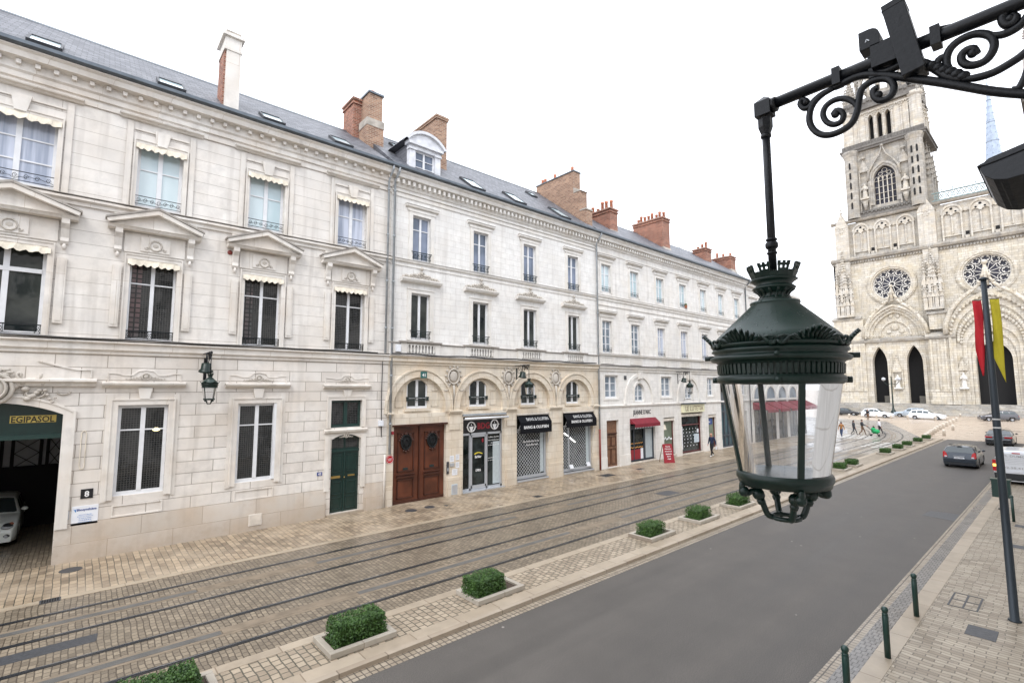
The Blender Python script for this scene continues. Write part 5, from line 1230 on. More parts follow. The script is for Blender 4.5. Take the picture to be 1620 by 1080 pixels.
m = MB(Tfac); m.box(33.72, 35.28, -.2, -.05, 2.85, 3.05); m.build('blind', 'stone_white', o)
m = MB(Tfac); P = [(33.95+r*math.cos(q*.785), -.12+r*.4*math.sin(q*.785), z) for r, z in ((.3, 2.2), (.12, 2.6)) for q in range(8)]; m.add(P, [(q, (q+1) % 8, 8+(q+1) % 8, 8+q) for q in range(8)]); m.build('display_lampshade', 'cream_cloth', o)
for k in range(7): m = MB(Tfac); m.ball((33.88+k*.17, -.1, 1.5+.08*math.sin(k*2)), .08, 6, 1, .5, 1); m.build('display_glass', 'paper', o)
for k in range(4): m = MB(Tfac); m.ball((33.95+k*.27, -.12, .5), .1, 6, 1, .5, .8); m.build('display_pot', 'paper', o)
o = shopfront(H3, 36.3, 39.55, .2, 3.2, (), ((36.3, 39.55, 2.35, .08),), 'burgundy_frame', 'pane_shop', t=.09)
m = MB(Tfac); m.box(36.35, 39.5, -.15, .05, 3.08, 3.28); m.build('blind', 'stone_white', o)
for k in range(5):
    for j in range(6): m = MB(Tfac); m.ball((36.9+k*.5+.1*math.sin(j), -.17, .7+j*.27), .05, 5, 1, .5, 1); m.build('display_item', 'paper', o)
for x0_, x1_, z0_, z1_, mt in ((36.55, 36.7, .5, 2.3, 'paper'), (38.5, 39.3, .9, 1.6, 'box_blue'), (39.0, 39.25, 1.7, 2.0, 'paper')): m = MB(Tfac); m.box(x0_, x1_, -.19, -.17, z0_, z1_); m.build('display_card', mt, o)
m = MB(Tfac); m.box(36.32, 39.72, 0, .2, 3.42, 4.06); m.cur = 1; m.text('LE LUTETIA', 38.05, 3.54, .205, .38, 2.8, .01, .0); m.cur = 2; m.box(36.22, 39.8, 0, .32, 4.08, 4.16)
tag(m.build('shop_sign', ['cream_sign', 'brown_text', 'zinc_dark'], loc=(38, FY, 3.5)), 'cream signboard with brown LE LUTETIA lettering', 'sign')
o = shopfront(H3, 40.68, 42.05, .3, 2.85, (), (), 'burgundy_frame', 'shop_green', t=.04)
m = MB(Tfac); m.box(40.7, 40.95, -.19, -.18, .35, 2.2); m.cur = 1; m.box(40.7, 41.7, -.185, -.18, 2.25, 2.75); m.cur = 2; m.text('tabac', 41.1, 2.4, -.178, .16, None, .004, .02)
tag(m.build('poster', ['poster_blue', 'blue_text', 'white_text'], loc=(41, FY, 0)), 'blue poster strip at the left edge of the narrow shop window', 'poster')
m = MB(Tfac); m.box(40.7, 42.05, -.2, -.05, 2.85, 3.05); m.build('blind', 'stone_white', o)
m = MB(Tfac); m.box(43.05, 46.2, -.28, -.2, .1, 6.15); m.cur = 1
for x in (43.1, 43.85, 44.62, 45.4, 46.12): m.box(x-.05, x+.05, -.2, -.14, .1, 4.0)
for z in (.12, 1.1, 3.2, 3.9): m.box(43.05, 46.2, -.2, -.12, z, z+.1)
for k in range(4):
    for z0, z1 in ((.3, 1.0), (1.3, 3.1)):
        a = 43.22+k*.77
        for (p, q, t0, t1) in ((a, a+.55, z0, z0+.04), (a, a+.55, z1-.04, z1), (a, a+.04, z0, z1), (a+.51, a+.55, z0, z1)): m.box(p, q, -.2, -.17, t0, t1)
m.cur = 2; m.box(43.2, 46.1, -.21, -.19, 4.15, 6.0)
m.build('timber_shopfront', ['teal_panel', 'dark_frame', 'zinc_dark'], H3)
m = MB(Tfac); m.box(43.15, 43.9, .0, .1, 5.0, 6.15); m.cur = 1
for k, ch in enumerate('BAR'): m.text(ch, 43.52, 5.78-.37*k, .11, .28, .5, .01, .03)
tag(m.build('neon_sign', ['black_text', 'red_glow'], loc=(43.5, FY, 5)), 'small glowing red vertical sign on the dark teal shopfront', 'sign')
shopfront(H3, 46.9, 48.2, .3, 3.1, (47.5,), (), 'dark_frame', 'pane_shop')
pipe(H3, 48.85, 15.8, .2, .05, 'zinc_dark')
chimney(H3, 29.2, 30.1, 22.1, 24.7, 16.2, 18.85, 'brick_red', 6, seed=5, flare=.25)
chimney(H3, 36.2, 37.3, 22.0, 24.9, 16.2, 19.75, 'brick_red', 8, seed=6, flare=.6)
chimney(H3, 44.9, 46.0, 22.7, 24.0, 16.5, 18.9, 'brick_red', 3, seed=7)
m = MB(Tfac)
m.tube([(39.3, -1.3, 16.6), (39.3, -1.3, 17.9)], .02, 4)
for k in range(6): m.tube([(38.9+k*.14, -1.3, 17.7), (39.0+k*.14, -1.1, 17.5)], .01, 3)
m.tube([(38.7, -1.3, 17.85), (39.7, -1.2, 17.45)], .012, 4)
tag(m.build('roof_aerial', 'alu', loc=(39.3, FY+1.3, 16.6)), 'thin television aerial on the slate roof between chimneys', 'aerial')
for i, (x, z) in enumerate(((28.95, 6.1), (41.95, 6.1))):
    m = MB(Tfac); m.box(x-.14, x+.14, 0, .03, z-.14, z+.14); tag(m.build('vent_cover', 'cast_grey', loc=(x, FY, z)), ('grey square vent beside the first arch of the bakery house' if i == 0 else 'grey square vent under the band right of the cream sign'), 'cover')
# sandwich board
t = thing('sandwich_board', 'red sandwich board with white chalk writing on the pavement by the bakery', 'sandwich board', (32.2, 19.75, GZ+.005))
def Tsb(u, d, v): c, s = math.cos(-.5), math.sin(-.5); x = u; y = -d; return (32.2+c*x-s*y, 19.75+s*x+c*y, GZ+.005+v)
m = MB(Tsb); m.add([(-.42, .32, 0), (.42, .32, 0), (.36, .02, 1.3), (-.36, .02, 1.3), (-.42, .28, 0), (.42, .28, 0), (.36, -.01, 1.3), (-.36, -.01, 1.3)], [(0, 1, 2, 3), (4, 5, 6, 7), (0, 1, 5, 4), (1, 2, 6, 5), (2, 3, 7, 6), (3, 0, 4, 7)]); m.build('front_panel', 'red_text', t)
m = MB(Tsb); m.tube([(.36, 0, 1.25), (.4, -.42, 0)], .025, 4); m.tube([(-.36, 0, 1.25), (-.4, -.42, 0)], .025, 4); m.tube([(.38, -.2, .6), (-.38, -.2, .6)], .015, 4); m.build('leg', 'brown_text', t)
for k, (s_, w_) in enumerate((('Tous les', .38), ('Déjeuners', .5), ('Formule 8,50', .52), ('Sandwich', .46), ('Quiche', .3), ('Café', .26))):
    z = 1.08-k*.17; m = MB(Tsb) if k == 0 else m; m.text(s_, 0, z, .02+.3*(1.3-z)/1.3+.012, .10, w_, .003, .03)
m.build('chalk_writing', 'white_text', t)

# ================================================================ corner house at the square, with awnings
H4 = thing('townhouse', 'white stone corner house with a rounded end above red awnings', 'house', (55, FY, 0), group='stone houses along the tram street')
x0, x1, rr = 49.0, 62.2, 2.5; yb = 40
prof = [(x0, FY-.0)]+[(x1+rr*math.sin(a), FY+rr-rr*math.cos(a)) for a in [i*math.pi/2/10 for i in range(11)]]+[(x1+rr, yb), (x0, yb)]
def off(prof, d):
    return [(x0, FY-d)]+[(x1+(rr+d)*math.sin(a), FY+rr-(rr+d)*math.cos(a)) for a in [i*math.pi/2/10 for i in range(11)]]+[(x1+rr+d, yb), (x0, yb)]
m = MB(); m.plan(prof, -.05, 15.1); m.build('wall', 'smooth_stone', H4)
m = MB(); m.plan(off(prof, .1), 15.1, 15.42); m.plan(off(prof, .36), 15.42, 15.62); m.plan(off(prof, .48), 15.62, 15.78); m.plan(off(prof, .12), 11.4, 11.7); m.plan(off(prof, .15), 6.5, 6.85); m.plan(off(prof, .1), 4.1, 4.24); m.plan(off(prof, .05), 14.5, 14.6)
m.build('cornice', 'trim_pale', H4)
m = MB(); a = off(prof, .5); b = off(prof, -3.5); n = len(a)
for i in range(n): m.quad((*a[i], 15.79), (*a[(i+1) % n], 15.79), (*b[(i+1) % n], 18.0), (*b[i], 18.0))
m.add([(*q, 18.0) for q in b], [tuple(range(n))]); m.build('roof', 'slate', H4)
C4 = [50.6, 53.6, 56.6, 59.6]
for i, c in enumerate(C4):
    for z, h in ((7.76, 2.2), (11.95, 1.93)):
        t = mk_window(H4, 1.04, h, 'pane_far', (.33, .66), dep=.04, jw=.07); put(t, H4, c, z)
        m = MB(Tloc); architrave(m, 1.04, h, .16, .06, .05); hood(m, 1.9, h+.42, .2, .14); t = m.build('window_surround', 'trim_pale', H4, local=True); put(t, H4, c, z)
for i, c in enumerate((50.9, 53.9, 56.9, 59.9, 62.6)):
    m = MB(Tfac); m.box(c-1.1, c+1.1, .0, .02, .1, 4.05); m.cur = 1; m.prism([(c-1.1, 4.3)]+arc(c, 4.4, 1.1, 0, math.pi, 10)[::-1]+[(c+1.1, 4.3)], 0, .02)
    i_ = [(c-1.1, 4.3)]+arc(c, 4.4, 1.1, math.pi, 0, 12)+[(c+1.1, 4.3)]; o_ = [(c-1.3, 4.3)]+arc(c, 4.4, 1.35, math.pi, 0, 12)+[(c+1.3, 4.3)]; m.cur = 2; ring(m, i_, o_, 0, .1)
    m.cur = 3; m.box(c-.05, c+.05, .02, .05, .1, 4.05)
    m.build('shop_bay', ['pane_shop', 'pane_far', 'trim_pale', 'dark_frame'], H4)
    a = MB(Tfac); a.quad((c-1.3, 0, 3.95), (c+1.3, 0, 3.95), (c+1.3, 1.4, 3.25), (c-1.3, 1.4, 3.25)); a.quad((c-1.3, 1.4, 3.25), (c+1.3, 1.4, 3.25), (c+1.3, 1.41, 3.0), (c-1.3, 1.41, 3.0)); a.quad((c-1.3, 0, 3.95), (c-1.3, 1.4, 3.25), (c-1.3, 0, 3.25)); a.quad((c+1.3, 0, 3.95), (c+1.3, 1.4, 3.25), (c+1.3, 0, 3.25))
    tag(a.build('cafe_awning', 'burgundy_cloth', loc=(c, FY, 3)), 'red awning of the corner house seen through the lantern glass, %s from the left' % ('first', 'second', 'third', 'fourth', 'last')[i], 'awning', 'red awnings of the corner house')
chimney(H4, 49.5, 50.6, 22.4, 24.3, 16.5, 18.85, 'brick_red', 3, seed=8, flare=.5)

# ---- cables along the houses
def cable(name, pts, r, label):
    m = MB(Tfac); m.tube(pts, r, 5); tag(m.build(name, 'cable_black', loc=(pts[0][0], FY, pts[0][2])), label, 'cable')
cable('cable', [(-6+i*.7, .22+.01*math.sin(i), 7.0+.012*math.sin(i*1.3)) for i in range(24)], .022, 'black cable lying along the stone band of the gateway house')
cable('cable', [(10.8+i*.7, .24+.01*math.sin(i), 6.985+.025*math.sin(i*1.3)) for i in range(22)], .035, 'thick black cable bundle along the band of the arcaded house')
cable('cable', [(26+i*.8, .2, 6.94+.015*math.sin(i*1.7)) for i in range(22)], .022, 'thin cable along the band above the bakery')
cable('cable', [(10.42, .06, 6.9), (10.40, .05, 5), (10.44, .05, 3.2)], .02, 'vertical black cable beside the drainpipes')

# ================================================================ the house the lamp bracket is fixed to
YW = -1.2
H5 = thing('townhouse', 'pale stone house on the near side of the street, carrying the lamp bracket', 'house', (10, YW, 0))
def Topp(u, d, v): return (u, YW+d, v)
m = MB(Topp); ops = []
for k in range(-12, 22):
    c = 1.0+k*3.6
    for zb, h in ((.4, 3.2), (6.9, 2.4), (11.2, 2.0)): ops.append(rect(c-.65, c+.65, zb, zb+h))
wall(m, -44, 78, -.05, 15.5, ops, 0, .3); m.quad((78, 0, 0), (78, -12, 0), (78, -12, 15.5), (78, 0, 15.5)); m.quad((-44, -12, 0), (78, -12, 0), (78, -12, 15.5), (-44, -12, 15.5))
m.build('wall', 'ashlar_pale', H5)
m = MB(Topp)
for q in ops: a, b, c, d = q['b']; m.box(a, b, -.32, -.25, c, d)
m.cur = 1
for q in ops: a, b, c, d = q['b']; m.box((a+b)/2-.05, (a+b)/2+.05, -.25, -.2, c, d); m.box(a, a+.08, -.25, -.2, c, d); m.box(b-.08, b, -.25, -.2, c, d)
m.build('window_band', ['pane_dark', 'white_paint'], H5)
m = MB(Topp); m.box(-44, 78, 0, .4, 15.3, 15.6); m.box(-44, 78, 0, .12, 10.9, 11.05); m.box(-44, 78, 0, .15, 6.0, 6.2); m.build('cornice', 'trim_pale', H5)
m = MB(Topp); m.prism3([(.5, 15.6), (-5.5, 19.5), (-12, 15.6)], -44, 78); m.build('roof', 'slate', H5)

# ================================================================ cathedral
CC = 9.75; CX = 130.0
K = thing('cathedral', 'weathered stone gothic cathedral with rose windows and towers closing the street', 'cathedral', (CX, CC, 0))
def side(sg): return lambda s: CC+sg*s
def cath_wall(name, mat, items): pass
# steps
m = MB()
for i in range(9): m.box(123.6+i*.55, CX+2, CC-27-(8-i)*.35, CC+25.5-(0)*.35, -.01+i*.235, .235*(i+1))
m.box(128.4, CX+14, CC-27, CC+25.5, 0, 2.12)
m.build('steps', 'cath_grey', K)
BD = 3.0       # porch projection
ops1, ops_c = [], []
m = MB(Tcath)
for sg in (1, -1):
    for ds in (-2.95, 2.95):
        c = CC+sg*(14.7+ds); o, b = point_arch(c, 1.32, 2.1, 10.4, 14.1); ops1.append(dict(b=b, o=o, depth=1.6))
o, b = point_arch(CC, 2.5, 2.1, 10.6, 14.1); ops1.append(dict(b=b, o=o, depth=1.8))
wall(m, CC-20.2, CC+20.2, 2.1, 15.3, ops1, BD-2.4, 1.6)
for sg in (1, -1):
    m.box(*sorted((CC+sg*20.1, CC+sg*25.8)), -8, .9, 2.1, 20.3)
    m.box(*sorted((CC+sg*5.2, CC+sg*9.2)), 0, 1.9, 2.1, 15.2)
    for s in (5.6, 6.6, 7.7, 8.8): m.box(CC+sg*s-.16, CC+sg*s+.16, 1.9, 2.12, 5.0, 14.9)
    for s in (21, 22.6, 24.2, 25.4): m.box(CC+sg*s-.16, CC+sg*s+.16, .9, 1.15, 5.0, 14.9)
    m.box(*sorted((CC+sg*5.0, CC+sg*9.4)), 1.9, 2.15, 2.1, 2.9); m.box(*sorted((CC+sg*5.1, CC+sg*9.3)), 1.9, 2.05, 4.6, 4.9)
    m.box(*sorted((CC+sg*20, CC+sg*26)), .9, 1.2, 2.1, 2.9); m.box(*sorted((CC+sg*20, CC+sg*25.9)), .9, 1.1, 4.6, 4.9)
    m.box(*sorted((CC+sg*5.3, CC+sg*8.9)), 0, 1.2, 17, 20.3)
# wall over the doors up to the gallery, with the roses
rz = 27.5; ops2 = []
def circ(c, z, r, n=28): return [(c+r*math.cos(2*math.pi*i/n), z+r*math.sin(2*math.pi*i/n)) for i in range(n)]
for c, r in ((CC, 3.45), (CC+14.75, 3.35), (CC-14.75, 3.35)): ops2.append(dict(b=(c-r, c+r, rz-r, rz+r), o=circ(c, rz, r), round=1, depth=.9))
wall(m, CC-25.3, CC+25.3, 15.3, 34.0, ops2, 0, .9)
for sg in (1, -1): m.box(*sorted((CC+sg*25.3, CC+sg*25.0)), -10, 0, 2, 34)
m.box(CC-25.2, CC+25.2, -14, -12, 2, 34)
m.build('wall', 'cath_lower', K)
m = MB(Tcath)       # ledges of the lower storey
m.prism3([(0, 15.0), (1.0, 15.05), (1.15, 15.4), (1.2, 15.6), (0, 16.1)], CC-26, CC-9.3); m.prism3([(0, 15.0), (1.0, 15.05), (1.15, 15.4), (1.2, 15.6), (0, 16.1)], CC+9.3, CC+26)
for sg in (1, -1):
    a, b = sorted((CC+sg*5.0, CC+sg*9.6)); m.prism3([(0, 14.9), (2.2, 15.0), (2.4, 15.3), (2.4, 15.6), (0, 16.8)], a, b)
    a, b = sorted((CC+sg*4.9, CC+sg*9.2)); m.prism3([(0, 20.0), (1.5, 20.1), (1.5, 20.4), (0, 21.2)], a, b); a, b = sorted((CC+sg*20.4, CC+sg*26.0)); m.prism3([(0, 20.2), (1.1, 20.3), (1.2, 20.6), (0, 21.2)], a, b)
m.prism3([(0, 33.6), (.7, 33.8), (.9, 34.2), (.9, 34.5), (0, 34.8)], CC-25.6, CC+25.6)
for k in range(104): x = CC-25.2+k*.49; m.prism([(x-.2, 33.3)]+[(x, 33.05)]+[(x+.2, 33.3), (x+.2, 33.6), (x-.2, 33.6)], 0, .35)
m.prism3([(0, 42.5), (.5, 42.7), (.7, 43.1), (0, 43.3)], CC-25.2, CC+25.2)
m.build('ledges', 'cath_grey', K)
# dark doors and their mouldings
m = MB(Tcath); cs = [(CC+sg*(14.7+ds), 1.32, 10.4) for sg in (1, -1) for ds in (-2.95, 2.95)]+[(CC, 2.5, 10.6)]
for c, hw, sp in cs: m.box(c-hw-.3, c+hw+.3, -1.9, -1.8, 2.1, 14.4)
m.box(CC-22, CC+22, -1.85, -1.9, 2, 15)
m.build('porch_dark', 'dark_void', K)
for c, hw, sp in cs:
    m = MB(Tcath); b = point_arch(c, hw, 2.1, sp, 14.1)[0]
    for k, g in enumerate((.28, .55)):
        o = point_arch(c, hw+g, 2.1, sp, 14.1+g*1.1)[0]; dd = BD-2.4+.06+.06*k; ring(m, b[1:]+b[:1], o[1:]+o[:1], BD-2.5, dd); b = o
    m.cur = 1; m.box(c-hw+.1, c-.05, -1.2, -1.1, 2.1, 3.6) if hw < 2 else None
    m.build('door_arch', ['cath_lower', 'passage_wall'], K)
def statue(u, d, z, h, name='statue', mt='statue_stone'):
    m = MB(Tcath)
    m.lathe([(.30*h/2, z), (.26*h/2, z+.3*h), (.20*h/2, z+.5*h), (.27*h/2, z+.72*h), (.24*h/2, z+.80*h), (.08*h/2, z+.86*h)], c=(u, d), n=8, caps=True) if False else None
    P = [(.30, 0), (.25, .3), (.20, .5), (.28, .7), (.25, .80), (.09, .86), (.13, .9), (.12, .96), (.04, 1.0)]
    n = 8; vs = []; fs = []
    for r, t in P:
        for j in range(n): a = 6.2832*j/n; vs.append((u+r*h*.55*math.cos(a), d+r*h*.45*math.sin(a), z+t*h))
    for i in range(len(P)-1):
        for j in range(n): fs.append((i*n+j, i*n+(j+1) % n, (i+1)*n+(j+1) % n, (i+1)*n+j))
    m.sm = True; m.add(vs, fs); m.sm = False
    m.tube([(u-.14*h, d, z+.74*h), (u-.17*h, d+.1*h, z+.56*h), (u-.02*h, d+.16*h, z+.58*h)], .045*h, 5); m.tube([(u+.14*h, d, z+.74*h), (u+.17*h, d+.1*h, z+.56*h), (u+.04*h, d+.16*h, z+.66*h)], .045*h, 5)
    m.box(u-.24*h, u+.24*h, d-.15*h, d+.2*h, z-.12*h, z)
    return m.build(name, mt, K)
def canopy(m, u, d, z, h, w=.7):
    m.add([(u-w, d+.5, z), (u+w, d+.5, z), (u, d+.2, z+h), (u-w, d, z), (u+w, d, z)], [(0, 1, 2), (0, 2, 3), (1, 4, 2), (0, 3, 4, 1)])
    for k in range(7):
        t = k/7
        for s in (-1, 1): m.ball((u+s*w*(1-t), d+.4, z+h*t), .13, 5)
    m.box(u-w, u+w, d, d+.55, z-.4, z)
def pinnacle(m, u, d, z0, z1, w, croc=6):
    """square shaft with a crocketed spirelet"""
    h = z1-z0; zm = z0+h*.45
    m.box(u-w/2, u+w/2, d-w/2, d+w/2, z0, zm)
    for s in (-1, 1):
        m.prism([(u-w*.6, zm-.1), (u+w*.6, zm-.1), (u, zm+w*1.1)], d+w/2, d+w/2+.08) if s > 0 else None
    m.add([(u-w/2, d-w/2, zm), (u+w/2, d-w/2, zm), (u+w/2, d+w/2, zm), (u-w/2, d+w/2, zm), (u, d, z1)], [(0, 1, 4), (1, 2, 4), (2, 3, 4), (3, 0, 4)])
    for k in range(croc):
        t = (k+.4)/croc; r = w*.5*(1-t)+.06; z = zm+(z1-zm)*t
        for a, b in ((-1, 1), (1, 1), (0, 1.2), (1, -1)): m.ball((u+a*r*1.15, d+b*r*1.15, z), .09+.16*w*(1-t), 5)
    m.ball((u, d, z1), .12*w+.06, 6); m.box(u-.22*w, u+.22*w, d-.04, d+.04, z1+.12, z1+.2); m.box(u-.04, u+.04, d-.04, d+.04, z1, z1+.45*w+.2)
for sg in (1, -1):
    statue(CC+sg*14.7, 1.0, 5.4, 2.6); statue(CC+sg*4.35, 1.6, 5.4, 2.8)
for sg in (1, -1):
    m = MB(Tcath)
    c = CC+sg*14.7; m.box(c-.75, c+.75, .6, .95, 4.9, 5.2); canopy(m, c, .6, 9.0, 3.6, .7); canopy(m, CC+sg*4.35, 1.3, 9.0, 2.6, .65)
    m.box(c-.9, c-.7, .6, .85, 5.2, 9); m.box(c+.7, c+.9, .6, .85, 5.2, 9)
    m.build('niche_canopies', 'cath_lower', K); m = MB(Tcath)
    # gable arch above the twin doors
    b = point_arch(c, 4.0, 15.9, 16.0, 21.3, 12)[0]
    for g, dd in ((.5, .5), (.95, .9), (1.25, 1.25)):
        o = point_arch(c, 4.0+g, 15.9, 16.0, 21.3+g*1.3, 12)[0]; ring(m, b[1:]+b[:1], o[1:]+o[:1], 0, dd); b = o
    b = point_arch(c, 2.5, 16.3, 16.4, 19.4, 8)[0]; o = point_arch(c, 2.8, 16.3, 16.4, 19.8, 8)[0]; ring(m, b[1:]+b[:1], o[1:]+o[:1], 0, .3)
    for k in range(22): m.ball((c-4.6+k*.44, 1.0, 16.35), .18, 5)
    # ogee tip
    for s in (-1, 1):
        pts = [(c+s*5.2*(1-t)**1.0*(1 if t < .5 else 1)*max(.02, (1-t)), 1.1, 18.6+8.0*(t**1.35)) for t in [i/12 for i in range(13)]]
        pts = [(c+s*x, 1.1, z) for x, z in ((5.5, 16.3), (5.1, 18.2), (4.1, 20.3), (2.8, 21.9), (1.6, 23.0), (.8, 23.9), (.35, 25.0), (.1, 26.3))]
        m.tube(pts, [.42, .42, .4, .36, .3, .26, .2, .14], 5)
        for k in range(1, 7): m.ball((pts[k][0], 1.3, pts[k][2]+.35), .28, 5)
    for (x, z, r) in ((0, 18.1, .75), (-1.1, 17.2, .45), (1.1, 17.2, .45), (-.6, 20.5, .4), (.6, 20.5, .4)): m.ball((c+x, .15, z), r, 8, 1, .35, 1)
    m.tube([(c, 1.15, 23.5), (c, 1.15, 26.8)], [.35, .15], 5); m.ball((c, 1.15, 26.9), .35, 6)
    m.build('side_portal_gable', 'cath_lower', K)
m = MB(Tcath)      # central portal
b = point_arch(CC, 2.9, 2.1, 11.0, 15.0, 10)[0]
arcs = [(3.6, 13, 17.0), (4.3, 14, 19.4), (5.0, 15, 21.4), (5.6, 15.8, 22.8), (6.0, 16, 23.6)]
pb = point_arch(CC, 3.1, 2.1, 11.6, 16.0, 12)[0]
for i, (hw, sp, ap) in enumerate(arcs):
    o = point_arch(CC, hw, 2.1, sp, ap, 12)[0]; ring(m, pb[1:]+pb[:1], o[1:]+o[:1], .4, .9+.35*i); pb = o
    if i in (1, 3):
        for k, (u, v) in enumerate(o[2:]): 
            m.ball((u, 1.2+.35*i, v), .34, 5)
for k, (u, v) in enumerate(point_arch(CC, 4.65, 2.1, 14.5, 20.4, 16)[0][2:]): m.ball((u, 1.7, v), .36, 5, 1, 1, 1.4)
for s in (-1, 1):
    pts = [(CC+s*x, 2.5, z) for x, z in ((6.3, 15.8), (6.2, 18.0), (5.2, 20.6), (3.6, 22.6), (2.0, 23.9), (1.0, 24.9), (.5, 26.0), (.1, 28.4))]
    m.tube(pts, [.5, .5, .46, .4, .36, .3, .24, .14], 5)
    for k in range(1, 7): m.ball((pts[k][0], 2.7, pts[k][2]+.4), .3, 5)
m.ball((CC, .9, 18.2), 1.0, 8, 1.4, .3, .8)
m.tube([(CC, 2.5, 24.5), (CC, 2.5, 29)], [.45, .2], 6); m.ball((CC, 2.5, 29), .5, 6)
m.build('central_portal', 'cath_lower', K)
m = MB(Tcath); m.prism([(CC-5.2, 15.8), (CC+5.2, 15.8), (CC+4.0, 19.5), (CC, 22), (CC-4, 19.5)], .3, .45); m.build('tympanum', 'cath_mid', K)
# rose windows
for c, r in ((CC, 3.45), (CC+14.75, 3.35), (CC-14.75, 3.35)):
    m = MB(Tcath)
    for g, dd in ((.35, .28), (.8, .42), (1.05, .3)):
        a = circ(c, rz, r+(g-.35 if g > .35 else 0)*1.0); a = circ(c, rz, r+{.35: 0, .8: .35, 1.05: .8}[g]); o = circ(c, rz, r+{.35: .35, .8: .8, 1.05: 1.0}[g]); ring(m, a+a[:1], o+o[:1], 0, dd)
    rs = m.build('rose_window', 'cath_lower', K)
    m = MB(Tcath); m.cur = 0
    n = 12
    m.tube([(c+.5*math.cos(t*.785), -.45, rz+.5*math.sin(t*.785)) for t in range(8)], .12, 4, closed=True)
    for k in range(n):
        a = 2*math.pi*(k+.5)/n; a2 = 2*math.pi*k/n
        m.tube([(c+.55*math.cos(a), -.45, rz+.55*math.sin(a)), (c+r*.62*math.cos(a), -.45, rz+r*.62*math.sin(a))], .07, 4)
        cx, cz = c+r*.79*math.cos(a2), rz+r*.79*math.sin(a2); q = r*.175
        m.tube([(cx+q*math.cos(t*.785), -.45, cz+q*math.sin(t*.785)) for t in range(8)], .085, 4, closed=True)
        for t in range(4): aa = a2+t*1.5708+.785; m.ball((cx+q*math.cos(aa)*.75, -.45, cz+q*math.sin(aa)*.75), .16, 5)
        m.tube([(c+r*.62*math.cos(a), -.45, rz+r*.62*math.sin(a)), (c+r*.68*math.cos(a+.13), -.45, rz+r*.68*math.sin(a+.13)), (cx, -.45, cz) if 0 else (c+r*.98*math.cos(a), -.45, rz+r*.98*math.sin(a))], .07, 4)
        m.tube([(c+r*.60*math.cos(a), -.45, rz+r*.60*math.sin(a)), (c+r*.5*math.cos(a2), -.45, rz+r*.5*math.sin(a2)), (c+r*.60*math.cos(a-2*math.pi/n), -.45, rz+r*.60*math.sin(a-2*math.pi/n))], .06, 4)
    m.tube([(c+r*.97*math.cos(t*.2244), -.45, rz+r*.97*math.sin(t*.2244)) for t in range(28)], .12, 4, closed=True)
    m.build('tracery', 'statue_stone', rs)
    m = MB(Tcath); m.prism(circ(c, rz, r+.05), -.75, -.7); m.build('pane', 'pane_cath', rs)
# buttress strips with pinnacles
m = MB(Tcath)
for sg in (1, -1):
    for s0, s1, zt in ((6.2, 9.6, 33.6), (21.4, 25.0, 36.0)):
        a, b = sorted((CC+sg*s0, CC+sg*s1)); m.box(a+.5, b-.5, 0, .8, 20.5, 33.6)
        for u in (a+.45, (a+b)/2-.5, (a+b)/2+.5, b-.45):
            pinnacle(m, u, .95, 21.0, 29.5+1.5*math.sin(u*3), .62, 6)
        for k in range(4): pinnacle(m, a+.5+k*(b-a-1)/3, 1.3, 24.5+1.2*(k % 2), 31+.8*(k % 2), .42, 5)
        pinnacle(m, (a+b)/2, 1.0, 27.5, zt, .8, 8)
        m.box(a+.2, b-.2, .7, 1.5, 21.0, 21.5)
        for k in range(5):
            x = a+.35+k*(b-a-.7)/4; m.box(x-.09, x+.09, 1.0, 1.3, 21.5, 26.5); m.prism([(x-.4, 26.2), (x+.4, 26.2), (x, 27.6)], 1.2, 1.5); m.prism([(x-.35, 23.6), (x+.35, 23.6), (x, 24.8)], 1.2, 1.4)
        for k in range(26): m.ball((a+.3+(b-a-.6)*((k*7) % 13)/13, 1.35, 25.5+k*.27), .17+.05*(k % 3), 5)
m.build('buttress_pinnacles', 'cath_mid', K)
# gallery storey
m = MB(Tcath); wall(m, CC-24.2, CC+24.2, 34.0, 42.5, [], -.4)
for sg in (1, -1): m.box(*sorted((CC+sg*24.2, CC+sg*23.9)), -12, -.4, 34, 43)
def gallery(m, a, b, n):
    W = (b-a)/n
    for i in range(n):
        c = a+W*(i+.5); hw = W*.34
        for s in (-1, 1): m.box(c+s*hw-.13, c+s*hw+.13, -.4, .12, 34.8, 40.4)
        i_ = point_arch(c, hw-.05, 40.2, 40.3, 41.7, 6)[0]; o_ = point_arch(c, hw+.25, 40.2, 40.3, 42.2, 6)[0]; ring(m, i_[1:]+i_[:1], o_[1:]+o_[:1], -.4, .15)
        m.box(c-.09, c+.09, -.4, -.05, 36, 39.8)
        m.prism([(c-hw, 39.6), (c-hw, 40.9), (c, 41.9), (c+hw, 40.9), (c+hw, 39.6), (c+hw*.75, 40.2), (c+hw*.5, 40.35), (c+hw*.2, 40.1), (c, 39.6), (c-hw*.2, 40.1), (c-hw*.5, 40.35), (c-hw*.75, 40.2)], -.3, -.05)
        m.cur = 1
        for dx, dz, r in ((0, .85, .26), (-hw*.45, .25, .2), (hw*.45, .25, .2)): m.ball((c+dx, -.05, 40.3+dz), r, 6, 1, .2, 1)
        m.cur = 0
        m.box(c-hw, c+hw, -.4, .0, 35.6, 35.75)
        if i: m.cur = 1; m.box(c-W/2-.28, c-W/2+.28, -.39, -.3, 35.5, 36.2); m.cur = 0; m.box(c-W/2-.3, c-W/2+.3, -.4, .1, 34.8, 35.3)
        if i: m.prism([(c-W/2-.55, 40.2), (c-W/2-.4, 40.45), (c-W/2, 40.2), (c-W/2+.4, 40.45), (c-W/2+.55, 40.2), (c-W/2+.55, 41.0), (c-W/2-.55, 41.0)], -.4, -.1)
for sg in (1, -1):
    a, b = sorted((CC+sg*9.7, CC+sg*21.6)); gallery(m, a, b, 3)
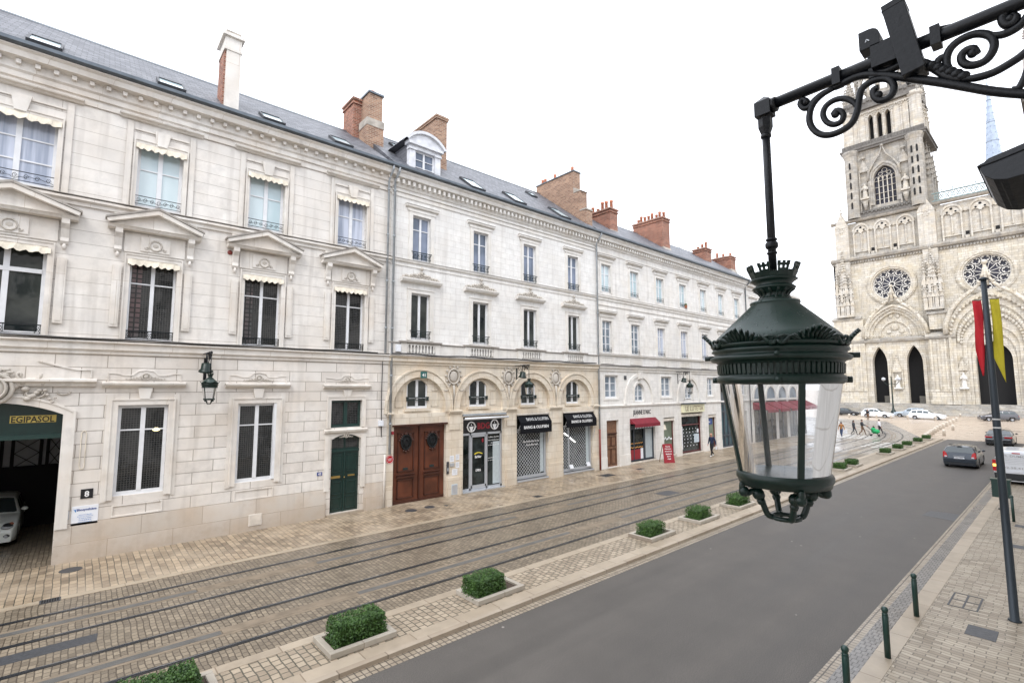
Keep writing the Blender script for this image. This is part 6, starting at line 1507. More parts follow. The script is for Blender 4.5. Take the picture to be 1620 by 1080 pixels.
gallery(m, CC-6.4, CC+6.4, 3)
for sg in (1, -1):
    for s0, s1, zt in ((6.7, 9.5, 44.6), (21.8, 24.4, 45.0)):
        a, b = sorted((CC+sg*s0, CC+sg*s1)); c = (a+b)/2
        m.box(a, b, -.4, .75, 34.4, 41.6); m.prism([(a-.1, 41.6), (b+.1, 41.6), (c, zt)], -.4, .8)
        for k in range(6): m.ball((c+.5*math.cos(k*1.05), .78, 41+.5*math.sin(k*1.05)), .14, 5)
        m.ball((c, .2, zt+.2), .3, 6); m.box(c-.07, c+.07, .1, .25, zt, zt+1.6); m.box(c-.4, c+.4, .1, .25, zt+.8, zt+.95)
m.build('gallery', ['cath_mid', 'dark_void'], K)
m = MB(Tcath)
for k in range(16):
    x = CC-6.6+k*.86
    m.tube([(x+.35*math.cos(t*1.047), .3, 44.1+.42*math.sin(t*1.047)) for t in range(6)], .09, 4, closed=True); m.tube([(x-.43, .3, 43.3), (x+.43, .3, 44.9)], .07, 4); m.tube([(x+.43, .3, 43.3), (x-.43, .3, 44.9)], .07, 4)
    if k % 2 == 0: m.ball((x, .3, 45.4), .14, 5); m.box(x-.04, x+.04, .26, .34, 45, 45.7)
m.box(CC-7, CC+7, .15, .45, 43.2, 43.4); m.box(CC-7, CC+7, .15, .45, 44.8, 45.0)
m.build('parapet', 'copper_green', K)
# towers
for sg in (1, -1):
    U = side(sg)
    def bx(m, s0, s1, d0, d1, z0, z1): m.box(*sorted((U(s0), U(s1))), d0, d1, z0, z1)
    tw_ = MB(Tcath); c = U(14.6)
    o, b = point_arch(c, 1.95, 45.4, 51.2, 53.9, 10)
    a, bb = sorted((U(8.4), U(20.9)))
    wall(tw_, a, bb, 43.2, 58.6, [dict(b=b, o=o, depth=.8)], 0, .8)
    bx(tw_, 8.4, 8.7, -12.5, 0, 43, 58.6); bx(tw_, 20.6, 20.9, -12.5, 0, 43, 58.6); bx(tw_, 8.4, 20.9, -12.6, -12.3, 43, 58.6)
    ic = point_arch(c, 1.95, 45.4, 51.2, 53.9, 10)[0]
    for g, dd in ((.4, .25), (.8, .45)):
        o2 = point_arch(c, 1.95+g, 45.4, 51.2, 53.9+g*1.2, 10)[0]; ring(tw_, ic[1:]+ic[:1], o2[1:]+o2[:1], 0, dd); ic = o2
    for s in (-1, 1): tw_.tube([(c+s*x, .5, z) for x, z in ((2.9, 51.0), (2.6, 53.2), (1.6, 55.0), (.7, 56.1), (.3, 57.3), (0, 58.4))], [.25, .25, .22, .2, .16, .12], 5)
    tw_.ball((c, .5, 58.3), .4, 6)
    for s in (-3.6, 3.6):
        x = c+s; bxx = (x-.75, x+.75)
        tw_.box(x-.95, x-.7, 0, .5, 44.5, 53.5); tw_.box(x+.7, x+.95, 0, .5, 44.5, 53.5); tw_.box(x-.8, x+.8, 0, .7, 46.6, 47.3)
        tw_.prism([(x-1.05, 53.4), (x+1.05, 53.4), (x, 56.2)], 0, .5); tw_.ball((x, .4, 56.6), .35, 6); tw_.box(x-.5, x+.5, .3, .5, 56.5, 56.8)
        tw_.tube([(x, .5, 44.6), (x, .7, 46.6)], [.2, .6], 6)
    # round corner stair turrets
    for s0, r in ((9.0, 1.35), (20.5, 1.3)):
        cu = U(s0); vs = []
        for z, rr in ((43.2, r), (57.4, r), (58.4, r+.35), (58.7, r+.35)):
            for j in range(12): aa = 6.2832*j/12; vs.append((cu+rr*math.cos(aa), .1+rr*math.sin(aa), z))
        tw_.add(vs, [(i*12+j, i*12+(j+1) % 12, (i+1)*12+(j+1) % 12, (i+1)*12+j) for i in range(3) for j in range(12)]+[tuple(range(36, 48))])
    bx(tw_, 8.0, 9.0, -3.5, -1.5, 43, 57.5)
    for k in range(3):
        pinnacle(tw_, U(7.7), -4-k*3.2, 43, 58.5, 1.1, 7)
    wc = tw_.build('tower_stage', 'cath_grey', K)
    for s0 in (9.0, 20.5):
        for kk in range(5):
            for t in (-.45, .45) if s0 < 15 else (0,):
                z = 45.3+kk*2.3; x = U(s0)+t; y = .1+math.sqrt(max(.2, 1.38**2-t*t)); m = MB(Tcath)
                m.prism([(x-.16, z), (x+.16, z), (x+.16, z+1.3), (x, z+1.55), (x-.16, z+1.3)], y-.2, y+.03); m.build('slit_window', 'dark_void', wc)
    for kk in range(4):
        for dd in (-4.5, -8, -11): m = MB(Tcath); m.box(*sorted((U(8.38), U(8.5))), dd-.3, dd+.3, 45+kk*3.3, 47+kk*3.3); m.build('slit_window', 'dark_void', wc)
    m = MB(Tcath); m.box(c-2.2, c+2.2, -.85, -.8, 45.3, 54.5); m.build('pane', 'pane_cath', wc)
    m = MB(Tcath)
    for k in range(1, 5): x = c-1.95+k*.78; m.box(x-.09, x+.09, -.6, -.4, 45.4, 51.8)
    for z in (46.6, 48.0, 49.4, 50.8): m.box(c-1.95, c+1.95, -.58, -.45, z-.04, z+.04)
    for k in range(5):
        x = c-1.56+k*.78; m.tube([(x-.39, -.5, 50.9), (x-.25, -.5, 51.5), (x, -.5, 51.8), (x+.25, -.5, 51.5), (x+.39, -.5, 50.9)], .07, 4)
    for (x, z, q) in ((0, 53.0, .5), (-.75, 52.3, .4), (.75, 52.3, .4)): m.tube([(c+x+q*math.cos(t*1.047), -.5, z+q*math.sin(t*1.047)) for t in range(6)], .08, 4, closed=True)
    m.build('tracery', 'cath_mid', wc)
    if sg > 0:
        for s in (-3.6, 3.6): statue(c+s, .4, 47.4, 3.3, mt='cath_mid')
    m = MB(Tcath)
    bx(m, 7.0, 22.2, -12.5, .7, 58.4, 58.9); bx(m, 6.8, 22.4, -12.5, .9, 58.9, 59.3)
    bx(m, 7.2, 22.0, .35, .6, 59.3, 60.3)
    for k in range(26): m.box(U(7.4)+sg*k*.57-.1, U(7.4)+sg*k*.57+.1, .6, .75, 59.4, 60.2)
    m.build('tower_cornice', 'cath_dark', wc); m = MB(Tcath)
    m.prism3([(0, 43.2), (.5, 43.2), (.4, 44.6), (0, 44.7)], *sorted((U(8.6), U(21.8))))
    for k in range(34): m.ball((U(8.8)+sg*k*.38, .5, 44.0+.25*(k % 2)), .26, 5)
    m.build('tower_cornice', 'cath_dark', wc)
    # belfry stage with tall slots
    m = MB(Tcath); a, bb = sorted((U(9.4), U(20.4))); n = 7; W = (bb-a)/n; ops = []
    for k in range(n):
        cc = a+W*(k+.5)
        if 2 <= k <= 4: oo, ob = point_arch(cc, W*.30, 60.3, 65.6, 66.6, 5); ops.append(dict(b=ob, o=oo, depth=1.6))
    wall(m, a, bb, 59.3, 68.0, ops, -.6, 1.6)
    for k in range(n+1): m.lathe([(.2, 60.2), (.14, 60.5), (.14, 65.5), (.24, 65.9)], c=(a+W*k, -.45), n=6)
    for k in range(n):
        cc = a+W*(k+.5)
        for q in range(6): aa = math.pi*q/5; m.ball((cc+W*.42*math.cos(aa), -.4, 66.2+.9*math.sin(aa)), .17, 5)
        m.box(cc-W*.5, cc+W*.5, -.6, -.35, 67.2, 67.5)
    bx(m, 9.4, 9.7, -11.5, -.6, 59, 68); bx(m, 20.1, 20.4, -11.5, -.6, 59, 68); bx(m, 9.4, 20.4, -11.6, -11.3, 59, 68)
    for s0 in (8.6, 20.8):
        cu = U(s0); vs = []
        for z, rr in ((59.3, 1.15), (67.4, 1.1), (67.8, 1.4), (68.4, 1.4)):
            for j in range(10): aa = 6.2832*j/10; vs.append((cu+rr*math.cos(aa), -1.0+rr*math.sin(aa), z))
        m.add(vs, [(i*10+j, i*10+(j+1) % 10, (i+1)*10+(j+1) % 10, (i+1)*10+j) for i in range(3) for j in range(10)]+[tuple(range(30, 40))])
    for k in range(3): pinnacle(m, U(8.1), -4-k*3, 59, 70, .8, 6)
    bf = m.build('belfry', 'cath_mid', K)
    m = MB(Tcath); m.box(a+.4, bb-.4, -2.3, -2.2, 60, 67.5); m.build('louvres', 'dark_void', bf)
    m = MB(Tcath); bx(m, 7.9, 21.4, -12, .2, 68.0, 68.6); bx(m, 8.2, 21.2, -.2, .1, 68.6, 70.4)
    for k in range(18): m.ball((U(8.4)+sg*k*.74, .15, 69.5+.2*(k % 2)), .34, 5)
    m.build('belfry_cornice', 'cath_dark', bf)
    m = MB(Tcath); cu = c; cd = -6.0; rr = 5.3
    for k in range(16):
        aa = 6.2832*k/16; x, y = cu+rr*math.cos(aa), cd+rr*math.sin(aa)
        m.tube([(x, y, 69), (x, y, 76)], .33, 5); pinnacle(m, x, y, 76, 80.5, .6, 4)
        x2, y2 = cu+rr*math.cos(aa+.3927), cd+rr*math.sin(aa+.3927); m.tube([(x, y, 75), ((x+x2)/2, (y+y2)/2, 76.2), (x2, y2, 75)], .25, 4); m.tube([(x, y, 76.6), (x2, y2, 76.6)], .4, 4); m.tube([(x, y, 71), (x2, y2, 71)], .3, 4)
    for s0, dd in ((9.2, -1.2), (20.2, -1.2), (9.2, -10.8), (20.2, -10.8)): pinnacle(m, U(s0), dd, 68.6, 77.5, 1.5, 7); pinnacle(m, U(s0)+.9, dd+.6, 68.6, 74, .7, 5); pinnacle(m, U(s0)-.9, dd+.6, 68.6, 74, .7, 5)
    m.build('crown', 'cath_grey', K)
# nave roof and crossing spire
m = MB(); m.prism([(CX+14, 34), (CX+14, 34.5), (CX+100, 34.5), (CX+100, 34)], CC-8, CC+8) if 0 else m.box(CX+12, CX+100, CC-8, CC+8, 2, 34)
m.add([(CX+12, CC-8, 34), (CX+12, CC+8, 34), (CX+12, CC, 43), (CX+100, CC-8, 34), (CX+100, CC+8, 34), (CX+100, CC, 43)], [(0, 1, 2), (3, 5, 4), (0, 2, 5, 3), (1, 4, 5, 2), (0, 3, 4, 1)])
m.build('nave', 'cath_grey', K)
m = MB(); n = 8; P = [(2.3, 40), (2.1, 60), (1.9, 72), (1.45, 78), (1.0, 84), (.5, 91), (.06, 98)]
m.lathe(P, c=(200, 11.1), n=8, smooth=False)
for r, z in P[1:-1]: m.lathe([(r+.12, z-.1), (r+.2, z), (r+.12, z+.1)], c=(200, 11.1), n=8)
for k in range(12):
    z = 72+k*2.1; r = 1.9-(z-72)*.072
    for a in range(8): m.ball((200+r*math.cos(a*.785), 11.1+r*math.sin(a*.785), z), .16, 5)
m.box(199.95, 200.05, 10.4, 11.8, 99, 99.15); m.box(199.95, 200.05, 11.05, 11.15, 98, 100.4)
m.build('spire', 'spire_lead', K)

# ================================================================ street lanterns on wall brackets
XB = 2.25
def cr(s): return [(0.0, float(a.split(',')[0])-YW, float(a.split(',')[1])) for a in s.split()]
SCR = [("0.565,6.619 0.618,6.605 0.650,6.572 0.660,6.521 0.648,6.476 0.620,6.441 0.582,6.426 0.538,6.431 0.509,6.449 0.492,6.486 0.484,6.527 0.473,6.567 0.445,6.583 0.411,6.581 0.384,6.564 0.372,6.533 0.379,6.504 0.399,6.492 0.421,6.499 0.434,6.523 0.433,6.548 0.418,6.550", .0095),
("0.491,6.501 0.502,6.528 0.531,6.557 0.568,6.566 0.598,6.553 0.609,6.523 0.598,6.487 0.574,6.465 0.548,6.466 0.538,6.488 0.546,6.510 0.564,6.520 0.575,6.507", .0085),
("0.552,6.620 0.604,6.614 0.639,6.599 0.660,6.577 0.680,6.582 0.692,6.607 0.682,6.623 0.665,6.611", .008),
("0.565,6.619 0.527,6.624 0.478,6.626 0.421,6.604 0.378,6.577 0.316,6.534 0.243,6.484 0.175,6.434 0.111,6.387 0.043,6.346 -0.025,6.309 -0.3,6.17 -0.6,6.06 -1.19,5.9", .011),
("0.420,6.614 0.387,6.602 0.354,6.606 0.322,6.604 0.287,6.582 0.263,6.556 0.240,6.523 0.218,6.492 0.187,6.466", .011),
("0.249,6.545 0.240,6.568 0.225,6.570 0.218,6.559", .009),
("0.182,6.467 0.208,6.500 0.220,6.540 0.215,6.578 0.197,6.602 0.168,6.612 0.136,6.608 0.107,6.584 0.098,6.553 0.104,6.525 0.121,6.504 0.143,6.500 0.165,6.508 0.180,6.529 0.180,6.553 0.166,6.565 0.148,6.559 0.141,6.538", .0095),
("0.107,6.584 0.077,6.571 0.052,6.572 0.030,6.584 0.008,6.615 -0.006,6.643 -0.06,6.66", .0095),
("0.187,6.468 0.151,6.455 0.107,6.452 0.063,6.465 0.033,6.480 -0.001,6.510 -0.027,6.556 -0.03,6.6 -0.08,6.64 -0.15,6.62 -0.17,6.56 -0.13,6.52 -0.09,6.55", .0095),
("0.034,6.650 0.068,6.639 0.074,6.620 0.065,6.598 0.050,6.596 0.043,6.611 0.052,6.626", .010),
("0.029,6.428 0.041,6.391 0.053,6.372 0.069,6.374", .008),
("-0.2,6.2 -0.35,6.3 -0.5,6.5 -0.7,6.6 -0.9,6.5 -0.95,6.3 -0.8,6.2 -0.65,6.25 -0.65,6.4 -0.78,6.42", .0095)]
def smooth_path(P, k=3):
    out = []
    for i in range(len(P)-1):
        p0 = Vector(P[max(i-1, 0)]); p1 = Vector(P[i]); p2 = Vector(P[i+1]); p3 = Vector(P[min(i+2, len(P)-1)])
        for j in range(k):
            t = j/k; out.append(tuple(.5*((2*p1)+(-p0+p2)*t+(2*p0-5*p1+4*p2-p3)*t*t+(-p0+3*p1-3*p2+p3)*t*t*t)))
    out.append(tuple(P[-1])); return out
LB = thing('lamp_bracket', 'black wrought iron scroll bracket holding the large near lantern', 'bracket', (XB, YW, 0), group='scrolled lamp brackets')
m = MB(); AZ = 6.655; LY = .835-YW
m.tube([(0, 0, AZ), (0, LY-.03, AZ)], .024, 12); m.build('arm', 'lamp_black', LB, local=True)
m = MB()
for s, r in SCR:
    p = smooth_path(cr(s), 3); n = len(p)
    m.tube(p, [r*(1.36 if 2 < i < n-3 else 1.2) for i in range(n)], 8)
for (y, z) in ((.421, 6.520), (.565, 6.505), (.668, 6.604), (.152, 6.545), (.056, 6.615)): m.ball((0, y-YW, z), .0155, 10)
m.build('scrollwork', 'lamp_black', LB, local=True)
for y in (.550, .242, -.02, -.5):
    m = MB(); m.box(-.028, .028, y-YW-.014, y-YW+.014, AZ-.036, AZ+.034); m.ball((0, y-YW, AZ+.036), .012, 6); m.build('clamp', 'lamp_black', LB, local=True)
m = MB()
for k in range(6): m.ball((0, .262-.016*k-YW, 6.555-.016*k), .022, 7, 1, 1, .8)
m.build('acanthus_leaf', 'lamp_black', LB, local=True)
m = MB(); m.box(-.05, .05, 0, .02, 5.7, 6.85); m.build('wall_plate', 'lamp_black', LB, local=True)
m = MB(); m.tube([(.012, .25-YW, 6.70), (.012, .2-YW, 6.685), (.014, .0-YW, 6.684), (.012, -.5-YW, 6.684)], .004, 5); m.tube([(.01, .335-YW, 6.60), (.0, .30-YW, 6.645), (0, .25-YW, 6.675)], .004, 5); m.build('cable', 'cable_black', LB, local=True)

LT = thing('street_lantern', 'large dark green hanging lantern with crown cap, closest to the viewer', 'street lamp', (XB, .835, 0), group='crowned street lanterns')
m = MB()
m.tube([(0, .0, 6.60), (0, -.0, 5.80)], .0165, 12)
for z, r, h in ((6.52, .022, .02), (6.045, .023, .012), (6.02, .026, .03), (5.985, .021, .012)): m.lathe([(r*.8, z-h/2), (r, z-h/4), (r, z+h/4), (r*.8, z+h/2)], n=12)
m.cur = 0
m.box(-.033, .033, -.033, .033, 6.61, 6.675); m.add([(-.033, -.033, 6.675), (.033, -.033, 6.675), (.033, .033, 6.675), (-.033, .033, 6.675), (0, 0, 6.708)], [(0, 1, 4), (1, 2, 4), (2, 3, 4), (3, 0, 4)])
m.lathe([(.020, 6.53), (.030, 6.56), (.030, 6.60)], n=6, smooth=False); m.tube([(0, -.05, AZ-.005), (0, -.03, AZ-.005)], .032, 10)
m.build('stem', 'lamp_black', LT, local=True)
# crown: battlemented ring on a waisted neck
m = MB()
m.lathe([(.068, 5.77), (.070, 5.776), (.060, 5.785), (.053, 5.797), (.057, 5.808), (.080, 5.822), (.086, 5.828), (.080, 5.834), (.068, 5.842), (.082, 5.856), (.094, 5.863), (.088, 5.868), (.084, 5.87)], n=28)
def cyl(t, r, z): a = 2*math.pi*t; return (r*math.cos(a), r*math.sin(a), z)
def cblock(t0, a, b, z0, z1):
    vs = []
    for z in (z0, z1):
        for aa in (a, b):
            for q in (0, -.009): vs.append(cyl(t0+aa, (.084+(z-5.866)*.30+q), 5.866+(z-5.866)*.78))
    m.add(vs, [(0, 2, 6, 4), (1, 5, 7, 3), (0, 4, 5, 1), (2, 3, 7, 6), (4, 6, 7, 5), (0, 1, 3, 2)])
w_ = .036
for k in range(8):           # towers of the mural crown with small windows left open
    for q in ((-w_, w_, 5.866, 5.908), (-w_, -w_*.66, 5.908, 5.922), (-w_*.2, w_*.2, 5.908, 5.922), (w_*.66, w_, 5.908, 5.922), (-w_*1.1, w_*1.1, 5.922, 5.934), (-w_*1.1, -w_*.6, 5.934, 5.944), (-w_*.22, w_*.22, 5.934, 5.944), (w_*.6, w_*1.1, 5.934, 5.944),
              (w_, .125-w_, 5.866, 5.894), (.044, .050, 5.894, 5.902), (.060, .065, 5.894, 5.902), (.075, .081, 5.894, 5.902)): cblock(k/8, *q)
for k in range(14): t = k/14; m.tube([cyl(t, .064, 5.772), cyl(t+.01, .052, 5.795), cyl(t+.02, .062, 5.81), cyl(t+.02, .078, 5.822)], .006, 5)
m.build('crown', 'green_iron', LT, local=True)
m = MB()
m.lathe([(.060, 5.772), (.092, 5.770), (.098, 5.766), (.098, 5.759), (.093, 5.756), (.225, 5.628), (.238, 5.614), (.243, 5.600), (.241, 5.572)], n=48)
m.build('cap', 'lantern_cap', LT, local=True)
# leaf cresting round the rim
m = MB()
NL = 6
for k in range(NL):
    t0 = (k+.838)/NL
    for j in range(-4, 5):        # palmette of lobes
        a = j/4; h = .058*(1-.6*abs(a)**1.4); t = t0+a*.050
        r0, r1 = .250, .274+.020*(1-abs(a))
        m.tube([cyl(t0+a*.026, r0, 5.575), cyl(t0+a*.040, (r0+r1)/2, 5.575+h*.6), cyl(t, r1, 5.575+h), cyl(t, r1+.006, 5.575+h*.85)], [.007, .0085, .008, .004], 5)
    for s_ in (-1, 1):
        m.tube([cyl(t0+s_*(.068+.012*math.cos(q*.785)), .262, 5.590+.010*math.sin(q*.785)) for q in range(7)], .006, 5)
        m.tube([cyl(t0+s_*(.045+.038*q/6), .264, 5.582+.014*math.sin(q*1.05)) for q in range(7)], .007, 5)
m.lathe([(.236, 5.568), (.256, 5.566), (.266, 5.578), (.262, 5.584), (.240, 5.586)], n=48)
m.build('leaf_cresting', 'green_iron', LT, local=True)
m = MB()
m.lathe([(.240, 5.57), (.258, 5.562), (.262, 5.552), (.250, 5.544), (.252, 5.535), (.268, 5.528), (.270, 5.520), (.262, 5.512), (.246, 5.508), (.238, 5.50), (.234, 5.452), (.242, 5.446), (.247, 5.436), (.244, 5.424), (.236, 5.418), (.228, 5.414), (.222, 5.430), (.222, 5.56)], n=56)
for k in range(72):
    t = k/72; m.add([cyl(t-.0042, .2345, 5.455), cyl(t+.0042, .2345, 5.455), cyl(t+.0042, .237, 5.498), cyl(t-.0042, .237, 5.498), cyl(t-.0042, .240, 5.457), cyl(t+.0042, .240, 5.457), cyl(t+.0042, .243, 5.496), cyl(t-.0042, .243, 5.496)], [(4, 5, 6, 7), (0, 4, 7, 3), (1, 2, 6, 5), (3, 7, 6, 2), (0, 1, 5, 4)])
for k in range(4):
    t0 = (k+.5)/4+.181; a = 2*math.pi*t0; c_, s_ = math.cos(a), math.sin(a)
    m.tube([(.25*c_, .25*s_, 5.53), (.292*c_, .292*s_, 5.53)], .011, 6); m.tube([(.24*c_, .24*s_, 5.432), (.262*c_, .262*s_, 5.432)], .013, 6)
m.build('fluted_band', 'green_iron', LT, local=True)
BARS = [(k+.5)/4-.013 for k in range(4)]
for t in BARS:
    m = MB()
    a = 2*math.pi*t; cc, ss = math.cos(a), math.sin(a); P = []
    for z, r in ((5.425, .231), (5.04, .171)):
        for dt, dr in ((-.011, .004), (.011, .004), (.011, -.008), (-.011, -.008)):
            P.append(((r+dr)*cc-dt*ss, (r+dr)*ss+dt*cc, z))
    m.add(P, [(0, 1, 5, 4), (1, 2, 6, 5), (2, 3, 7, 6), (3, 0, 4, 7), (0, 3, 2, 1), (4, 5, 6, 7)])
    m.build('glazing_bar', 'green_iron', LT, local=True)
m = MB(); m.sm = True; n = 48; vs = []
for r, z in ((.229, 5.42), (.169, 5.045)):
    for j in range(n): a = 2*math.pi*j/n; vs.append((r*math.cos(a), r*math.sin(a), z))
m.add(vs, [(j, (j+1) % n, n+(j+1) % n, n+j) for j in range(n)])
m.build('glass', 'lantern_glass', LT, local=True)
m = MB(); m.lathe([(.155, 5.046), (.176, 5.05), (.182, 5.04), (.182, 5.022), (.176, 5.016), (.172, 4.998), (.158, 4.994), (.150, 5.02)], n=44)
m.build('bottom_ring', 'green_iron', LT, local=True)
m = MB(); m.lathe([(.0, 5.036), (.152, 5.036)], n=32); m.build('bottom_glass', 'lantern_glass', LT, local=True)
m = MB()
for t in BARS:
    a = 2*math.pi*(t+.0); cc, ss = math.cos(a), math.sin(a)
    P = [(r*cc, r*ss, z) for r, z in ((.165, 5.0), (.168, 4.975), (.150, 4.955), (.128, 4.965), (.110, 4.955), (.090, 4.925), (.078, 4.89), (.066, 4.868), (.045, 4.862))]
    m.tube(smooth_path(P, 3), .0125, 7)
    m.tube(smooth_path([(r*cc, r*ss, z) for r, z in ((.160, 4.998), (.125, 4.985), (.098, 4.972), (.085, 4.95), (.092, 4.93))], 3), .008, 6)
    m.ball((.104*cc, .104*ss, 4.955), .026, 8); m.ball((.160*cc, .160*ss, 4.964), .023, 8); m.ball((.094*cc, .094*ss, 4.925), .018, 7)
m.tube([(.052*math.cos(q*.3927), .052*math.sin(q*.3927), 4.862) for q in range(16)], .0095, 6, closed=True)
m.build('finial', 'green_iron', LT, local=True)
# the other three lanterns over the facing houses
def far_lamp(x, lab):
    b = dup_thing(LB, (x, FY, 0), math.pi, 'black scroll bracket on the facade '+lab, 'scrolled lamp brackets')
    b.scale = (1, .5, 1); l = dup_thing(LT, (x, FY-LY*.5, 0), math.pi, 'green hanging lantern on the facade '+lab, 'crowned street lanterns')
far_lamp(3.45, 'between the two left ground floor windows'); far_lamp(18.7, 'in front of the third stone arch'); far_lamp(35.95, 'above the wide glazed shop of the seven bay house')

# ---- floodlights
def Trot(c, rz, rx=0, ry=0):
    M = Matrix.Translation(Vector(c)) @ Matrix.Rotation(rz, 4, 'Z') @ Matrix.Rotation(ry, 4, 'Y') @ Matrix.Rotation(rx, 4, 'X')
    return lambda a, b, d: tuple(M @ Vector((a, b, d)))
t = thing('floodlight', 'black box floodlight clamped upright on the bracket arm', 'floodlight', (XB, .33, 6.66))
m = MB(Trot((XB, .330, 6.695), 0, R_(-9))); m.box(-.045, .045, -.034, .034, -.155, .150); m.box(-.047, .047, -.036, .036, .125, .130); m.cur = 1; m.ball((-.03, .012, .151), .006, 6); m.ball((-.03, -.016, .151), .006, 6); bevel(m.build('housing', ['lamp_black', 'alu'], t), .006)
m = MB(Trot((XB, .37, 6.665), 0)); m.box(-.035, .035, -.05, .06, -.045, .045); m.box(-.01, .01, .05, .075, -.07, .02); m.build('clamp', 'lamp_black', t)
m = MB(Trot((XB, .43, 6.735), 0)); P = [(-.032, -.03), (-.032, .005)]+[(-.032+.0+.032*(1-math.cos(q*.39)), .012+.032*math.sin(q*.39)) for q in range(5)]+[(.034, .044), (.034, -.03)]
m.prism3([(b, a) for b, a in [(y, z) for y, z in P]], -.035, .035); m.cur = 1; m.tube([(-.036, .0, -.005), (-.036, .008, .004), (-.036, .012, -.006)], .003, 4)
bevel(m.build('sensor', ['lamp_black', 'alu'], t), .003)
m = MB(); m.tube([(XB, .42, 6.70), (XB, .40, 6.665)], .016, 6); m.build('neck', 'lamp_black', t)
t = thing('floodlight', 'large dark rounded floodlight at the right edge below the bracket', 'floodlight', (2.25, .0, 6.1))
def Tfl(a, b, d):
    M = Matrix.Translation(Vector((2.27, .085, 6.07))) @ Matrix.Rotation(R_(-14), 4, 'X') @ Matrix.Rotation(R_(22), 4, 'Y'); return tuple(M @ Vector((a, b, d)))
m = MB(Tfl); pr = [(.060, .030), (.048, .052), (.030, .062), (-.30, .062), (-.30, -.045), (-.03, -.058), (.015, -.050), (.042, -.030), (.057, -.002)]
m.prism3([(y, z) for y, z in pr], -.09, .09); m.prism3([(y+.004 if y > 0 else y, z*.15+.042) for y, z in pr], -.094, .094); bevel(m.build('housing', 'lamp_black', t), .012, 3)
m = MB(Tfl); m.prism3([(.03, -.040), (-.02, -.054), (-.27, -.040), (-.27, -.037), (-.02, -.048), (.03, -.034)], -.075, .075); m.build('lens', 'plastic_black', t)
m = MB(); m.tube([(2.25, -.02, 6.16), (2.25, -.1, 6.24), (2.25, -1.2, 6.3)], .03, 8); m.build('arm', 'lamp_black', t)
for i, (x, z, lb) in enumerate(((3.36, 5.98, 'left lantern, over the ground floor windows'), (18.5, 5.98, 'arcade lantern'), (35.6, 5.85, 'lantern of the seven bay house'))):
    t = thing('floodlight', 'small green bell floodlight beside the '+lb, 'floodlight', (x, 20.2, z), group='small floodlights beside the facade lanterns')
    m = MB(Trot((x, 20.2, z), 0, R_(12))); m.lathe([(.07, .32), (.15, .30), (.17, .1), (.22, .05), (.24, 0), (.2, -.02), (0, -.01)], n=14); m.build('housing', 'green_iron', t)
    m = MB(); m.tube([(x, 20.2, z+.3), (x, 20.2, 6.64)], .02, 6); m.tube([(x, 20.2, 6.64), (x, FY, 6.64)], .02, 6); m.build('bracket', 'lamp_black', t)

# ================================================================ flagpole, bollards, bin
t = thing('flagpole', 'tall dark grey tapered flagpole on the near pavement', 'flagpole', (16.6, 1.31, .024))
m = MB(); m.lathe([(.12, .024), (.12, .05), (.085, .06), (.078, 2.8), (.072, 5.4), (.055, 8.02), (.0, 8.04)], c=(16.6, 1.31), n=20); m.build('pole', 'flagpole_grey', t)
m = MB(); m.tube([(16.6, 1.07, 7.54), (16.6, 1.55, 7.54)], .008, 5); m.build('crossbar', 'flagpole_grey', t); m = MB(); m.lathe([(.085, 8.02), (.095, 8.06), (.02, 8.10)], c=(16.6, 1.31), n=12); m.build('pole_cap', 'flagpole_grey', t)
m = MB()
for z in (4.42, 4.62): m = MB(); m.lathe([(.0775, z), (.0775, z+.035)], c=(16.6, 1.31), n=20, caps=False); m.build('reflective_band', 'mark_white', t)
def banner(y0, y1, z1, zl, zr, mat, lab, fn):
    m = MB(); n = 16; k = 6; vs = []
    for i in range(n+1):
        t_ = i/n
        for j in range(k+1):
            s = j/k; y = y0+(y1-y0)*s; zb = zl+(zr-zl)*s if fn is None else fn(s)
            z = z1+(zb-z1)*t_; x = 16.6+.03*math.sin(t_*7+s*4)*t_+.015*math.sin(s*6+t_*3)
            vs.append((x, y-.012*math.sin(t_*5), z))
    off2 = len(vs); vs += [(x+.006, y, z) for x, y, z in vs]
    q = k+1; fs = []
    for o in (0, off2):
        for i in range(n):
            for j in range(k): fs.append((o+i*q+j, o+i*q+j+1, o+(i+1)*q+j+1, o+(i+1)*q+j))
    for i in range(n): fs.append((i*q, (i+1)*q, off2+(i+1)*q, off2+i*q)); fs.append((i*q+k, (i+1)*q+k, off2+(i+1)*q+k, off2+i*q+k))
    for j in range(k): fs.append((n*q+j, n*q+j+1, off2+n*q+j+1, off2+n*q+j)); fs.append((j, j+1, off2+j+1, off2+j))
    m.sm = True; m.add(vs, fs)
    tag(m.build('banner', mat, loc=(16.6, (y0+y1)/2, z1)), lab, 'banner', 'two banners on the flagpole')
banner(1.385, 1.55, 7.53, 0, 0, 'flag_red', 'red pennant hanging on the left side of the flagpole', lambda s: 5.98+.42*abs(s-.2)*-1+.55*s if False else (5.55+.75*(1-min(1, s/.4)) if s < .4 else 5.55+.75*(s-.4)/.6))
banner(1.07, 1.235, 7.53, 0, 0, 'flag_yellow', 'yellow pennant hanging on the right side of the flagpole', lambda s: 5.5+.6*s)
def mk_bollard(x, y, lab):
    m = MB(); m.lathe([(.055, 0), (.055, .80), (.048, .815), (.056, .83), (.048, .845), (.04, .86), (.056, .885), (.062, .915), (.056, .945), (.03, .97), (0, .975)], n=16)
    o = m.build('bollard', 'bollard_green', None); o.location = (x, y, .03); return tag(o, lab, 'bollard', 'green bollards along the kerb')
b1 = mk_bollard(15.2, 2.86, 'green bollard farthest along the kerb, nearest the flagpole')
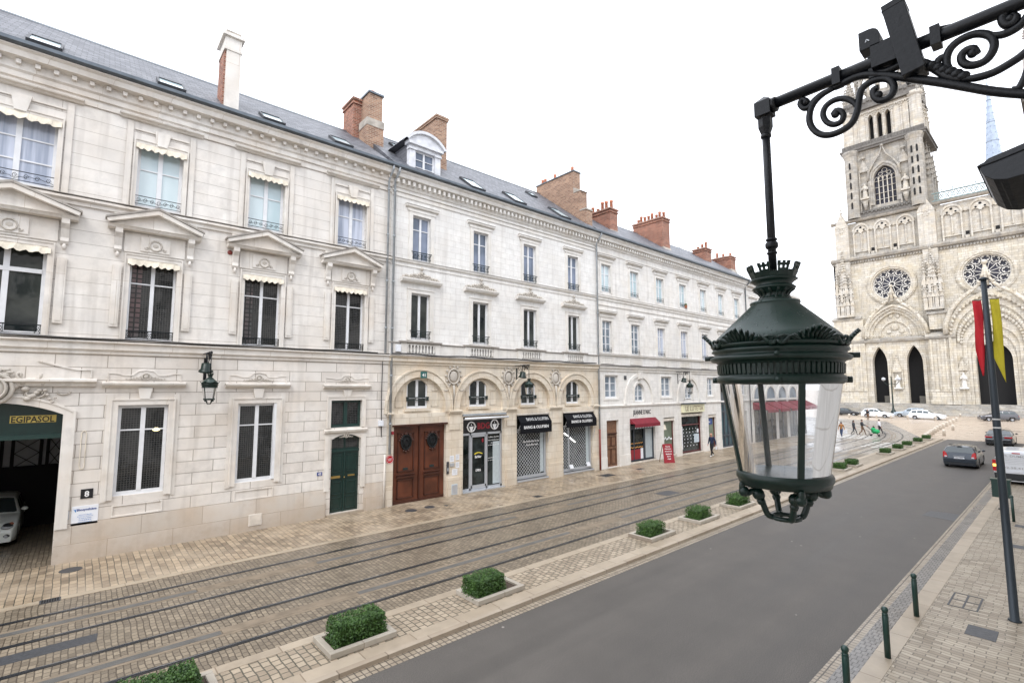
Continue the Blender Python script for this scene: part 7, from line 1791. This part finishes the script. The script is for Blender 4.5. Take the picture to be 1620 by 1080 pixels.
for x, y, l in ((12.5, 2.86, 'middle one of the three green kerb bollards'), (10.15, 2.93, 'nearest green bollard, cut off by the bottom of the picture')):
    c = b1.copy(); C.objects.link(c); c.location = (x, y, .03); c['label'] = l
t = thing('litter_bin', 'dark green box litter bin on a short post behind the flagpole', 'bin', (31.2, 2.55, .024))
m = MB(); m.box(30.95, 31.35, 2.2, 2.8, .55, 1.3); m.box(30.92, 31.38, 2.17, 2.83, 1.28, 1.34); m.build('container', 'bollard_green', t)
m = MB(); m.tube([(31.15, 2.5, .024), (31.15, 2.5, .56)], .05, 8); m.box(31.0, 31.3, 2.35, 2.65, .024, .05); m.build('post', 'dark_iron', t)
m = MB(); m.tube([(28.6, 2.02, .024), (28.6, 2.02, 1.0)], .05, 8); m.ball((28.6, 2.02, 1.0), .06, 8); tag(m.build('post', 'bollard_green', loc=(28.6, 2.02, .024)), 'short dark post half hidden behind the flagpole', 'post')
# far double lamp
t = thing('street_lamp', 'dark lamp post with two globes before the cathedral steps', 'street lamp', (118, 23.4, 0))
m = MB(); m.lathe([(.45, 0), (.4, .9), (.22, 1.1), (.12, 2.0), (.09, 7.4), (.0, 7.6)], c=(118, 23.4), n=10); m.build('pole', 'green_iron', t)
for s in (-1, 1):
    m = MB(); m.tube([(118, 23.4, 6.2), (118, 23.4+s*.7, 5.9), (118, 23.4+s*1.2, 6.5)], .06, 5); m.build('arm', 'green_iron', t); m = MB(); m.ball((118, 23.4+s*1.2, 7.0), .34, 10); m.build('globe', 'head_glass', t)

# ================================================================ planters and clipped hedges
def mk_planter(x0, x1, y0, y1, z):
    L = x1-x0; W = y1-y0; w = .13
    t = thing('planter', '', 'planter', ((x0+x1)/2, (y0+y1)/2, z), group='stone edged planting beds along the tram strip')
    m = MB()
    for (a, b, c, d) in ((-L/2, L/2, -W/2, -W/2+w), (-L/2, L/2, W/2-w, W/2), (-L/2, -L/2+w, -W/2+w, W/2-w), (L/2-w, L/2, -W/2+w, W/2-w)):
        m.box(a, b, c, d, 0, .12)
    bevel(m.build('stone_edge', 'planter_stone', t, local=True), .012)
    m = MB(); m.box(-L/2+w, L/2-w, -W/2+w, W/2-w, 0, .07); m.build('soil', 'soil', t, local=True)
    return t
def mk_hedge(L, W, H, seed, n=4200, leaf=.032):
    rnd = random.Random(seed); m = MB()
    m.box(-L/2+.09, L/2-.09, -W/2+.09, W/2-.09, 0, H-.09)
    for i in range(n):
        f = rnd.random(); A = [L*W, L*H*1.0, L*H*1.0, W*H, W*H]; s = rnd.random()*sum(A); k = 0
        while s > A[k]: s -= A[k]; k += 1
        u, v = rnd.uniform(-1, 1), rnd.random(); dep = rnd.uniform(-.085, .02)+rnd.choice((0, 0, .015))
        if k == 0: p = (u*L/2, (v*2-1)*W/2, H+dep)
        elif k == 1: p = (u*L/2, -W/2-dep, v*H)
        elif k == 2: p = (u*L/2, W/2+dep, v*H)
        elif k == 3: p = (-L/2-dep, u*W/2, v*H)
        else: p = (L/2+dep, u*W/2, v*H)
        p = list(p)
        bump = .035*math.sin(p[0]*7+seed)+.03*math.sin(p[1]*9+seed*2)+.02*math.sin(p[0]*17+p[1]*13)
        p[2] = max(.01, p[2]*(1+bump))
        rx = 1-.10*max(0, (abs(p[0])/(L/2)))**6*max(0, p[2]/H)**3
        p[0] *= rx
        # small pointed leaf clusters
        d = Vector((rnd.gauss(0, 1), rnd.gauss(0, 1), rnd.gauss(.4, 1))).normalized(); e = d.orthogonal().normalized(); q = d.cross(e)
        sz = leaf*rnd.uniform(.6, 1.3); P = Vector(p)
        m.add([tuple(P-e*sz*.5), tuple(P+d*sz), tuple(P+e*sz*.5), tuple(P-d*sz*.4+q*sz*.3)], [(0, 1, 2), (0, 2, 3)])
    return m.build('boxwood_hedge', 'hedge_leaf', None)
PL = [(.35, 2.2, 1.3, 1.2), (4.05, 5.5, 4.78, 1.12), (7.7, 9.25, 8.22, 1.0), (15.2, 16.8, 15.85, 1.0), (18.6, 20.2, 19.25, 1.05), (22.1, 23.7, 22.85, 1.1), (37.0, 38.4, 37.6, .95), (39.6, 41, 40.1, .95), (48.6, 50, 49.2, .95), (52.8, 54.2, 53.4, .95), (56.4, 57.8, 57, .95), (61, 62.4, 61.6, .95), (65.2, 66.4, 65.8, .95)]
ordn = ['nearest', 'second', 'third', 'fourth', 'fifth', 'sixth', 'seventh', 'eighth', 'ninth', 'tenth', 'eleventh', 'twelfth', 'farthest']
HD = {}
for i, (a, b, hx, hl) in enumerate(PL):
    z = .075; p = mk_planter(a, b, 10.03, 11.0, z)
    extra = 'left of the large lantern' if i < 6 else 'in the far row'
    p['label'] = 'stone edged planting bed, %s from the viewer, %s' % (ordn[i], extra)
    L = hl; W = .56 if i < 3 else .6; H = .44 if i < 3 else .42 if i < 6 else .34
    key = (i if i < 6 else 6+i % 2)
    if key not in HD: h = mk_hedge(L, W, H, 11+i, 5200 if i < 3 else 2600 if i < 6 else 900, .032 if i < 6 else .06); HD[key] = h
    else: h = HD[key].copy(); C.objects.link(h)
    h.location = (hx, 10.48, z+.07)
    tag(h, 'clipped green box hedge, %s from the viewer, %s' % (ordn[i], extra), 'hedge', 'clipped hedges in the planting beds')
# ---- stone bollards of the square
def mk_stone_bollard():
    m = MB(); m.lathe([(.15, 0), (.14, .45), (.17, .49), (.16, .6), (.08, .66), (0, .67)], n=10); return m.build('stone_bollard', 'stone_white', None)
sb = mk_stone_bollard(); first = True
near = [(66.2, 10.6), (68.0, 10.75), (69.9, 10.9), (71.9, 11.05), (74.2, 11.2), (77, 11.4), (80, 11.6), (83.3, 11.8), (87, 12.0), (91, 12.2), (95.5, 12.4), (100.2, 12.6), (105, 12.8), (73.3, 10.1), (83.5, 10.6)]
far = [(103.7, 28.8), (105.2, 27.4), (106.5, 23.6), (106.3, 21.5), (107.5, 19.4), (107.9, 17.5), (106, 15.5), (106.8, 14.2), (121, 14.2), (118, 7.9)]
for i, (x, y) in enumerate(near+far):
    o = sb if first else sb.copy()
    if not first: C.objects.link(o)
    first = False; o.location = (x, y, -.012)
    nm_ = ordn[min(i if i < len(near) else i-len(near), 12)]
    if i < len(near): tag(o, ('short white stone bollard in the slanting row, %s from the hedges' % nm_ if i < 13 else 'stone bollard standing just right of the slanting row, %s one' % ('nearer', 'farther')[i-13]), 'bollard', 'stone bollards in the slanting row')
    else: tag(o, 'short white stone bollard before the cathedral steps, %s counted from the left' % {'nearest': 'first', 'farthest': 'last'}.get(nm_, nm_), 'bollard', 'stone bollards before the parked cars')

# ================================================================ vehicles
def lerp(P, x):
    if x <= P[0][0]: return P[0][1]
    for (a, b), (c, d) in zip(P, P[1:]):
        if x <= c: return b+(d-b)*(x-a)/(c-a) if c > a else d
    return P[-1][1]
HATCH = dict(belt=[(0, .62), (.015, .80), (.04, .93), (.5, .93), (.70, .92), (.80, .87), (.93, .76), (.985, .62), (1, .5)], roof=[(0, .62), (.015, .80), (.035, .95), (.13, 1.38), (.20, 1.44), (.38, 1.48), (.52, 1.42), (.70, .935), (.80, .88), (.93, .77), (.985, .63), (1, .5)], rw=(.045, .125), ws=(.535, .69), side=[(.12, .27), (.29, .44), (.455, .60)], top=1.48)
SEDAN = dict(belt=[(0, .6), (.015, .85), (.05, .93), (.5, .92), (.70, .90), (.85, .83), (.96, .72), (1, .5)], roof=[(0, .6), (.015, .85), (.05, .94), (.12, .97), (.27, 1.34), (.40, 1.44), (.52, 1.40), (.68, .92), (.85, .84), (.96, .73), (1, .5)], rw=(.13, .26), ws=(.53, .67), side=[(.25, .40), (.42, .57)], top=1.44)
ESTATE = dict(belt=[(0, .6), (.015, .85), (.04, .93), (.5, .92), (.70, .90), (.85, .82), (.96, .70), (1, .5)], roof=[(0, .6), (.015, .86), (.03, .96), (.09, 1.36), (.16, 1.42), (.4, 1.46), (.53, 1.40), (.69, .92), (.85, .83), (.96, .71), (1, .5)], rw=(.035, .085), ws=(.54, .68), side=[(.10, .24), (.26, .41), (.43, .58)], top=1.46)
VAN = dict(belt=[(0, .5), (.01, 1.0), (.6, 1.02), (.75, 1.0), (.86, .9), (.96, .75), (1, .5)], roof=[(0, .5), (.005, 1.0), (.015, 1.78), (.03, 1.84), (.55, 1.86), (.66, 1.76), (.80, 1.04), (.86, .92), (.96, .76), (1, .5)], rw=(.0, .0), ws=(.67, .79), side=[(.62, .72)], top=1.86)
def car(name, label, loc, heading, L, W, H, paint, pr, group=None, rear=True, cat='car', wheel=.31):
    t = thing(name, label, cat, loc, group, heading); ks = H/pr['top']
    X = lambda f: (f-.5)*L
    wx = (X(.19), X(.80)); R = wheel+.06
    def zb(f): return lerp(pr['belt'], f)*ks
    def zr(f): return max(lerp(pr['roof'], f)*ks, zb(f)+.005)
    def hw(f): return W/2*(1-.16*max(0, (f-.88)/.12)**2-.10*max(0, (.08-f)/.08)**2)
    def wr(f): return hw(f)*(1-.24*min(1, (zr(f)-zb(f))/(.5*ks))) if zr(f)-zb(f) > .02 else hw(f)*.93
    fs_ = sorted({i/56 for i in range(57)} | {a for a, _ in pr['roof']} | {a for a, _ in pr['belt']})
    m = MB(); rings = []; m.sm = True
    for f in fs_:
        x = X(f); za = 0
        for c in wx:
            if abs(x-c) < R: za = max(za, wheel+math.sqrt(R*R-(x-c)**2)*.98)
        lo = max(.2, za); b_, r_, h, q = zb(f), zr(f), hw(f), wr(f)
        lo2 = max(.34, za+.0); mid = max(.6*ks, lo2+.01)
        half = [(0, lo), (h*.8, lo), (h*.985, lo), (h, lo2+.005), (h*1.0, min(mid, b_-.005)), (h*.975, b_), (q+(h*.975-q)*.12, b_+(r_-.05-b_)*.9 if r_-b_ > .06 else b_+.004), (q*.93, r_-.018 if r_-b_ > .06 else r_+.006), (q*.5, r_+(.012)), (0, r_+.02)]
        rings.append([(x, y, z) for y, z in half]+[(x, -y, z) for y, z in reversed(half[1:-1])])
    n = len(rings[0]); vs = [v for r in rings for v in r]
    F = [(i*n+j, i*n+(j+1) % n, (i+1)*n+(j+1) % n, (i+1)*n+j) for i in range(len(rings)-1) for j in range(n)]
    m.add(vs, F); m.sm = False; m.add(rings[0], [tuple(range(n))]); m.add(rings[-1], [tuple(range(n))])
    body = m.build('body', paint, t, local=True)
    g = MB(); g.sm = True
    for a, b in ((pr['ws'],)+((pr['rw'],) if pr['rw'][1] > 0 else ())):
        k = 5; G = []
        for i in range(k+1):
            f = a+(b-a)*i/k
            for j in range(-4, 5):
                y = wr(f)*.90*j/4; G.append((X(f), y, zr(f)+.030-.032*(j/4)**4-.012*(j/4)**2))
        g.add(G, [(i*9+j, i*9+j+1, (i+1)*9+j+1, (i+1)*9+j) for i in range(k) for j in range(8)])
    for a, b in pr['side']:
        for s in (-1, 1):
            G = []; k = 5
            for i in range(k+1):
                f = a+(b-a)*i/k; y0 = hw(f)*.975; q = wr(f); y1 = q+(y0-q)*.12; z0 = zb(f); z1 = zb(f)+(zr(f)-.05-zb(f))*.9
                for u in (.1, .92): G.append((X(f), s*(y0+(y1-y0)*u+.008), z0+(z1-z0)*u))
            g.add(G, [(i*2, i*2+1, i*2+3, i*2+2) for i in range(k)])
    g.build('window', 'car_glass', t, local=True)
    for c in wx:
        for s in (-1, 1):
            w_ = MB(); yy = s*(W/2-.11)
            def T(a, b, d, c=c, yy=yy): return (c+a, yy+d, wheel+b)
            w_.T = T; w_.lathe([(wheel*.62, s*.1), (wheel*.95, s*.09), (wheel, s*.06), (wheel, -.09*s), (wheel*.5, -.09*s)], n=20, caps=False)
            o = w_.build('wheel', 'rubber', t, local=True)
            w_ = MB(T); w_.lathe([(.0, s*.07), (wheel*.15, s*.085), (wheel*.5, s*.07), (wheel*.64, s*.095), (wheel*.66, s*.1)], n=16, caps=False); w_.cur = 1
            for q in range(5): a = q*1.257; w_.ball((wheel*.42*math.cos(a+.63), wheel*.42*math.sin(a+.63), s*.078), wheel*.12, 6, 1, 1, .3)
            w_.build('rim', ['rim_silver', 'plastic_black'], o, local=True)
    m = MB(); m.box(X(.1), X(.9), -W/2+.22, W/2-.22, .16, .5); m.build('underbody', 'plastic_black', t, local=True)
    for s in (-1, 1):
        m = MB(); f = pr['ws'][1]-.03; m.ball((X(f)-.05, s*(W/2+.08), zb(f)+.10), .11, 8, .6, .9, .6); m.build('door_mirror', paint, t, local=True)
        m = MB(); m.ball((X(.965), s*W*.34, .66*ks), .13, 8, 1.4, 1.3, .55); m.build('headlight', 'head_glass', t, local=True)
    m = MB(); zp = zb(.02)
    m.box(X(0)-.02, X(0)+.05, -W/2+.16, W/2-.16, .25, .34); m.build('lower_bumper', 'plastic_black', t, local=True)
    return t, dict(X=X, zb=zb, zr=zr, hw=hw, W=W, ks=ks)
def rear_lights(t, I, kind):
    X, W, ks = I['X'], I['W'], I['ks']
    for s in (-1, 1):
        m = MB()
        if kind == 'tall': m.add([(X(0)-.01, s*(W/2-.30), .70), (X(0)-.0, s*(W/2-.10), .68), (X(.03), s*(W/2-.04), .70), (X(.03), s*(W/2-.05), 1.02), (X(.02), s*(W/2-.13), 1.08), (X(.012), s*(W/2-.24), .98)], [(0, 1, 4, 5), (1, 2, 3, 4)]); m.cur = 1; m.box(X(0)-.02, X(0)-.005, *sorted((s*(W/2-.27), s*(W/2-.15))), .70, .78)
        elif kind == 'wide': m.box(X(0)-.015, X(.01), *sorted((s*(W/2-.55), s*(W/2-.12))), .74, .84); m.add([(X(0)-.01, s*(W/2-.12), .72), (X(.03), s*(W/2-.03), .74), (X(.035), s*(W/2-.03), .86), (X(0)-.01, s*(W/2-.12), .88)], [(0, 1, 2, 3)])
        m.build('tail_light', ['light_red', 'paper'], t, local=True)
    m = MB(); m.box(X(0)-.03, X(0)-.012, -.26, .26, .62, .73); m.cur = 1; m.box(X(0)-.034, X(0)-.03, -.18, -.02, .65, .70); m.box(X(0)-.034, X(0)-.03, .03, .18, .65, .70); m.build('number_plate', ['paper', 'grey_text'], t, local=True)
    m = MB(); m.box(X(0)-.045, X(0)+.03, -W/2+.08, W/2-.08, .40, .58); m.build('rear_bumper', 'plastic_black' if kind == 'none' else [t.children[0].data.materials[0].name], t, local=True)
    m = MB(); m.tube([(X(.04), .05, .97*ks), (X(.06), -.3, 1.04*ks)], .012, 4); m.box(X(.12)-.02, X(.13), -.12, .12, 1.40*ks, 1.43*ks); m.build('rear_wiper', 'plastic_black', t, local=True)
# the hatchback driving away
t, I = car('moving_car', 'slate blue hatchback driving away in the middle of the road', (46.9, 5.5, 0), 0, 4.2, 1.78, 1.46, 'paint_blue', HATCH); rear_lights(t, I, 'tall')
m = MB(); m.box(I['X'](0)-.03, I['X'](0)+.0, -.3, .3, .78, .81); m.build('chrome_strip', 'alu', t, local=True)
t, I = car('moving_car', 'black saloon at the end of the road, partly behind the flagpole', (66.6, 5.05, 0), 0, 4.8, 1.9, 1.42, 'paint_black', SEDAN); rear_lights(t, I, 'wide')
m = MB(); m.box(I['X'](0)-.05, I['X'](0)-.03, -.8, .8, .56, .59); m.build('chrome_strip', 'alu', t, local=True)
t, I = car('parked_car', 'dark grey estate car crossing the square to the right of the flagpole', (111.5, 8.6, 0), R_(112), 4.6, 1.85, 1.68, 'paint_grey', ESTATE); rear_lights(t, I, 'wide')
# the van
t, I = car('parked_van', 'white delivery van with red tail lamps behind the flagpole', (41.6, 2.45, 0), R_(0), 4.6, 1.95, 1.88, 'paint_white', VAN, cat='van', wheel=.33)
X = I['X']
for s in (-1, 1):
    m = MB(); m.box(X(0)-.03, X(.02), *sorted((s*.975, s*.80)), .72, 1.32); m.cur = 1; m.box(X(0)-.035, X(0)-.03, *sorted((s*.96, s*.81)), .96, 1.10); m.build('tail_light', ['light_red', 'turn_glow' if s > 0 else 'paper'], t, local=True)
m = MB(); m.box(X(0)-.05, X(.02), -.93, .93, .33, .62); m.build('rear_bumper', 'plastic_black', t, local=True)
m = MB(); m.box(X(0)-.025, X(0)+.02, -.78, .78, .62, 1.72); m.build('rear_door', 'paint_white', t, local=True)
m = MB(lambda a, b, d: (X(0)-.03-b, -a, d))
m.text('ETS. DUMONT', .0, 1.52, .002, .12, 1.35, .003, .02); m.text('02.38.41.20', .0, .88, .002, .12, 1.1, .003, .02); m.build('lettering', 'grey_text', t, local=True)
m = MB()
for k in range(4): m.box(X(0)-.032, X(0)-.025, -.76, .76, 1.16+k*.09, 1.165+k*.09)
m.build('door_ribs', 'strip_grey', t, local=True)
m = MB(); m.box(X(0)-.06, X(0)-.02, -.30, .30, .66, .78); m.build('number_plate', 'paper', t, local=True)
m = MB(); m.box(X(0)-.035, X(0)-.02, -.16, .16, 1.72, 1.77); m.build('brake_light', 'light_red', t, local=True)
# cars before the cathedral
car('parked_car', 'black hatchback at the left, half hidden by the large lantern', (113.5, 29.8, 0), R_(-92), 4.2, 1.8, 1.45, 'paint_black', HATCH)
car('parked_car', 'white hatchback with its nose to the right in front of the cathedral steps', (109, 24.0, 0), R_(-96), 4.6, 1.8, 1.6, 'paint_white', HATCH)
car('parked_car', 'silver blue estate car behind the two white cars', (114.5, 20.2, 0), R_(88), 4.8, 1.85, 1.68, 'paint_silver', ESTATE)
car('parked_car', 'white estate car nearest the row of stone bollards', (108.5, 16.9, 0), R_(-96), 4.8, 1.85, 1.6, 'paint_white', ESTATE)
# cars in the carriage passage
t, I = car('parked_car', 'white compact car parked nose out in the dark carriage gateway', (-2.08, 25.9, .075), R_(-90), 3.7, 1.65, 1.5, 'paint_white_car', HATCH)
X = I['X']
for s in (-1, 1):
    m = MB(); m.ball((X(.955), s*.58, .70), .19, 10, 1.0, .75, .5); m.cur = 1; m.ball((X(.962), s*.56, .695), .12, 8, 1.2, 1, .6); m.cur = 2; m.ball((X(.945), s*.66, .75), .075, 8, 1.6, .9, .7); m.build('headlamp', ['plastic_black', 'head_glass', 'terracotta'], t, local=True)
    m = MB(); m.ball((X(.975), s*.58, .40), .13, 10, .9, 1.1, .8); m.cur = 1; m.ball((X(.99), s*.57, .39), .07, 8); m.build('fog_lamp', ['plastic_black', 'head_glass'], t, local=True)
m = MB(); m.box(X(.985), X(1)+.01, -.35, .35, .28, .40); m.box(X(.975), X(1), -.42, .42, .56, .60); m.build('grille', 'plastic_black', t, local=True)
car('parked_van', 'dull beige van parked deeper in the dark passage behind the white car', (-1.75, 29.4, .075), R_(-90), 3.6, 1.7, 2.0, 'paint_cream_van', VAN, cat='van')

# ================================================================ people
def person(name, label, loc, heading, pose, cols, h=1.74, hair='hair_dark', hood=False, group=None):
    """pose: dict of joint -> (x forward, y left, z) at h=1.75; cols: (top, trousers, shoes)"""
    P = dict(pelvis=(0, 0, .95), waist=(0, 0, 1.08), chest=(0, 0, 1.28), neckb=(0, 0, 1.44), neck=(.01, 0, 1.51), head=(.02, 0, 1.60), crown=(.01, 0, 1.71),
             hipL=(0, .09, .92), hipR=(0, -.09, .92), kneeL=(.04, .10, .50), kneeR=(.04, -.10, .50), ankL=(0, .10, .09), ankR=(0, -.10, .09), toeL=(.17, .11, .04), toeR=(.17, -.11, .04),
             shL=(0, .18, 1.40), shR=(0, -.18, 1.40), elL=(-.02, .24, 1.12), elR=(-.02, -.24, 1.12), wrL=(.04, .24, .88), wrR=(.04, -.24, .88), haL=(.06, .235, .81), haR=(.06, -.235, .81))
    P.update(pose)
    E_ = [('pelvis', 'waist'), ('waist', 'chest'), ('chest', 'neckb'), ('neckb', 'neck'), ('neck', 'head'), ('head', 'crown')]
    for s in 'LR': E_ += [('pelvis', 'hip'+s), ('hip'+s, 'knee'+s), ('knee'+s, 'ank'+s), ('ank'+s, 'toe'+s), ('neckb', 'sh'+s), ('sh'+s, 'el'+s), ('el'+s, 'wr'+s), ('wr'+s, 'ha'+s)]
    RD = dict(pelvis=(.15, .11), waist=(.15, .11), chest=(.18, .13), neckb=(.11, .09), neck=(.055, .055), head=(.085, .095), crown=(.065, .07), hip=(.095, .095), knee=(.062, .062), ank=(.042, .042), toe=(.035, .03), sh=(.075, .075), el=(.052, .052), wr=(.034, .034), ha=(.036, .02))
    names = list(P); idx = {k: i for i, k in enumerate(names)}; k_ = h/1.75
    me = bpy.data.meshes.new('p'); me.from_pydata([Vector(P[q])*k_ for q in names], [(idx[a], idx[b]) for a, b in E_], [])
    ob = bpy.data.objects.new('p', me); C.objects.link(ob)
    md = ob.modifiers.new('s', 'SKIN'); sd_ = ob.modifiers.new('ss', 'SUBSURF'); sd_.levels = 1; sd_.render_levels = 1
    for i, q in enumerate(names):
        kk = q[:-1] if q[-1] in 'LR' and q[:-1] in RD else q; r = RD[kk]; me.skin_vertices[0].data[i].radius = (r[0]*k_, r[1]*k_)
    me.skin_vertices[0].data[idx['pelvis']].use_root = True
    bpy.context.view_layer.update()
    nm = bpy.data.meshes.new_from_object(ob.evaluated_get(bpy.context.evaluated_depsgraph_get()))
    bpy.data.objects.remove(ob)
    for k in ('skin',)+cols: nm.materials.append(MATS[k])
    pts = {q: Vector(P[q])*k_ for q in names}
    seg = [(a, b) for a, b in E_]
    for p in nm.polygons:
        c = p.center; best = 9; bi = None
        for a, b in seg:
            A, B = pts[a], pts[b]; tt = max(0, min(1, (c-A).dot(B-A)/max(1e-9, (B-A).length_squared))); d = (A+(B-A)*tt-c).length
            if d < best: best = d; bi = (a, b, tt)
        a, b, tt = bi
        mi = 1
        if b.startswith('ha') or b in ('head', 'crown') or (b == 'neck' and tt > .5): mi = 0
        elif b.startswith(('knee', 'ank')) or (b.startswith('hip')): mi = 2
        elif b.startswith('toe'): mi = 3
        elif a == 'pelvis' and b == 'waist' and tt < .15: mi = 2
        if b.startswith('ank') and tt > .93: mi = 3
        p.material_index = mi; p.use_smooth = True
    t = thing(name, label, 'person', loc, group, heading)
    # fingers, nose and ears belong to the body mesh
    bm = bmesh.new(); bm.from_mesh(nm)
    def addtube(p0, p1, r, mi):
        q = MB(); q.tube([p0, ((Vector(p0)+Vector(p1))/2), p1], [r, r, r*.7], 5); vs = [bm.verts.new(v) for v in q.v]
        for f in q.f:
            try: ff = bm.faces.new([vs[i] for i in f]); ff.material_index = mi; ff.smooth = True
            except ValueError: pass
    for s, sg in (('L', 1), ('R', -1)):
        A, B = pts['wr'+s], pts['ha'+s]; d = (B-A).normalized(); sd2 = Vector((1, 0, 0)); sd2 = (sd2-d*sd2.dot(d)).normalized()
        for i, ln in enumerate((.062, .072, .068, .052)):
            o = B-d*.005+sd2*(.028-.019*i); addtube(tuple(o), tuple(o+d*ln*k_+Vector((.01, -sg*.01, 0))), .009, 0)
        o = A+(B-A)*.4+sd2*.03; addtube(tuple(o), tuple(o+d*.045+sd2*.028), .010, 0)
    hd = pts['head']; addtube(tuple(hd+Vector((.085, 0, .015))*k_), tuple(hd+Vector((.112, 0, -.012))*k_), .013, 0)
    for sg in (1, -1): addtube(tuple(hd+Vector((.0, sg*.083, .02))*k_), tuple(hd+Vector((-.012, sg*.092, -.02))*k_), .014, 0)
    bm.to_mesh(nm); bm.free()
    o = bpy.data.objects.new('body', nm); C.objects.link(o); o.parent = t
    f = MB()
    for sg in (1, -1): f.ball(tuple(hd+Vector((.083, sg*.032, .022))*k_), .012, 6)
    f.build('eyes', 'hair_dark', t, local=True)
    m = MB(); c = hd+Vector((-.018, 0, .055))*k_; m.ball(tuple(c), .098*k_, 10, 1.0, .92, .95)
    if hood: m.ball(tuple(hd+Vector((-.05, 0, -.04))*k_), .11*k_, 10, .7, .95, 1.1)
    m.build('hair', hair, t, local=True)
    return t
WALK = dict(hipL=(.01, .09, .92), hipR=(0, -.09, .92), kneeL=(.20, .10, .53), ankL=(.28, .10, .11), toeL=(.44, .11, .09), kneeR=(-.02, -.10, .50), ankR=(-.30, -.10, .18), toeR=(-.17, -.11, .06), elL=(-.10, .23, 1.13), wrL=(-.12, .24, .89), haL=(-.11, .24, .81), elR=(.02, -.24, 1.12), wrR=(.16, -.22, .92), haR=(.20, -.21, .85))
STAND = dict()
# walker on the left pavement, coming towards the viewer
WX = dict(WALK); WX.update(neckb=(.03, 0, 1.44), neck=(.05, 0, 1.50), head=(.09, 0, 1.58), crown=(.09, 0, 1.69))
t = person('person', 'man in a dark blue hooded jacket and white trainers walking on the pavement', (37.2, 18.9, GZ), R_(172), WX, ('navy_cloth', 'black_trouser', 'shoe_white'), 1.84, hair='skin')
m = MB(); c = (-.11, .27, .70); m.box(-.16, -.06, .24, .33, .60, .84); tag(m.build('paper_bag', 'paper', None), 'small white bag carried by the man in dark blue', 'bag').matrix_world = t.matrix_basis.copy()
m = MB(); m.ball((-.06, 0, 1.50), .12, 8, 1, 1.2, .7); m.build('hood', 'navy_cloth', t, local=True)
t = person('person', 'woman in an orange brown coat and jeans crossing the square', (61.3, 16.75, GZ), R_(175), WALK, ('orange_coat', 'jeans', 'shoe_white'), 1.7, hood=True)
m = MB(); m.box(-.25, .05, .22, .46, .48, .86); b_ = tag(m.build('carrier_bag', 'paper', None), 'white carrier bag held by the woman in the orange coat', 'bag'); b_.location = (61.3, 16.75, GZ); b_.rotation_euler = (0, 0, R_(175))
person('person', 'person in a dark grey jacket striding left of the pushchair group', (66.3, 16.9, GZ), R_(-80), WALK, ('grey_coat', 'grey_coat', 'shoe_dark'), 1.66, hood=True)
PU = dict(WALK); PU.update(elL=(.16, .22, 1.14), wrL=(.40, .18, 1.06), haL=(.46, .17, 1.04), elR=(.16, -.22, 1.14), wrR=(.40, -.18, 1.06), haR=(.46, -.17, 1.04))
person('person', 'person in grey with a brown skirt pushing the green pushchair', (66.3, 16.1, GZ), R_(-78), PU, ('grey_coat', 'brown_cloth', 'shoe_dark'), 1.78)
person('person', 'person in a white jacket and black trousers walking to the right', (69.0, 15.1, GZ), R_(-80), WALK, ('white_coat', 'black_trouser', 'shoe_dark'), 1.72)
person('person', 'figure in black standing beside the white hatchback', (98.5, 23.0, 0), R_(160), STAND, ('black_trouser', 'brown_cloth', 'shoe_dark'), 1.85)
t = thing('pushchair', 'bright green pushchair with a child wrapped in a green cover', 'pushchair', (66.2, 14.95, GZ), rotz=R_(-80))
m = MB(); m.sm = True; m.ball((.1, 0, .52), .34, 10, 1.2, .75, .75); m.ball((-.1, 0, .74), .22, 10, 1, .95, 1); m.build('cover', 'green_cloth', t, local=True)
m = MB(); m.tube([(-.65, .2, 1.02), (-.2, .25, .6), (.35, .25, .15)], .02, 5); m.tube([(-.65, -.2, 1.02), (-.2, -.25, .6), (.35, -.25, .15)], .02, 5); m.tube([(-.65, -.2, 1.02), (-.65, .2, 1.02)], .02, 5); m.tube([(-.3, .25, .12), (.1, .25, .5)], .02, 5); m.tube([(-.3, -.25, .12), (.1, -.25, .5)], .02, 5); m.build('frame', 'dark_iron', t, local=True)
for x in (.38, -.32):
    for y in (-.26, .26):
        m = MB(lambda a, b, d, x=x, y=y: (x+a, y+d, .11+b)); m.lathe([(.05, -.02), (.11, -.02), (.11, .02), (.05, .02)], n=10); m.build('wheel', 'rubber', t, local=True)
m = MB(); m.ball((-.04, 0, .98), .10, 8); m.ball((-.07, 0, 1.01), .10, 8); m.build('child_head', 'hair_dark', t, local=True)
